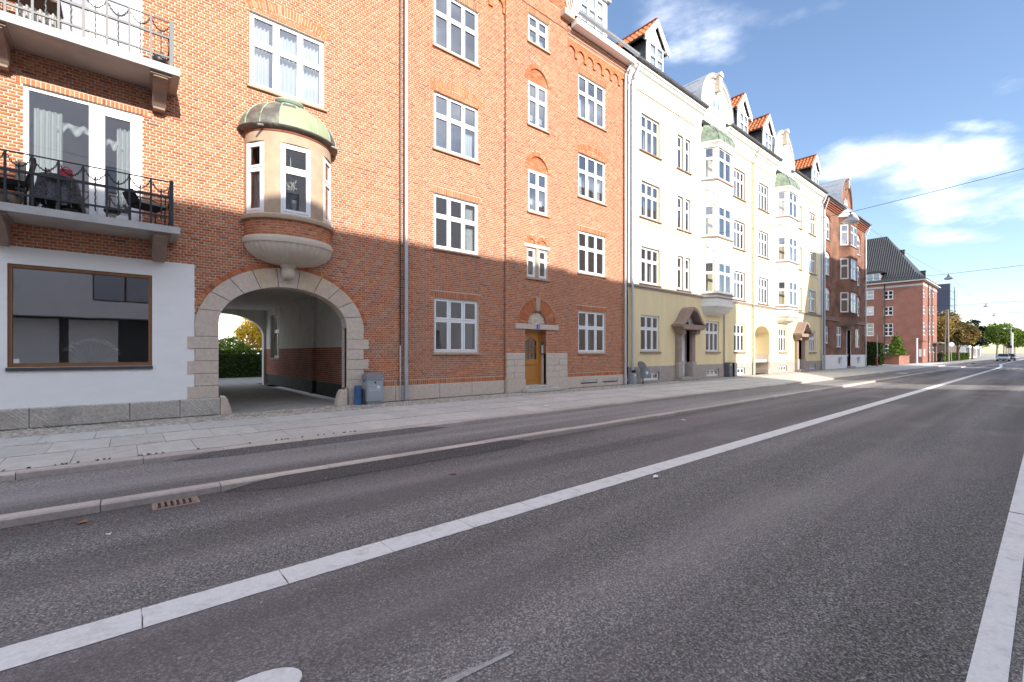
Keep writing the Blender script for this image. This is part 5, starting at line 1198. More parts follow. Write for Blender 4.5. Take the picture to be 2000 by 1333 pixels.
# grit and small leaves strewn along the gutters
V = []; C = []; r = np.random.default_rng(11)
for k in range(900):
    x = abs(r.normal(0, 14))-1.5; y, z = ((6.08-abs(r.normal(0, .12)), -.167), (7.86-abs(r.normal(0, .06)), -.085), (r.uniform(8.2, 12.2), .002))[r.choice(3, p=[.55, .25, .2])]
    s = r.uniform(.004, .016)*(1+x*.02); a = r.uniform(0, 6); V.append([(x+s*math.cos(a+q*PI/2), y+s*math.sin(a+q*PI/2), z+.002+.006*(q % 2)) for q in range(4)])
V = np.array(V).reshape(-1, 3); o = npmesh('grit', V, np.arange(len(V)).reshape(-1, 4), 'leaf_litter', None, kind='stuff'); tag(o, 'grit and leaf crumbs strewn along the gutters', 'grit')
# ------------------------------------------------------------------ street furniture by the brick house
t = thing('parcel_cabinet', 'grey metal post cabinet with white scribbles beside the stone archway', 'cabinet', (5.27, 12.27, 0))
MB().box(5.04, 5.50, 12.10, 12.44, .09, .66).build('body', 'grey_metal_light', t); MB().box(5.03, 5.51, 12.09, 12.445, .66, .84).build('lid', 'grey_metal', t); MB().box(5.06, 5.48, 12.12, 12.42, .0, .09).build('foot', 'grey_metal', t)
MB().box(5.06, 5.485, 12.088, 12.099, .17, .64).build('door', 'grey_metal_light', t); MB().box(5.25, 5.29, 12.08, 12.088, .575, .625).build('lock', 'black', t); MB().box(5.32, 5.39, 12.084, 12.0875, .43, .51).build('sticker', 'plastic_white', t); MB().box(5.46, 5.50, 12.084, 12.089, .68, .70).build('sticker', 'plastic_white', t)
gf = MB(); rr = random.Random(8)
def stroke(pts): gf.tube([(5.07+a*.42, 12.086, .30+b*.30) for a, b in pts], .0045, 4)
stroke([(.08,.72),(.10,.92),(.16,.74),(.20,.95),(.24,.78)]); stroke([(.26,.8),(.32,.9),(.36,.72),(.30,.66),(.26,.74)]); stroke([(.40,.72),(.42,.93),(.50,.70)])
stroke([(.10,.42),(.20,.50),(.22,.36),(.12,.32),(.10,.44)]); stroke([(.28,.36),(.32,.62),(.38,.40),(.30,.46)]); stroke([(.42,.34),(.46,.56),(.52,.36),(.58,.58),(.62,.36)]); stroke([(.66,.36),(.70,.56),(.78,.50),(.68,.44),(.80,.34)]); stroke([(.86,.62),(.82,.40),(.88,.34)]); stroke([(.12,.24),(.4,.30),(.75,.26),(.80,.16)])
gf.build('graffiti', 'paper', t)
MB().tube([(5.02, 12.2, .62), (4.985, 12.2, .62), (4.985, 12.2, .70)], .012, 6).build('hinge', 'black', t)
t = thing('blue_post', 'short weathered blue box between the guard stone and the grey cabinet', 'box', (4.86, 12.30, 0)); MB().lathe([(.10,0),(.10,.50),(.085,.52),(.0,.525)], (4.86, 12.30), 14).build('body', 'blue_paint', t, smooth=False); MB().lathe([(.104,.03),(.106,.06),(.104,.09)], (4.86, 12.30), 14).build('base_ring', 'blue_paint', t); MB().box(4.98, 4.995, 12.2, 12.4, 0, .42).build('back_plate', 'lead_grey', t)
# bins by the cream house
t = thing('litter_bin', 'round grey litter bin with its lid open by the cream house corner', 'bin', (18.25, 12.05, 0))
MB().lathe([(.0,.28),(.17,.28),(.20,.30),(.225,.74),(.215,.75),(.20,.70),(.0,.66)], (18.25, 12.05), 20).build('body', 'grey_metal', t, smooth=False)
ld = MB(); n=20; a_ = 1.05
for rad, off in ((.225, 0), (.225, .03)): ld.v += [(18.05-.23*0+rad*math.cos(2*PI*k/n)*math.cos(a_)*.9-off*math.sin(a_)-.04, 12.05+rad*math.sin(2*PI*k/n), .84+rad*math.cos(2*PI*k/n)*math.sin(a_)*-1+off*math.cos(a_)) for k in range(n)]
ld.f += [tuple(range(n)), tuple(range(2*n-1, n-1, -1))]+[(k, (k+1) % n, n+(k+1) % n, n+k) for k in range(n)]; ld.build('lid', 'grey_metal_light', t)
MB().tube([(18.12, 12.08, 0), (18.12, 12.08, .5)], .025, 8).build('post', 'iron', t); MB().lathe([(.0,.0),(.075,.0)], (0,0), 14) 
MB().add([(18.25+.22*math.sin(-.9+.12*0)+0, 0, 0)]*0, []).build('t', 'paper') if False else None
dsk = MB(); ang = -2.2; dsk.add([(18.25+.232*math.cos(ang)+.06*math.cos(2*PI*k/14)*-math.sin(ang), 12.05+.232*math.sin(ang)+.06*math.cos(2*PI*k/14)*math.cos(ang), .52+.075*math.sin(2*PI*k/14)) for k in range(14)], [tuple(range(14))]); dsk.build('round_sticker', 'plastic_white', t)
t = thing('ash_box', 'narrow grey box under the downpipe where the two houses meet', 'box', (17.72, 12.33, 0)); MB().box(17.62, 17.86, 12.24, 12.46, .0, .52).build('body', 'grey_metal_light', t); MB().lathe([(.09,.50),(.10,.56),(.09,.62),(.05,.64),(.0,.645)], (17.74, 12.33), 12).build('dark_cap', 'black', t); MB().box(17.68, 17.80, 12.235, 12.24, .36, .44).build('label_plate', 'plastic_white', t)
t = thing('meter_cabinet', 'pair of dark grey meter boxes at the wall of the cream house', 'cabinet', (27.6, 12.3, 0)); MB().box(27.10, 27.55, 12.2, 12.48, 0, .86).build('box', 'lead_grey', t); MB().box(27.85, 28.15, 12.2, 12.48, 0, .84).build('box', 'grey_metal_light', t); MB().box(27.82, 27.845, 12.22, 12.48, 0, .85).build('side_plate', 'black', t); MB().box(27.28, 27.38, 12.19, 12.2, .68, .78).build('sticker', 'plastic_white', t); MB().tube([(28.15,12.3,.75),(28.3,12.3,.6),(28.2,12.3,.3)], .02, 6).build('cable', 'grey_metal_light', t)
# ================================================================== cream apartment building
K = thing('cream_apartment_building', 'pale cream plastered apartment house with white bays, curved gables and tiled dormers', 'building', (31, 12.5, 0))
KX0, KX1, AX = 17.55, 45.0, 31.0
def mir(x): return 2*AX-x
FZ = [(4.75, 6.50), (7.90, 9.62), (11.06, 12.82)]
c3 = [(18.58, 20.16), (28.38, 29.92)]; c3 += [(mir(b), mir(a)) for a, b in c3]
c2 = [(21.84, 23.16)]; c2 += [(mir(b), mir(a)) for a, b in c2]
hol = [Hole(a, b, z0, z1) for a, b in c3 for z0, z1 in FZ]
pair = []
for a, b in c2:
    m_ = (a+b)/2
    for z0, z1 in FZ: pair += [Hole(a, m_-.12, z0, z1), Hole(m_+.12, b, z0, z1)]
gz = (1.50, 3.24); gw = [(18.56, 20.16), (24.88, 26.46), (28.40, 29.95), (35.55, 37.08), (41.90, 43.45)]; gh = [Hole(a, b, *gz) for a, b in gw]
bw_ = [Hole(a+.03, b-.03, .10, .50) for a, b in gw]
parch = Hole(31.50, 33.88, -.1, 3.24, 2.72); dh = [Hole(21.97, 23.03, .0, 2.62), Hole(38.97, 40.03, .0, 2.62)]
up = MB(STREET); wall_sheet(up, KX0, KX1, 4.55, 14.0, hol+pair, 0, .14); up.build('upper_wall', 'cream_plaster', K)
lo = MB(STREET); wall_sheet(lo, KX0, KX1, .78, 4.55, gh+dh+[parch], 0, .14); lo.build('ground_floor_wall', 'cream_plaster', K)
pl_ = MB(STREET); wall_sheet(pl_, KX0, KX1, 0, .78, bw_+dh+[Hole(31.50, 33.88, -.1, .79)], -.03, .16); pl_.quad((KX0,-.03,.78),(KX1,-.03,.78),(KX1,.0,.78),(KX0,.0,.78)); pl_.build('plinth', 'grey_plinth', K)
# white surrounds of the windows
def surround(h, w=.10, out=.02):
    mb = MB(STREET); a, b, c, d = h.x0, h.x1, h.z0, h.z1
    mb.box(a-w, a, -out, .03, c, d+w).box(b, b+w, -out, .03, c, d+w).box(a, b, -out, .03, d, d+w); return mb
for h in hol: surround(h).build('window_surround', 'white_plaster', K)
for i in range(0, len(pair), 2):
    l, r_ = pair[i], pair[i+1]; surround(Hole(l.x0, r_.x1, l.z0, l.z1)).build('window_surround', 'white_plaster', K); MB(STREET).box(l.x1, r_.x0, -.018, .03, l.z0, l.z1).build('window_pier', 'white_plaster', K)
for h in hol: window(K, STREET, h.x0, h.x1, h.z0, h.z1, n=3, split=.63, d=.08, sill='ledge_brown', sill_out=.09, sill_over=.16, sill_t=.06)
for i, h in enumerate(pair): window(K, STREET, h.x0, h.x1, h.z0, h.z1, n=1, split=.63, d=.08, sill='ledge_brown', sill_out=.09, sill_over=.10, sill_t=.06)
for h in gh: window(K, STREET, h.x0, h.x1, h.z0, h.z1, n=3, split=.63, d=.08, sill='ledge_brown', sill_out=.09, sill_over=.06, sill_t=.09)
for h in bw_: window(K, STREET, h.x0, h.x1, h.z0, h.z1, n=3, split=None, d=.07, sill=None, fr=.045, sash=.045)
# band, frieze, cornice, pilaster strip at the ends, gutter
for a, b, z, t_, o_, m_ in ((KX0, KX1, 4.48, .07, .05, 'grey_plinth'), (KX0, KX1, 4.55, .08, .10, 'grey_plinth'), (KX0, KX1, 7.62, .05, .03, 'white_plaster')): MB(STREET).box(a, b, -o_, .03, z, z+t_).build('string_course', m_, K)
gaps = [(KX0, 24.3), (27.1, 34.9), (37.7, KX1)]
for a, b in gaps:
    mb = MB(STREET); mb.prism([(.03, 13.78), (-.05, 13.78), (-.06, 13.85), (-.03, 13.88), (-.03, 14.20), (-.07, 14.22), (-.08, 14.30), (-.14, 14.36), (-.18, 14.46), (-.27, 14.52), (-.31, 14.66), (-.36, 14.68), (-.36, 14.78), (.03, 14.78)], a, b, 'yz') if False else None
    pr = [(12.53, 13.78), (12.45, 13.78), (12.44, 13.86), (12.47, 13.90), (12.47, 14.18), (12.43, 14.21), (12.42, 14.29), (12.36, 14.36), (12.33, 14.47), (12.24, 14.53), (12.20, 14.66), (12.15, 14.68), (12.15, 14.78), (12.53, 14.78)]
    MB().prism(pr, a, b, 'yz').build('cornice', 'white_plaster', K); gutter(a, b, 12.08, 14.90, .08, 'lead_grey', K)
for a, b in ((KX0+.02, 18.2), (44.3, KX1-.02), (23.55, 24.25), (mir(24.25), mir(23.55))): MB(STREET).box(a, b, -.022, .02, 4.64, 13.79).build('corner_strip', 'white_plaster', K)
rf = MB()
for xa, xb, yy in ((KX0, 24.3, 12.1), (24.3, 27.1, 12.75), (27.1, 34.9, 12.1), (34.9, 37.7, 12.75), (37.7, KX1, 12.1)): rf.prism([(yy, 14.80+(yy-12.1)*.8), (18.6, 19.95), (25.0, 14.8), (25.0, 14.4), (12.8, 14.4), (max(yy, 12.54), 14.79)], xa, xb, 'yz')
rf.build('roof', 'slate', K)
MB().quad((KX1,12.5,0),(KX1,24.9,0),(KX1,24.9,14.8),(KX1,12.5,14.8)).build('end_wall', 'cream_plaster', K)
MB().quad((KX0,16.2,0),(KX1,16.2,0),(KX1,16.2,14.4),(KX0,16.2,14.4)).build('room_wall', 'interior', K)
for z in (1.0, 4.3, 7.5, 10.65, 13.9): MB().box(KX0, KX1, 12.66, 16.2, z-.2, z).build('room_floor', 'interior_floor', K)
for x in (17.6, 20.8, 24.0, 27.6, 31.0, 34.4, 38.0, 41.2, 44.9): MB().box(x, x+.06, 12.66, 16.2, 0, 13.7).build('room_partition', 'interior', K)
# bays
def bay(cx, z0=3.55, z1=13.1, parent=K, mat='white_plaster', floors=FZ, w0=1.36, w1=.93, p=.70, roof='copper_green', wmat='white_paint', y=12.5, relief=True, under='white_plaster'):
    L = [(cx-w0, y), (cx-w1, y-p), (cx+w1, y-p), (cx+w0, y)]
    o = None; faces = [(L[0], L[1]), (L[1], L[2]), (L[2], L[3])]
    mb = MB(); wl = []
    for k, (a, b) in enumerate(faces):
        ln = math.hypot(b[0]-a[0], b[1]-a[1]); tf = TF(a, (b[0]-a[0], b[1]-a[1])); m_ = .13 if k != 1 else .16
        hs = [Hole(m_, ln-m_, f0, f1) for f0, f1 in floors]; s_ = MB(tf); wall_sheet(s_, 0, ln, z0+.5, z1, hs, 0, .10); n = len(mb.v); mb.v += s_.v; mb.f += [tuple(q+n for q in f) for f in s_.f]; wl.append((tf, ln, hs, k))
    o = mb.build('bay', mat, parent)
    for tf, ln, hs, k in wl:
        for h in hs: window(parent, tf, h.x0, h.x1, h.z0, h.z1, n=2 if k == 1 else 1, split=.64, d=.04, sill=None, fr=.045, sash=.05, name='bay_window', mat=wmat)
    def slab_(z, t_, e, m2=mat, nm='bay_moulding', e2=None):
        e2 = e if e2 is None else e2
        P = lambda q: [(cx-w0-q, y+.02), (cx-w0-q*.7, y-.0), (cx-w1-q*.5, y-p-q), (cx+w1+q*.5, y-p-q), (cx+w0+q*.7, y), (cx+w0+q, y+.02)]
        a, b = P(e), P(e2); n = 6; MB().add([(x_, y_, z) for x_, y_ in a]+[(x_, y_, z+t_) for x_, y_ in b], [tuple(range(n-1,-1,-1)), tuple(range(n, 2*n))]+[(q, (q+1) % n, n+(q+1) % n, n+q) for q in range(n)]).build(nm, m2, o)
    for f0, f1 in floors: slab_(f0-.10, .08, .06, 'ledge_brown' if relief else mat); slab_(f1+.12, .05, .03)
    slab_(z0+.46, .08, .08); slab_(z0+.34, .12, -.06, under, 'bay_bracket', .06); slab_(z0+.16, .18, -.22, under, 'bay_bracket', -.06); slab_(z0, .16, -.55, under, 'bay_bracket', -.22)
    slab_(z0+.92, .05, .05, 'ledge_brown' if relief else mat)
    slab_(z1-.32, .10, .05); slab_(z1-.22, .12, .05, mat, 'bay_cornice', .14); slab_(z1-.10, .10, .16, mat, 'bay_cornice')
    if relief:
        for (f0, f1), (g0, g1) in zip(floors, floors[1:]):
            for tf, ln, hs, k in wl:
                r = MB(tf); a, b = .18, ln-.18; zc = (f1+g0)/2+.05
                r.tube([(a, -.01, zc+.28), (a, -.015, zc-.28)], .018, 5).tube([(b, -.01, zc+.28), (b, -.015, zc-.28)], .018, 5); r.tube([(a+(b-a)*q/10, -.02, zc+.22-.20*math.sin(PI*q/10)) for q in range(11)], [.012+.02*math.sin(PI*q/10) for q in range(11)], 6)
                if k == 1: r.lathe([(.002,zc+.12),(.07,zc+.09),(.09,zc),(.06,zc-.1),(.002,zc-.14)], ((a+b)/2, 0), 10)
                r.build('stucco_relief', mat, o, smooth=True)
    MB().add([(cx-w0+.05, y, z0+.6), (cx-w1, y-p+.1, z0+.6), (cx+w1, y-p+.1, z0+.6), (cx+w0-.05, y, z0+.6)], [(0,1,2,3)]).build('bay_floor', 'interior_floor', o)
    # copper skirt roof
    e = .16; n = 4; a = [(cx-w0-e*.8, y), (cx-w1-e*.5, y-p-e), (cx+w1+e*.5, y-p-e), (cx+w0+e*.8, y)]
    lv = [(1.0, z1), (.93, z1+.28), (.80, z1+.60), (.55, z1+.90), (.42, z1+1.05)]
    vs = []
    for s_, z in lv: vs += [(cx+(x_-cx)*(.55+.45*s_), y+(y_-y)*s_*.98, z) for x_, y_ in a]
    rf = MB().add(vs, [(r_*4+q, r_*4+q+1, r_*4+q+5, r_*4+q+4) for r_ in range(len(lv)-1) for q in range(3)]+[tuple(range(4*len(lv)-1, 4*len(lv)-5, -1))]).build('bay_roof', roof, o)
    for t in (0, .33, .67, 1.0):
        MB().tube([tuple(Vector(vs[r_*4+1]).lerp(Vector(vs[r_*4+2]), t)) for r_ in range(len(lv))], .018, 5).build('roof_seam', roof if roof != 'copper_green' else 'copper_dark', rf)
    return o
bay(25.72); bay(mir(25.72))
# curved gables over the bays
def curved_gable(cx, parent, mat, half=1.85, z0=14.4, top=17.15, y=12.42, roofm='zinc', openings=True):
    n = 24; cur = [(cx-half*math.cos(PI*k/n), 14.75+(top-14.75)*math.sin(PI*k/n)**.85) for k in range(n+1)]
    pts = [(cx-half, z0)]+cur+[(cx+half, z0)]
    g = MB().prism(pts[::-1], y, y+.30, 'xz').build('curved_gable', mat, parent)
    mb = MB()
    for s0, s1, y0 in ((1.0, 1.07, y-.12), (.90, .95, y-.05)):
        o = [(cx+(x-cx)*s1, 14.75+(z-14.75)*s1) for x, z in cur]; i = [(cx+(x-cx)*s0, 14.75+(z-14.75)*s0) for x, z in cur]
        for k in range(n):
            if s0 < 1 and not (2 < k < n-3): continue
            mb.add([(i[k][0],y0,i[k][1]),(i[k+1][0],y0,i[k+1][1]),(o[k+1][0],y0,o[k+1][1]),(o[k][0],y0,o[k][1]),(i[k][0],y+.32,i[k][1]),(i[k+1][0],y+.32,i[k+1][1]),(o[k+1][0],y+.32,o[k+1][1]),(o[k][0],y+.32,o[k][1])],[(0,1,2,3),(3,2,6,7),(0,4,5,1)])
    mb.build('gable_moulding', mat, g)
    # barrel roof behind
    br = MB(); o = [(cx+(x-cx)*1.10, 14.75+(z-14.75)*1.09) for x, z in cur]
    for k in range(n): br.quad((cx+(o[k][0]-cx)*.972,y-.15,14.75+(o[k][1]-14.75)*.975),(cx+(o[k+1][0]-cx)*.972,y-.15,14.75+(o[k+1][1]-14.75)*.975),(o[k+1][0],y-.15,o[k+1][1]),(o[k][0],y-.15,o[k][1]))
    for k in range(n): br.quad((o[k][0],y-.15,o[k][1]),(o[k+1][0],y-.15,o[k+1][1]),(o[k+1][0],y+3.6,o[k+1][1]),(o[k][0],y+3.6,o[k][1]))
    br.build('barrel_roof', roofm, g)
    for q in (3, 6, 9, 12, 15, 18, 21): MB().tube([(o[q][0], y+.2, o[q][1]+.01), (o[q][0], y+3.6, o[q][1]+.01)], .016, 4).build('roof_seam', roofm, g)
    for s_ in (-1, 1):
        wx = cx+s_*.28; w = .17; zs, zt = 15.0, 15.72
        fr = MB(); ou = [(wx-w-.05, zs-.05), (wx+w+.05, zs-.05), (wx+w+.05, zt)]+[(wx+(w+.05)*math.cos(PI*k/10), zt+(w+.05)*math.sin(PI*k/10)) for k in range(1, 10)]+[(wx-w-.05, zt)]
        fr.prism(ou[::-1], y-.03, y-.001, 'xz'); fo = fr.build('gable_window', 'white_paint', g)
        MB().prism([(wx-w+.03, zs), (wx-.02, zs), (wx-.02, zs+.42), (wx-w+.03, zs+.42)][::-1], y-.036, y-.031, 'xz').prism([(wx+.02, zs), (wx+w-.03, zs), (wx+w-.03, zs+.42), (wx+.02, zs+.42)][::-1], y-.036, y-.031, 'xz').prism(([(wx-w+.03, zs+.47), (wx+w-.03, zs+.47), (wx+w-.03, zt)]+[(wx+(w-.03)*math.cos(PI*k/8), zt+(w-.03)*math.sin(PI*k/8)) for k in range(1, 8)]+[(wx-w+.03, zt)])[::-1], y-.036, y-.031, 'xz').build('pane', 'tower_glass', fo)
        ring_ = MB()
        for k in range(12): ring_.add([(wx+r_*math.cos(PI*(k+e)/12), yy, zt+r_*math.sin(PI*(k+e)/12)) for r_ in (w+.05, w+.12) for e in (0, 1) for yy in (y-.05, y)], [(0,2,6,4),(4,6,7,5),(0,1,3,2)])
        ring_.build('window_hood', mat, g)
    fin = MB(); fin.prism([(cx-.13, top-.75), (cx+.13, top-.75), (cx+.17, top+.05), (cx-.17, top+.05)][::-1], y-.30, y, 'xz'); fin.prism([(cx-.22, top+.05), (cx+.22, top+.05), (cx+.22, top+.14)]+[(cx+.22*math.cos(PI*k/8), top+.14+.16*math.sin(PI*k/8)) for k in range(1, 8)]+[(cx-.22, top+.14)], y-.36, y+.25, 'xz'); fin.build('gable_finial', 'limestone', g)
    return g
curved_gable(25.9, K, 'white_plaster'); curved_gable(36.1, K, 'white_plaster')
# dormers with red pantiles
tile_me = []
for k in range(6):
    g = random.uniform(.75, 1.25); m_ = MB(); w, l = .235, .40; n = 6; vs = []
    for j, yy in enumerate((0, l)):
        for i in range(n+1): u = i/n; vs.append((w*(u-.5)*1.06, yy, .035*math.sin(2*PI*u-.6)+(.03 if j == 0 else 0)))
    m_.add(vs, [(i, i+1, n+2+i, n+1+i) for i in range(n)], (g, g*random.uniform(.9,1.1), g)); m_.add([(v[0], v[1], v[2]-.02) for v in vs[:n+1]]+vs[:n+1], [(i, i+1, n+2+i, n+1+i) for i in range(n)], (g*.8, g*.8, g*.8)); o = m_.build('t', 'roof_tile'); tile_me.append(o.data); bpy.data.objects.remove(o)
def dormer(cx, y=12.30, zb=14.92, w=.68, wall_h=1.36, apex=17.40, back=3.0):
    zt = zb+wall_h; ov = .34; slope = (apex-zt)/(w+ov+.0)
    m_ = MB(); m_.prism([(y+.03, zb-.1), (y+.03, zt), (y+back, zt), (y+back, zb-.1)], cx-w, cx+w, 'yz'); d = m_.build('dormer', 'lead_grey', K)
    fr = MB(); fr.prism([(cx-w-.02, zb), (cx+w+.02, zb), (cx+w+.02, zt), (cx, zt+(w+.02)*slope), (cx-w-.02, zt)][::-1], y, y+.05, 'xz'); fr.build('dormer_front', 'white_paint', d)
    window(K, TF((0, y-.07)), cx-w+.06, cx+w-.06, zb+.12, zt-.05, n=2, split=.5, d=.0, sill=None, fr=.05, sash=.045, name='dormer_window')
    ze = zt-.30*slope*.0-ov*slope+.34*slope*0
    ex = w+ov; zeave = apex-ex*slope
    for s_ in (-1, 1):
        rfm = MB(); P = [(cx, apex), (cx+s_*ex, zeave), (cx+s_*ex, zeave-.07), (cx, apex-.07)]
        rfm.prism(P if s_ < 0 else P[::-1], y-.13, y+back, 'xz'); r_ = rfm.build('dormer_roof', 'brown_render', d)
        bb = MB(); P = [(cx, apex+.05), (cx+s_*(ex+.02), zeave+.04), (cx+s_*(ex+.02), zeave-.26), (cx+s_*(ex-.18), zeave-.20), (cx, apex-.30)]
        bb.prism(P if s_ < 0 else P[::-1], y-.18, y-.13, 'xz'); bb.build('barge_board', 'white_paint', d)
        MB().box(min(cx+s_*(ex-.30), cx+s_*(ex-.02)), max(cx+s_*(ex-.30), cx+s_*(ex-.02)), y-.17, y, zeave-.12, zeave-.04).build('eaves_bracket', 'white_paint', d)
        MB().tube([(cx+s_*(ex+.05), y-.12, zeave-.03), (cx+s_*(ex+.05), y+2.0, zeave-.03)], .05, 8).build('dormer_gutter', 'brown_render', d)
        L_ = math.hypot(ex, ex*slope); nr = 4; nc = 9
        for r2 in range(nr):
            t = (r2+.02)/nr
            for c in range(nc):
                yy = y-.06+c*.245
                lx = cx+s_*ex*(1-t); lz = zeave+ex*slope*t+.035
                if s_ > 0 and cx > 25: continue
                o = link('roof_tile', random.choice(tile_me), r_, loc=(lx, yy, lz)); dirv = Vector((-s_*ex, 0, ex*slope)).normalized(); xa = Vector((0, s_*-1.0, 0)) if s_ < 0 else Vector((0, -1, 0)); xa = Vector((0, -s_*-1, 0)); zax = xa.cross(dirv); 
                if zax.z < 0: xa = -xa; zax = -zax
                o.rotation_euler = Matrix((xa, dirv, zax)).transposed().to_euler(); o.scale = (1, L_/nr/.40*1.08, 1)
    MB().tube([(cx, y-.13, apex+.06), (cx, y+back, apex+.06)], .085, 8).build('ridge_tiles', 'red_paint' if False else 'brick_dark', d)
for i, c in enumerate((19.45, 29.15, 32.95, 42.6)): dormer(c)
# doors with stone surrounds and bell shaped hoods
def portal(cx, h):
    for s_ in (-1, 1):
        MB(STREET).cbox(min(cx+s_*.53, cx+s_*.86), max(cx+s_*.53, cx+s_*.86), -.20, .25, .16, 2.66, .04).build('door_pier', 'ledge_brown', K); MB(STREET).cbox(min(cx+s_*.50, cx+s_*.90), max(cx+s_*.50, cx+s_*.90), -.24, .2, .16, .95, .02).build('pier_base', 'grey_plinth', K)
    do = MB(STREET).box(cx-.53, cx+.53, .22, .30, .18, 2.6).build('street_door', 'white_paint', K, label='white street door')
    MB(STREET).box(cx-.40, cx+.40, .205, .22, .30, 1.15).box(cx-.40, cx+.40, .205, .22, 2.16, 2.18).build('door_panel', 'white_paint', do)
    ov_ = MB(STREET); ov_.add([(cx+.17*math.cos(2*PI*k/20), .200, 1.62+.26*math.sin(2*PI*k/20)) for k in range(20)], [tuple(range(20))]); ov_.build('oval_pane', 'black', do); rg = MB(STREET).tube([(cx+.18*math.cos(2*PI*k/20), .20, 1.62+.27*math.sin(2*PI*k/20)) for k in range(21)], .02, 5); rg.build('oval_rim', 'white_paint', do)
    text('5' if cx < 31 else '7', .16, STREET, cx-.1, .20, 2.32, 'black', do)
    MB(STREET).cbox(cx-.95, cx+.95, -.42, .2, .003, .165, .015).build('door_step', 'grey_plinth', K)
    # hood
    n = 10; prof = []
    for k in range(n+1):
        t = k/n; x = 1.22*(1-t)**.62*(1 if t < 1 else 0)+.02; z = 2.88+.94*t; 
        x = float(np.interp(t, (0,.06,.14,.3,.55,.8,.93,1), (1.24,1.10,.96,.80,.60,.38,.22,.10)))
        prof.append((x, z))
    outer = [(cx-x, z) for x, z in prof]+[(cx+x, z) for x, z in prof[::-1][1:]]
    inner = [(cx+(x-cx)*.80, 2.90+(z-2.88)*.80) for x, z in outer]
    mb = MB(STREET)
    for k in range(len(outer)-1):
        a, b, c, d = outer[k], outer[k+1], inner[k+1], inner[k]
        mb.add([(a[0],-.62,a[1]),(b[0],-.62,b[1]),(c[0],-.62,c[1]),(d[0],-.62,d[1]),(a[0],.0,a[1]),(b[0],.0,b[1]),(c[0],.0,c[1]),(d[0],.0,d[1])], [(0,3,2,1),(0,1,5,4),(3,7,6,2)])
    ho = mb.build('door_hood', 'ledge_brown', K)
    MB(STREET).prism([(x, z) for x, z in inner], -.12, .01, 'xz').build('hood_infill', 'white_plaster', ho)
    MB(STREET).tube([(cx-.28, -.14, 2.95), (cx, -.14, 3.42), (cx+.28, -.14, 2.95)], .03, 5).tube([(cx-.16, -.14, 2.95), (cx+.05, -.14, 3.25)], .02, 5).build('hood_window_bars', 'white_paint', ho); MB(STREET).prism([(cx-.26, 2.95), (cx+.26, 2.95), (cx, 3.40)], -.125, -.121, 'xz').build('hood_pane', 'black', ho)
    mb = MB(STREET); mb.prism([(cx-1.05, 2.64), (cx+1.05, 2.64), (cx+1.12, 2.74), (cx+1.25, 2.78), (cx+1.26, 2.89), (cx-1.26, 2.89), (cx-1.25, 2.78), (cx-1.12, 2.74)], -.60, .02, 'xz'); mb.build('hood_ledge', 'ledge_brown', ho)
    for s_ in (-1, 1): MB(STREET).prism([(cx+s_*.55, 2.40), (cx+s_*.86, 2.40), (cx+s_*1.0, 2.64), (cx+s_*.55, 2.64)][::s_], -.42, .0, 'xz').build('hood_bracket', 'ledge_brown', ho)
portal(22.50, None); portal(39.50, None)
# gateway
mb = MB(STREET); a = parch
mb.quad((31.505,.0,0),(31.505,.0,2.72),(31.505,1.3,2.72),(31.505,1.3,0)).quad((33.875,0,1.30),(33.875,1.3,1.30),(33.875,1.3,2.72),(33.875,0,2.72))
cv = a.curve()
for (xa, za), (xb, zb) in zip(cv, cv[1:]): mb.quad((xa,.1,za-.004),(xb,.1,zb-.004),(xb,1.3,zb-.004),(xa,1.3,za-.004))
mb.build('gateway_vault', 'cream_soffit', K)
for k in range(4): MB(STREET).cbox(33.78, 33.876, .0, 1.28, .30+.25*k, .545+.25*k, .01).build('gateway_stone', 'granite', K)
MB(STREET).box(33.6, 33.876, -.05, 1.28, 0, .30).build('gateway_step', 'granite', K)
gd = MB(STREET); gd.box(31.50, 33.88, 1.0, 1.08, .28, 3.2); gdo = gd.build('gate_door', 'white_paint', K, label='white plank gate in the arched gateway'); MB(STREET).box(31.5, 33.88, 1.01, 1.06, 0, .28).build('gate_base', 'grey_metal_light', gdo)
for k in range(9): MB(STREET).box(31.5+.26*k, 31.515+.26*k, .992, 1.0, .3, 3.1).build('gate_joint', 'white_plaster', gdo)
# downpipes
pipe(17.72, 12.37, .5, 13.9, .055, 'zinc', parent=K, off=(.22, -.26, .75)); pipe(31.0, 12.40, .02, 13.7, .05, 'copper_seam', parent=K, off=(.35, -.3, 1.0)); pipe(44.75, 12.38, .02, 13.9, .06, 'zinc', parent=K, off=(.2, -.28, .8))
pipe(27.0, 12.45, .02, 3.7, .025, 'lead_grey', 'cable_pipe', False, K, shoe=False)
# ================================================================== brown brick house
N_ = thing('brown_brick_house', 'weathered brown brick house with arched windows, a bay and a white painted base', 'building', (52, 12.5, 0))
NX0, NX1 = 45.12, 59.0
NF = [(5.15, 6.75, 7.15), (8.2, 9.85, 10.25), (11.3, 12.95, 13.4)]
ncol = [(45.75, 47.35), (55.5, 57.2)]
nh = [Hole(a, b, z0, z2, z1) for a, b in ncol for z0, z1, z2 in NF]; ng = [Hole(45.75, 47.0, 2.25, 3.75), Hole(49.2, 50.9, 1.95, 3.85), Hole(55.5, 57.2, 1.95, 3.85)]
nd = Hole(52.3, 53.6, .0, 3.6); nb = [Hole(49.4, 50.7, .30, 1.02), Hole(55.6, 57.0, .30, 1.02)]
w_ = MB(STREET); wall_sheet(w_, NX0, NX1, 1.25, 14.4, nh+ng+[nd], 0, .15); w_.build('wall', 'brickwork_brown', N_)
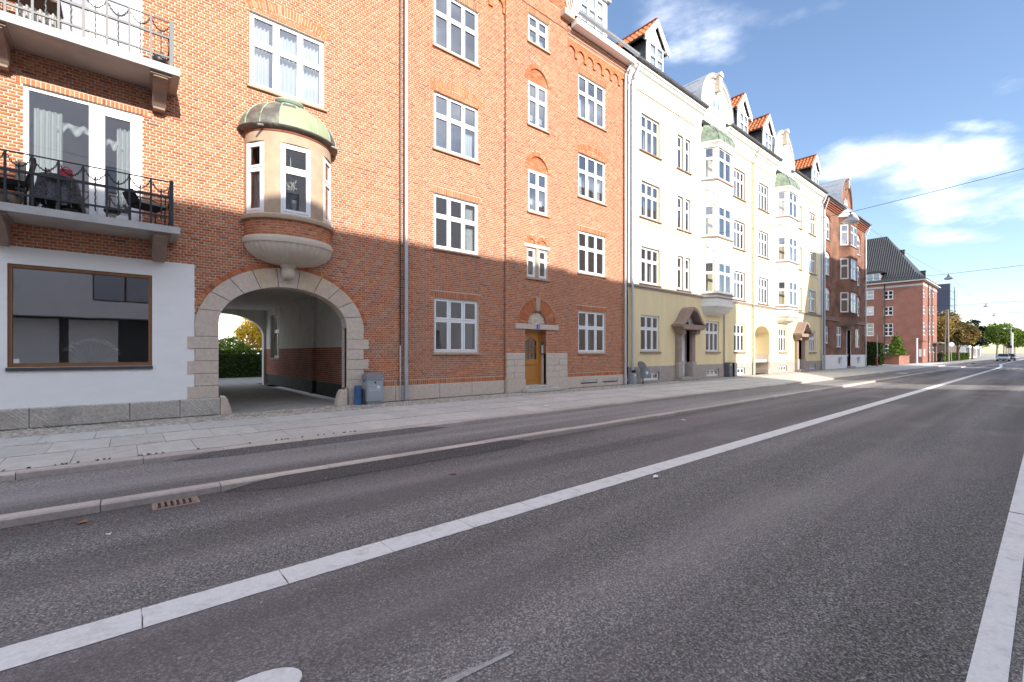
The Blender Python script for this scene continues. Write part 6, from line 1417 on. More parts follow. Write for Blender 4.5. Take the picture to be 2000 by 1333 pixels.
w_ = MB(STREET); wall_sheet(w_, NX0, NX1, 0, 1.25, nb+[nd], -.06, .2); w_.quad((NX0,-.06,1.25),(NX1,-.06,1.25),(NX1,0,1.25),(NX0,0,1.25)); w_.build('plinth', 'white_render', N_)
for h in nh:
    wo = window(N_, STREET, h.x0, h.x1, h.z0, h.zs, n=2, split=.60, d=.08, sill='ledge_brown', fr=.08, sash=.06)
    c = (h.x0+h.x1)/2; a = (h.x1-h.x0)/2; b = h.z1-h.zs
    MB(STREET).prism(([(c-a, h.zs)]+[(c-a*math.cos(PI*k/12), h.zs+b*math.sin(PI*k/12)) for k in range(1, 12)]+[(c+a, h.zs)])[::-1], .08, .14, 'xz').build('arched_head', 'white_paint', wo)
    mb = MB(STREET)
    for k in range(14):
        q0, q1 = PI*(k+.05)/14, PI*(k+.95)/14; P = lambda e, q: (c-(a+e)*math.cos(q), h.zs+(b+e)*math.sin(q)); mb.prism([P(.01, q0), P(.01, q1), P(.26, q1), P(.26, q0)], -.03, .01, 'xz')
    mb.build('brick_arch', 'brick_dark', N_)
for h in ng: window(N_, STREET, h.x0, h.x1, h.z0, h.z1, n=2, split=.6, d=.08, sill='ledge_brown', fr=.07)
for h in nb: window(N_, STREET, h.x0, h.x1, h.z0, h.z1, n=2, split=None, d=.08, sill=None)
for z, t_, o_ in ((4.30, .22, .08), (4.52, .08, .13)): MB(STREET).box(NX0, NX1, -o_, .02, z, z+t_).build('string_course', 'ledge_brown', N_)
for z, t_, o_ in ((14.0, .14, .08), (14.14, .12, .16), (14.26, .14, .24), (14.40, .14, .34), (14.54, .12, .42)): MB(STREET).box(NX0, NX1, -o_, .02, z, z+t_-.002).build('cornice', 'brick_dark' if z < 14.5 else 'slate', N_)
gutter(NX0, NX1+.2, 12.0, 14.76, .08, 'zinc', N_)
MB().prism([(12.0, 14.66), (18.4, 19.4), (24.8, 14.66), (24.8, 14.4), (12.5, 14.4)], NX0, NX1, 'yz').build('roof', 'slate', N_)
MB().quad((NX1,12.5,0),(NX1,24.8,0),(NX1,24.8,14.6),(NX1,12.5,14.6)).build('end_wall', 'brickwork_brown', N_)
MB().quad((NX0,15.8,0),(NX1,15.8,0),(NX1,15.8,14.4),(NX0,15.8,14.4)).build('room_wall', 'interior', N_)
for z in (1.3, 4.6, 7.7, 10.8, 13.9): MB().box(NX0, NX1, 12.66, 15.8, z-.2, z).build('room_floor', 'interior_floor', N_)
bay(51.6, z0=3.9, z1=13.9, parent=N_, mat='brickwork_brown', floors=[(5.15, 7.0), (8.2, 10.1), (11.3, 13.2)], w0=1.75, w1=1.15, p=.75, roof='zinc', relief=False, under='ledge_brown')
curved_gable(51.7, N_, 'brickwork_brown', half=1.7, top=17.6)
do = MB(STREET).box(52.3, 53.6, .22, .3, .2, 3.6).build('street_door', 'black', N_, label='dark street door'); MB(STREET).box(52.45, 53.45, .2, .22, 2.9, 3.5).box(52.45, 53.45, .205, .22, .4, 1.3).build('door_panel', 'wood_frame', do); MB(STREET).box(52.2, 53.7, -.4, .2, .0, .16).build('door_step', 'grey_plinth', N_)
pipe(45.3, 12.36, .02, 13.6, .06, 'zinc', parent=N_, off=(.05, -.3, .95)); pipe(58.85, 12.38, .02, 13.6, .06, 'zinc_light', parent=N_, off=(.2, -.3, .95))
# ================================================================== brick block with a dark hipped roof at the corner
E_ = thing('hipped_roof_block', 'plain red brick block with a tall dark hipped roof beyond the side street', 'building', (99.5, 20, 0))
EX0, EX1, EY0, EY1, EZ = 92.8, 106.2, 12.5, 44.0, 12.55
def px_to_y(px): u = (px-1000)/889; return EX0*(SS-CC*u)/(CC+SS*u)
side = TF((EX0, EY1), (0, -1)); U = lambda y: EY1-y
def zx(py, y): d = CC*EX0+SS*y; return CAM_H+(690-py)/889*d
hs = []
zB = lambda x, y: (1660+x/4.165, 440+y/4.165)
for xa, xb in ((273, 352), (118, 195)):
    for ya, yb in ((533, 605), (663, 735), (800, 902), (968, 1040)):
        y1, y0 = px_to_y(zB(xa, 0)[0]), px_to_y(zB(xb, 0)[0]); pyt, pyb = zB(0, ya)[1], zB(0, yb)[1]; ym = (y0+y1)/2
        if xa == 118: y1 = y0+1.85
        hs.append(Hole(U(y1), U(y0), zx(pyb, ym), zx(pyt, ym)))
w_ = MB(side); wall_sheet(w_, 0, U(EY0), 0, EZ, hs, 0, .12); w_.build('side_wall', 'brickwork_red_y', E_)
for h in hs: window(E_, side, h.x0, h.x1, h.z0, h.z1, n=2 if True else 3, split=None, rows=3 if h.z1-h.z0 > 1.5 else 2, d=.06, sill='concrete', fr=.07, sash=.05)
fh = []
for xa, xb in ((595, 612), (641, 655), (672, 686)):
    for ya, yb in ((522, 590), (655, 725), (792, 895), (962, 1035)):
        def X(px): u = (px-1000)/889; return EY0*(CC+SS*u)/(SS-CC*u)
        x0, x1 = X(zB(xa, 0)[0]), X(zB(xb, 0)[0]); d = CC*(x0+x1)/2+SS*EY0; Z = lambda q: CAM_H+(690-zB(0, q)[1])/889*d; fh.append(Hole(x0, x1, Z(yb), Z(ya)))
w_ = MB(STREET); wall_sheet(w_, EX0, EX1, 0, EZ, fh, 0, .12); w_.build('street_wall', 'brickwork_red_x', E_)
for h in fh: window(E_, STREET, h.x0, h.x1, h.z0, h.z1, n=2, split=None, rows=3 if h.z1-h.z0 > 1.8 else 2, d=.06, sill='concrete', fr=.07, sash=.05)
MB().box(EX0+3, EX0+3.05, EY0+.3, EY1, 0, EZ).box(EX0+.3, EX1, EY0+3, EY0+3.05, 0, EZ).build('room_wall', 'interior', E_)
MB().box(EX0-.03, EX1, EY0-.03, EY1, EZ-.75, EZ-.45).build('frieze_band', 'concrete', E_)
MB().box(EX0-.45, EX1+.45, EY0-.45, EY1+.45, EZ, EZ+.18).build('eaves', 'white_plaster', E_)
rx = (EX0+EX1)/2; ap = 18.0; rz = 21.4; k_ = .55
lv = [(EX0-.55, EY0-.55, EZ+.18), (EX0+1.2, EY0+.95, EZ+1.45), (rx, ap, rz)]
rf = MB()
def ringp(x, y, z): return [(x, y, z), (2*rx-x, y, z), (2*rx-x, EY1+.5-(y-EY0)*.0, z), (x, EY1+.5, z)]
R0 = ringp(*lv[0]); R1 = ringp(*lv[1]); T0, T1 = (rx, ap, rz), (rx, EY1+.5, rz)
rf.add(R0+R1+[T0, T1], [(0,1,5,4),(1,2,6,5),(3,0,4,7),(4,5,8),(5,6,9,8),(7,4,8,9),(2,3,7,9,6)])
ro = rf.build('roof', 'roof_dark', E_)
# rolls of the dark pantiles on the slope that faces the camera and on the hip end
rl = MB()
yk = EY0-.3
while yk < 34:
    xe, ze = EX0-.5, EZ+.24
    if yk < ap: t = max(.05, (yk-EY0+.55)/(ap-EY0+.55)); top = (EX0-.55+(rx-EX0+.55)*t, yk, None)
    else: t = 1
    pts = [(EX0-.5, yk, EZ+.24)]
    if t > .27: pts.append((EX0+1.2, yk, EZ+1.50))
    xt = EX0-.5+(rx-EX0+.5)*t; zt = EZ+.24+(xt-(EX0-.5))*(1.26/1.7) if t <= .27 else EZ+1.5+(xt-EX0-1.2)*(rz-EZ-1.45)/(rx-EX0-1.2)
    pts.append((xt, yk, zt)); rl.tube(pts, .06, 4, False); yk += .30
rl.build('roof_rolls', 'roof_dark', ro, kind='stuff')
for z0, zf, x_, y_ in ((17.0, 18.5, 98.9, 15.9), (14.2, 15.3, 103.5, 13.9)): co = MB().box(x_-.3, x_+.3, y_-.3, y_+.3, z0-1.5, zf).box(x_-.36, x_+.36, y_-.36, y_+.36, zf, zf+.12).build('chimney', 'slate', ro)
ed = MB().prism([(17.6, 13.0), (17.6, 14.4), (19.6, 14.4), (19.6, 13.0)], EX0+.15, EX0+2.4, 'yz').build('eyebrow_dormer', 'lead_grey', ro); MB().prism([(17.0, 14.35), (17.5, 14.62), (18.6, 14.78), (19.7, 14.62), (20.2, 14.35)], EX0-.1, EX0+2.6, 'yz').build('dormer_roof', 'roof_dark', ro)
window(E_, TF((EX0+.06, 19.5), (0, -1)), .05, 1.85, 13.1, 14.3, n=2, split=None, d=.0, sill=None, name='dormer_window')
pipe(EX0-.08, 17.1, 0, 12.5, .07, 'iron', parent=E_, clips=False); pipe(97.2, 12.42, 0, 12.4, .06, 'iron', parent=E_, clips=False); pipe(100.6, 12.42, 0, 12.4, .06, 'iron', parent=E_, clips=False)
dr = MB(STREET).box(103.0, 105.2, -.04, .05, 0, 3.0).build('street_door', 'black', E_); MB(STREET).box(102.2, 105.9, -1.0, .0, 3.05, 3.18).build('door_canopy', 'zinc', E_)
# ================================================================== low walls, hedge, posts before it
t = thing('low_brick_wall', 'low red brick garden wall on the corner below the small fir tree', 'wall', (74, 12.5, 0)); MB().box(71.5, 71.85, 11.8, 24.0, 0, 1.1).build('side_stretch', 'brickwork_red_y', t); MB().box(71.85, 77.8, 11.8, 12.15, 0, 1.098).build('front_stretch', 'brickwork_red_x', t); MB().box(71.4, 77.9, 11.7, 12.2, 1.1, 1.16).build('coping', 'brick_dark', t); MB().box(71.4, 71.95, 12.2, 24.0, 1.1, 1.16).build('coping', 'brick_dark', t)
t = thing('gate_pillar', 'tall brick gate pillar with a notice at the corner of the hipped block', 'pillar', (89.5, 12.0, 0)); MB().box(88.0, 91.5, 11.9, 12.4, 0, 3.1).build('pillar', 'brickwork_red_x', t); MB().box(87.9, 91.6, 11.8, 12.45, 3.1, 3.22).build('cap', 'brick_dark', t); MB().box(87.96, 88.0, 12.0, 12.3, .9, 2.0).box(89.0, 89.9, 11.87, 11.9, 1.0, 2.0).build('notice', 'plastic_white', t)
def post(nm, label, cat, x, y, h, r, mat, parts=()):
    t = thing(nm, label, cat, (x, y, 0)); MB().tube([(x, y, 0), (x, y, h)], r, 8).build('post', mat, t); MB().tube([(x, y, 0), (x, y, .08)], r*1.6, 8).build('base_collar', mat, t)
    for n_, fn, m_ in parts: b = MB(); fn(b); b.build(n_, m_, t)
    return t
post('post', 'grey post standing in front of the dark hedge', 'post', 63.5, 12.35, 3.4, .05, 'zinc', [('cap', lambda b: b.tube([(63.5,12.35,3.4),(63.5,12.35,3.46)], .065, 8), 'zinc')])
post('white_post', 'white marker post beside the brick gate pillar', 'post', 79.9, 11.35, 3.3, .09, 'plastic_white', [('cap', lambda b: b.tube([(79.9,11.35,3.3),(79.9,11.35,3.4)], .13, 8), 'plastic_white')])
t = thing('hydrant', 'red hydrant at the foot of the grey post by the hedge', 'hydrant', (62.9, 12.3, 0)); MB().lathe([(.14,0),(.14,.06),(.10,.08),(.10,.7),(.13,.72),(.12,.85),(.06,.95),(.0,.97)], (62.9, 12.3), 12).build('body', 'red_paint', t); MB().tube([(62.68, 12.3, .6), (63.12, 12.3, .6)], .05, 8).build('outlets', 'red_paint', t)
post('traffic_sign', 'round traffic sign on a pole right of the timber pole', 'sign', 115.0, 11.6, 3.0, .05, 'zinc', [('sign_face', lambda b: b.tube([(114.96, 11.57, 3.0), (114.93, 11.55, 3.0)], .42, 20), 'sign_blue'), ('sign_plate', lambda b: b.box(114.9, 114.93, 11.3, 11.85, 2.0, 2.45), 'sign_blue')])
t = thing('timber_pole', 'double timber pole with a crossbar among the golden trees', 'pole', (112, 11.8, 0)); [MB().tube([(112, y0, 0), (112, y1, 9.2)], [.14, .11], 8).build('mast', 'pole_wood', t) for y0, y1 in ((12.15, 11.95), (11.65, 11.75))]; MB().tube([(112, 11.2, 9.0), (112, 12.5, 9.0)], .07, 6).build('crossbar', 'pole_wood', t); MB().lathe([(.05,8.9),(.10,8.75),(.08,8.55),(.0,8.5)], (112, 12.5), 8).build('insulator', 'porcelain', t)
# hanging lamps and their wires
lamps = [(24.9, 5.8, 7.42, 'nearest street lamp hanging on a wire before the cream house'), (56.5, 5.9, 8.2, 'second hanging street lamp, above the timber pole'), (95.0, 5.95, 8.25, 'third hanging street lamp, right of the dark tower'), (128.0, 6.9, 8.7, 'smallest hanging street lamp, farthest down the road')]
for x, y, z, lab in lamps:
    t = thing('hanging_lamp', lab, 'lamp', (x, y, z), 'street lamps hung over the road')
    MB().lathe([(.30, z-.12), (.305, z-.09), (.28, z-.03), (.22, z+.04), (.13, z+.085), (.09, z+.10)], (x, y), 24).build('shade', 'grey_metal_light', t, smooth=True); MB().lathe([(.0,z-.19),(.12,z-.18),(.22,z-.15),(.29,z-.115)], (x, y), 20).build('diffuser', 'zinc_light', t, smooth=True)
    MB().lathe([(.09, z+.09), (.09, z+.22), (.07, z+.235), (.0, z+.24)], (x, y), 16).build('housing', 'grey_metal', t); MB().tube([(x, y, z+.23), (x, y, z+.36)], .022, 6).tube([(x-.03, y-.02, z+.34), (x+.06, y+.02, z+.36)], .03, 6).tube([(x, y, z+.26), (x+.12, y-.04, z+.27), (x+.16, y-.05, z+.22)], .012, 5).build('hanger', 'iron', t)
def wire(nm, label, a, b, sag, r=.012, n=16):
    a, b = Vector(a), Vector(b); tag(MB().tube([tuple(a.lerp(b, k/n)-Vector((0, 0, sag*4*(k/n)*(1-k/n)))) for k in range(n+1)], r, 5).build(nm, 'iron', None), label, 'wire')
def span(label, L, zl, zr, wall_y=12.4):
    x, y, z = L[:3]; m_ = MB(); A = Vector((x, wall_y, zl)); Cc = Vector((x, y, z+.35)); Bb = Vector((x, -11.2, zr))
    for p, q in ((A, Cc), (Cc, Bb)): m_.tube([tuple(p.lerp(q, k/10)-Vector((0,0,.10*4*(k/10)*(1-k/10)))) for k in range(11)], .006+.00017*x, 5, False)
    tag(m_.build('span_wire', 'iron', None), label, 'wire')
span('steel wire across the road holding the nearest hanging lamp', lamps[0], 8.1, 9.2); span('steel wire across the road holding the second hanging lamp', lamps[1], 8.9, 9.3); span('steel wire across the road holding the third hanging lamp', lamps[2], 8.8, 9.2); span('steel wire across the road holding the farthest hanging lamp', lamps[3], 9.3, 9.5, 16)
m_ = MB(); chain = [(-8, 5.8, 7.7)]+[(l[0], l[1], l[2]+.26) for l in lamps]
for p, q in zip(chain, chain[1:]): p, q = Vector(p), Vector(q); m_.tube([tuple(p.lerp(q, k/12)-Vector((0,0,.28*4*(k/12)*(1-k/12)))) for k in range(13)], .007+.00008*p.x, 4, False)
tag(m_.build('lamp_cable', 'iron_grey', None), 'thin supply cable running along the street from lamp to lamp', 'cable')
# ================================================================== vegetation
def tree(nm, label, x, y, z, h, crown, mats, n, size, trunk_r=.2, bark='bark', group=None, limbs=6, first=.35, seed=0, cat='tree'):
    t = thing(nm, label, cat, (x, y, z), group); r = random.Random(seed); rg = np.random.default_rng(seed+50)
    mb = MB(); top = z+h*.72; pts = [(x, y, z), (x+r.uniform(-.1,.1), y+r.uniform(-.1,.1), z+h*first), (x+r.uniform(-.25,.25), y+r.uniform(-.2,.2), top)]
    mb.tube(pts, [trunk_r, trunk_r*.75, trunk_r*.2], 8)
    for k in range(limbs):
        c = crown[k % len(crown)]; s = Vector(pts[0]).lerp(Vector(pts[2]), first*.9+.5*k/limbs); a = r.uniform(0, 2*PI); e = Vector((c[0]+c[3]*.7*math.cos(a), c[1]+c[4]*.7*math.sin(a), c[2]+c[5]*r.uniform(-.2, .6))); m2 = s.lerp(e, .5)+Vector((0, 0, .08*h*r.random()))
        mb.tube([tuple(s), tuple(m2), tuple(e)], [trunk_r*.4, trunk_r*.24, trunk_r*.06], 6)
        for q in range(2): e2 = e+Vector((r.uniform(-1,1)*c[3]*.4, r.uniform(-1,1)*c[4]*.4, r.uniform(-.1,.5)*c[5])); mb.tube([tuple(m2), tuple(e2)], [trunk_r*.16, trunk_r*.04], 5)
    mb.build('trunk', bark, t)
    for m_, frac in mats: V, F = leaf_cloud(int(n*frac), crown, size, rng=rg); npmesh('crown', V, F, m_, t)
    return t
tree('golden_tree', 'golden autumn tree at the timber pole beside the hipped block', 118, 14.5, 0, 10.0, [(118, 14.8, 7.2, 2.6, 2.6, 2.3), (116.5, 13.2, 6.0, 2.2, 2.0, 2.0), (120, 13.0, 7.8, 2.2, 2.0, 1.7), (117, 16.5, 5.2, 2.4, 2.4, 2.0)], [('leaf_gold', .65), ('leaf_brown', .35)], 5200, .22, .22, seed=1)
tree('golden_tree', 'bronze brown tree with a dark trunk in front of the brown block', 128, 11.9, 0, 8.6, [(128, 11.9, 5.6, 3.0, 2.6, 2.2), (126, 12.6, 4.8, 2.4, 2.4, 1.8), (130, 10.9, 5.0, 2.4, 2.0, 1.8)], [('leaf_brown', .72), ('leaf_gold', .28)], 6200, .22, .26, seed=2)
tree('conifer', 'dark sparse conifer between the bronze tree and the green tree', 142, 11.0, 0, 9.5, [(142, 11.0, 8.0, 1.0, 1.2, .9), (142, 10.8, 6.2, 1.7, 1.9, 1.0), (142, 11.2, 4.2, 2.2, 2.4, 1.1)], [('leaf_conifer', 1.0)], 1500, .30, .16, seed=3)
tree('green_tree', 'broad green street tree with a pale trunk at the far end', 188, 9.6, 0, 11.5, [(188, 9.3, 6.9, 3.9, 3.4, 2.9), (190, 6.4, 5.9, 3.0, 3.0, 2.4), (187, 12.2, 5.8, 3.0, 2.6, 2.3)], [('leaf_green', .7), ('leaf_lime', .18), ('leaf_dark', .12)], 6500, .26, .26, 'bark_pale', seed=4)
for k in range(7):
    xx = 202+15*k; yy = 8.9+.12*k
    tree('street_tree', f'{["first","second","third","fourth","fifth","sixth","seventh"][k]} green tree in the row of pale trunks behind the broad tree', xx, yy, 0, 10.8, [(xx, yy, 7.2, 3.2, 3.0, 2.7), (xx+1, yy-1.6, 6.2, 2.4, 2.4, 2.1)], [('leaf_green', .6), ('leaf_lime', .4)], 2600, .34, .22, 'bark_pale', 'far row of street trees', seed=10+k)
def hedge(nm, label, x0, x1, y0, y1, z0, z1, mats, n, size, seed):
    t = thing(nm, label, 'hedge', ((x0+x1)/2, (y0+y1)/2, z0)); rg = np.random.default_rng(seed); MB().box(x0+.12, x1-.12, y0+.12, y1-.12, z0, z1-.14).build('hedge_core', 'hedge', t)
    for m_, fr in mats:
        k = int(n*fr); P = np.stack([rg.uniform(x0, x1, k), rg.uniform(y0, y1, k), rg.uniform(z0, z1, k)], 1); f = rg.integers(0, 4, k)
        P[f <= 1, 1] = y0+rg.normal(0, .05, (f <= 1).sum()); P[f == 2, 2] = z1+rg.normal(0, .05, (f == 2).sum()); P[f == 3, 0] = x0+rg.normal(0, .05, (f == 3).sum())
        a = rg.normal(size=(k, 3)); a /= np.linalg.norm(a, axis=1, keepdims=True); b = np.cross(a, rg.normal(size=(k, 3))); b /= np.linalg.norm(b, axis=1, keepdims=True); s = size*rg.uniform(.6, 1.3, (k, 1))
        npmesh('foliage', np.stack([P-a*s, P+b*s*.6, P+a*s, P-b*s*.6], 1).reshape(-1, 3), np.arange(k*4).reshape(-1, 4), m_, t)
hedge('hedge', 'dark clipped hedge across the courtyard seen through the archway', 1.0, 9.5, 30.4, 31.4, 0, 1.5, [('leaf_dark', .55), ('leaf_green', .45)], 9000, .055, 1)
hedge('hedge', 'dark hedge beside the grey post past the brown house', 62.0, 71.0, 13.2, 14.6, 0, 2.6, [('leaf_dark', 1.0)], 2600, .13, 2)
hedge('hedge', 'long low green hedge along the road under the bronze tree', 108.0, 150.0, 12.2, 13.6, 0, 1.35, [('leaf_green', .5), ('leaf_dark', .5)], 4200, .18, 3)
tree('golden_tree', 'bright yellow autumn tree behind the courtyard hedge', 10.6, 51.0, 0, 6.4, [(10.4, 51.0, 4.3, 1.9, 1.7, 2.0), (9.5, 50.5, 3.0, 1.6, 1.4, 1.5), (11.9, 51.4, 3.4, 1.7, 1.6, 2.0)], [('leaf_yellow', .85), ('leaf_gold', .15)], 5200, .16, .14, seed=21)
tree('shrub', 'light green shrub behind the courtyard hedge', 7.4, 48.6, 0, 3.4, [(7.2, 48.6, 1.9, 1.2, 1.1, .95), (8.2, 48.2, 1.6, .9, 1.0, .7), (6.2, 48.6, 1.8, 1.1, 1.0, .8)], [('leaf_lime', .8), ('leaf_green', .2)], 3200, .11, .08, seed=22, cat='shrub')
f_ = thing('fir_tree', 'small light green fir tree behind the low brick wall', 'tree', (83, 14.0, 0)); MB().tube([(83,14,0),(83,14,4.2)], [.10,.02], 6).build('trunk', 'bark', f_)
cs = [(83, 14.0, .9+.45*k, 1.35*(1-k/8.2), 1.35*(1-k/8.2), .34) for k in range(8)]; V, F = leaf_cloud(5200, cs, .16, .4, shell=.1); npmesh('crown', V, F, 'needle', f_)
# ================================================================== buildings farther off
c_ = thing('courtyard_block', 'white apartment block behind the courtyard trees', 'building', (6, 64, 0)); hs = [Hole(x, x+.62, z, z+1.45) for g0 in (6.2, 11.0, 15.8) for x in (g0, g0+.78, g0+1.56) for z in (1.0, 3.75, 6.5)]
tfc = TF((0, 64)); w_ = MB(tfc); wall_sheet(w_, -12, 34, 0, 10.5, hs, 0, .12); w_.build('wall', 'white_plaster', c_); [window(c_, tfc, h.x0, h.x1, h.z0, h.z1, n=1, split=.66, d=.06, sill=None) for h in hs if h.x0 < 14]; MB().box(-12, 34, 66, 66.1, 0, 10).build('room_wall', 'interior', c_); MB().prism([(63.6, 10.5), (69, 14), (74, 10.5)], -12, 34, 'yz').build('roof', 'roof_tile', c_) if False else MB().prism([(63.6, 10.5), (69, 14), (74, 10.5)], -12, 34, 'yz').build('roof', 'slate', c_)
d_ = thing('dark_tower', 'dark blue office tower rising behind the golden trees', 'building', (215, 25, 0)); MB().box(200, 212, 20.5, 46, 0, 23.6).build('dark_block', 'tower_dark', d_); MB().box(200.02, 209.0, 20.4, 20.5, 0, 23.4).build('glass_front', 'tower_glass', d_); MB().box(209.6, 216, 20.25, 40, 0, 22.6).build('glass_wing', 'tower_glass', d_); MB().box(209.0, 209.6, 20.45, 40, 0, 22.9).build('dark_slot', 'black', d_)
for k in range(9): MB().box(199.96, 209.0, 20.37, 20.4, 2.0+2.4*k, 2.12+2.4*k).build('spandrel', 'tower_dark', d_)
b_ = thing('brown_block', 'low brown building behind the bronze tree', 'building', (165, 18, 0)); MB().box(158, 176, 16.2, 30, 0, 11.2).build('wall', 'brown_render', b_); MB().box(157.9, 176.1, 16.1, 30, 11.2, 11.5).build('roof_edge', 'lead_grey', b_)
for k in range(4): MB().box(157.95, 158, 17+3*k, 18.6+3*k, 6.8, 8.4).build('window', 'tower_glass', b_)
w2 = thing('white_block', 'white low building with dark openings far down the road', 'building', (200, 17, 0)); MB().box(185, 215, 15.6, 28, 0, 8.2).build('wall', 'white_render', w2)
for k in range(7): MB().box(186+4*k, 188.2+4*k, 15.55, 15.6, .2, 3.0).build('opening', 'black', w2); MB().box(186+4*k, 188.2+4*k, 15.55, 15.6, 4.4, 6.6).build('window', 'tower_glass', w2)
w3 = thing('pale_block', 'pale concrete building with columns behind the green tree', 'building', (250, 20, 0)); MB().box(225, 300, 20.5, 40, 0, 9.0).build('wall', 'concrete', w3)
for k in range(10): MB().box(226+7*k, 229+7*k, 20.4, 20.5, .2, 3.2).build('opening', 'black', w3)
# ================================================================== cars, person, masts
def car(label, x, y, z, body, heading=PI):
    t = thing('car', label, 'car', (x, y, z)); tf = lambda u, d, h: (x+u, y+d, z+h)
    W_ = .88; st_ = [(-2.2, .38, .62, .78), (-2.1, .28, .78, .84), (-1.4, .24, .92, .88), (-.9, .24, .95, .88), (1.3, .24, .98, .88), (1.9, .26, .98, .86), (2.2, .36, .85, .78)]
    vs = []
    for (u, z0, z1, w) in st_: vs += [(u,-w*.96,z0),(u,-w,(z0+z1)/2),(u,-w*.9,z1),(u,w*.9,z1),(u,w,(z0+z1)/2),(u,w*.96,z0)]
    n = 6; fs = [tuple(range(n)), tuple(range(len(vs)-1, len(vs)-n-1, -1))]+[(r_*n+k, (r_+1)*n+k, (r_+1)*n+(k+1) % n, r_*n+(k+1) % n) for r_ in range(len(st_)-1) for k in range(n)]
    MB(tf).add(vs, fs).build('body', body, t)
    c = [(-1.15,.93),(-.45,1.42),(.75,1.46),(1.55,.97)]
    vs = [(u, s_*(.80 if h < 1.2 else .62), h) for u, h in c for s_ in (-1, 1)]; MB(tf).add(vs, [(0,1,3,2),(4,5,7,6),(0,2,4,6),(1,7,5,3)]).build('window_band', 'black', t)
    MB(tf).add([(u, s_*(.63), h+.012) for u, h in c[1:3] for s_ in (-1, 1)]+[(u, s_*.6, h-.03) for u, h in c[1:3] for s_ in (-1, 1)], [(0,1,3,2),(0,2,6,4),(1,5,7,3),(0,4,5,1),(2,3,7,6)]).build('roof', body, t)
    for s_ in (-1, 1):
        MB(tf).tube([(-1.13, s_*.79, .94), (-.44, s_*.62, 1.43)], .03, 5).tube([(.76, s_*.62, 1.46), (1.54, s_*.79, .98)], .03, 5).build('pillar', body, t); MB(tf).box(-2.235, -2.12, min(s_*.42, s_*.76), max(s_*.42, s_*.76), .58, .72).build('headlight', 'headlight', t); MB(tf).box(-.85, -.65, min(s_*.86, s_*1.02), max(s_*.86, s_*1.02), .93, 1.06).build('mirror', body, t)
        for u in (-1.4, 1.4): wo = MB(tf).tube([(u, s_*.68, .31), (u, s_*.88, .31)], .31, 16).build('wheel', 'tyre', t); MB(tf).tube([(u, s_*.88, .31), (u, s_*.89, .31)], .19, 12).build('rim', 'silver', wo)
    MB(tf).box(-2.245, -2.2, -.40, .40, .38, .52).build('grille', 'black', t); MB(tf).box(-2.25, -2.245, -.26, .26, .42, .50).build('number_plate', 'plastic_white', t)
car('silver car coming down the road toward the camera', 132.0, 5.9, -.17, 'car_silver'); car('dark car right behind the silver car', 139.5, 5.4, -.17, 'car_dark')
p_ = thing('person', 'person in dark clothes walking on the pavement by the hipped block', 'person', (101, 11.3, 0)); px, py = 101.0, 11.3
me = bpy.data.meshes.new('body'); J = [((0,0,.92),.14),((0,0,1.15),.135),((0,0,1.38),.17),((0,0,1.47),.06),((0,.0,1.54),.07),((.0,0,1.63),.105),((0,0,1.70),.08),
   ((0,.17,1.38),.07),((.05,.24,1.12),.055),((-.08,.25,.90),.045),((-.1,.25,.82),.04),((0,-.17,1.38),.07),((-.05,-.24,1.12),.055),((.08,-.25,.90),.045),((.1,-.25,.82),.04),
   ((.0,.09,.86),.10),((-.06,.10,.50),.075),((.06,.10,.10),.05),((-.08,.10,.04),.05),((.0,-.09,.86),.10),((-.16,-.10,.50),.075),((-.12,-.10,.10),.05),((-.26,-.10,.045),.05)]
Ed = [(0,1),(1,2),(2,3),(3,4),(4,5),(5,6),(2,7),(7,8),(8,9),(9,10),(2,11),(11,12),(12,13),(13,14),(0,15),(15,16),(16,17),(17,18),(0,19),(19,20),(20,21),(21,22)]
me.from_pydata([(px+a, py+b, c) for (a, b, c), _ in J], Ed, []); me.materials.append(M['brown_cloth']); bo = link('body', me, p_); md = bo.modifiers.new('skin', 'SKIN'); ss = bo.modifiers.new('sub', 'SUBSURF'); ss.render_levels = 1; ss.levels = 1
for v, (_, r_) in zip(me.skin_vertices[0].data, J): v.radius = (r_, r_)
me.skin_vertices[0].data[0].use_root = True
MB().lathe([(.0,1.785),(.06,1.77),(.10,1.71),(.112,1.64),(.10,1.58),(.0,1.60)], (px+.012, py), 12).build('hair', 'hair', p_, smooth=True); MB().lathe([(.0,1.70),(.05,1.69),(.075,1.63),(.065,1.55),(.0,1.52)], (px-.055, py), 10).build('face', 'skin', p_, smooth=True)
for k, (x, y, h, lab) in enumerate(((158, 5.6, 6.2, 'white signal mast at the right edge of the picture'), (176, 6.5, 8.0, 'thin lamp mast with two white lamps at the far right'))):
    t = thing('mast', lab, 'mast', (x, y, 0)); MB().tube([(x, y, 0), (x, y, h)], .13 if k == 0 else .08, 8).build('pole', 'plastic_white' if k == 0 else 'zinc', t); MB().tube([(x, y, 0), (x, y, .5)], .2, 8).build('base', 'zinc', t)
    if k == 0: MB().box(x-.2, x+.2, y+.15, y+.85, 2.6, 3.2).build('signal_head', 'black', t)
    else: [MB().lathe([(.0,h),(.28,h-.05),(.30,h-.15),(.0,h-.3)], (x, y+s_), 10).tube([(x, y, h-.2), (x, y+s_, h)], .03, 5).build('lamp_head', 'plastic_white', t) for s_ in (-1.2, 1.2)]
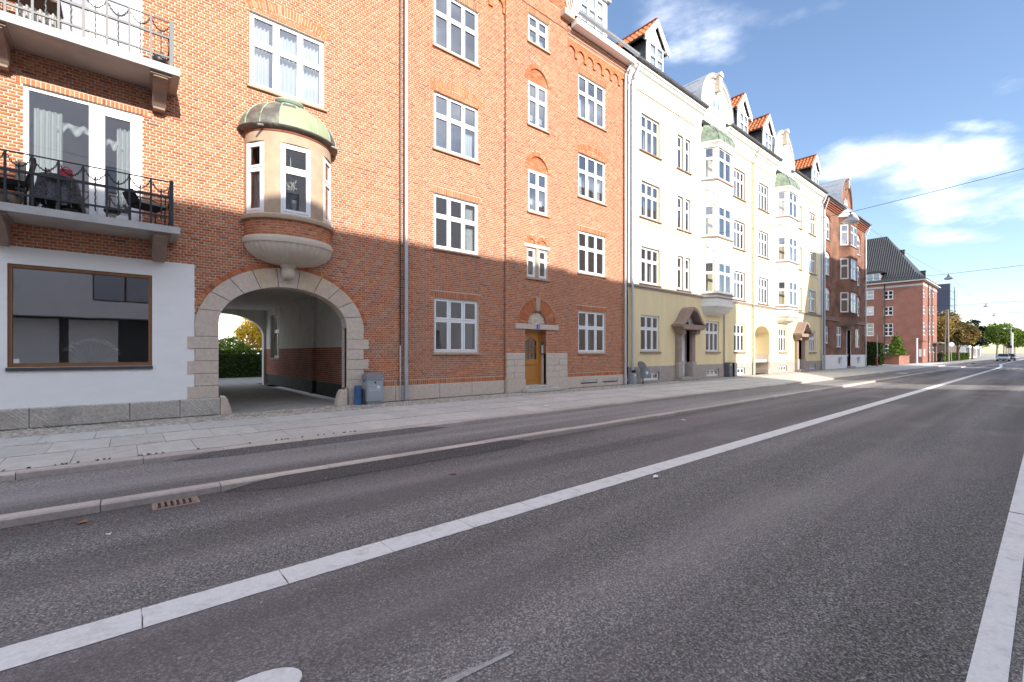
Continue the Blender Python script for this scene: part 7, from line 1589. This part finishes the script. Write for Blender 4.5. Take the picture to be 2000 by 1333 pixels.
# ================================================================== the other side of the street (behind the camera; shades the road and shows in the glass)
O1 = thing('opposite_block', 'grey plastered modern block across the street, mirrored in the shop window', 'building', (0, -15, 0))
body = [(-60, 3.5), (-60, 16.9), (26.8, 15.95), (26.8, 11.2), (23.1, 9.2), (23.4, 8.4), (26.0, 6.8), (26.0, 3.5)]
MB().prism(body[::-1], -12.0, -11.0, 'xz').build('front', 'opposite_plaster', O1); MB().box(-60, 22.5, -24, -12.0, 3.5, 15.9).build('rear', 'opposite_plaster', O1)
MB().box(-60, 27.8, -24, -12.2, 0, 3.5).build('ground_floor', 'opposite_dark', O1); [MB().box(a, a+2.2, -12.2, -12.12, 0, 3.4).build('pier', 'opposite_plaster', O1) for a in (-9.0, -5.2, -2.6)]; MB().prism([(27.8, 0), (27.8, 5.7), (26.0, 6.8), (22, 6.8), (22, 0)], -12, -11.02, 'xz').build('side_wing', 'opposite_plaster', O1)
for z in (4.5, 7.7, 10.9):
    for x in np.arange(-44.2, 20, 6.1): w_ = MB().box(x, x+2.9, -11.0, -10.96, z, z+1.6).build('window', 'iron', O1); MB().box(x+.06, x+1.40, -10.96, -10.95, z+.06, z+1.54).build('pane', 'tower_glass', w_); MB().box(x+1.5, x+2.84, -10.96, -10.95, z+.06, z+1.54).build('pane', 'tower_glass', w_)
O2 = thing('opposite_block', 'tall brick block across the street beyond the gap', 'building', (50, -15, 0))
body = [(33.5, 0), (32.8, 5.7), (29.5, 7.7), (30.1, 8.4), (29.2, 9.2), (37.0, 11.4), (40.6, 20.4), (41.0, 21.2), (66, 21.8), (66, 0)]
MB().prism(body, -12.0, -11.0, 'xz').build('front', 'opposite_brick', O2); MB().box(41, 66, -24, -12, 0, 20.5).build('rear', 'opposite_brick', O2)
O3 = thing('opposite_block', 'low row of houses across the street near the far end', 'building', (110, -15, 0)); MB().box(72, 150, -24, -11, 0, 9.5).build('wall', 'opposite_brick', O3); MB().prism([(-25, 9.5), (-17.5, 13), (-10.6, 9.5)], 72, 150, 'yz').build('roof', 'slate', O3)
GR = {'curtain': 'curtains in the windows', 'curtain_valance': 'valances in the lower balcony window', 'balcony_chair': 'chairs on the lower balcony', 'candlestick': 'candlesticks in the oriel', 'fallen_leaf': 'leaves on the road', 'paper_scrap': 'scraps of litter',
      'hedge': 'clipped hedges', 'golden_tree': 'autumn trees', 'span_wire': 'wires across the road', 'car': 'cars far down the road', 'opposite_block': 'blocks across the street', 'mast': 'masts at the far right'}
for o in bpy.data.objects:
    if o.parent is None and o.name.split('.')[0] in GR and 'label' in o: o['group'] = GR[o.name.split('.')[0]]
    if '_loc' in o: del o['_loc']
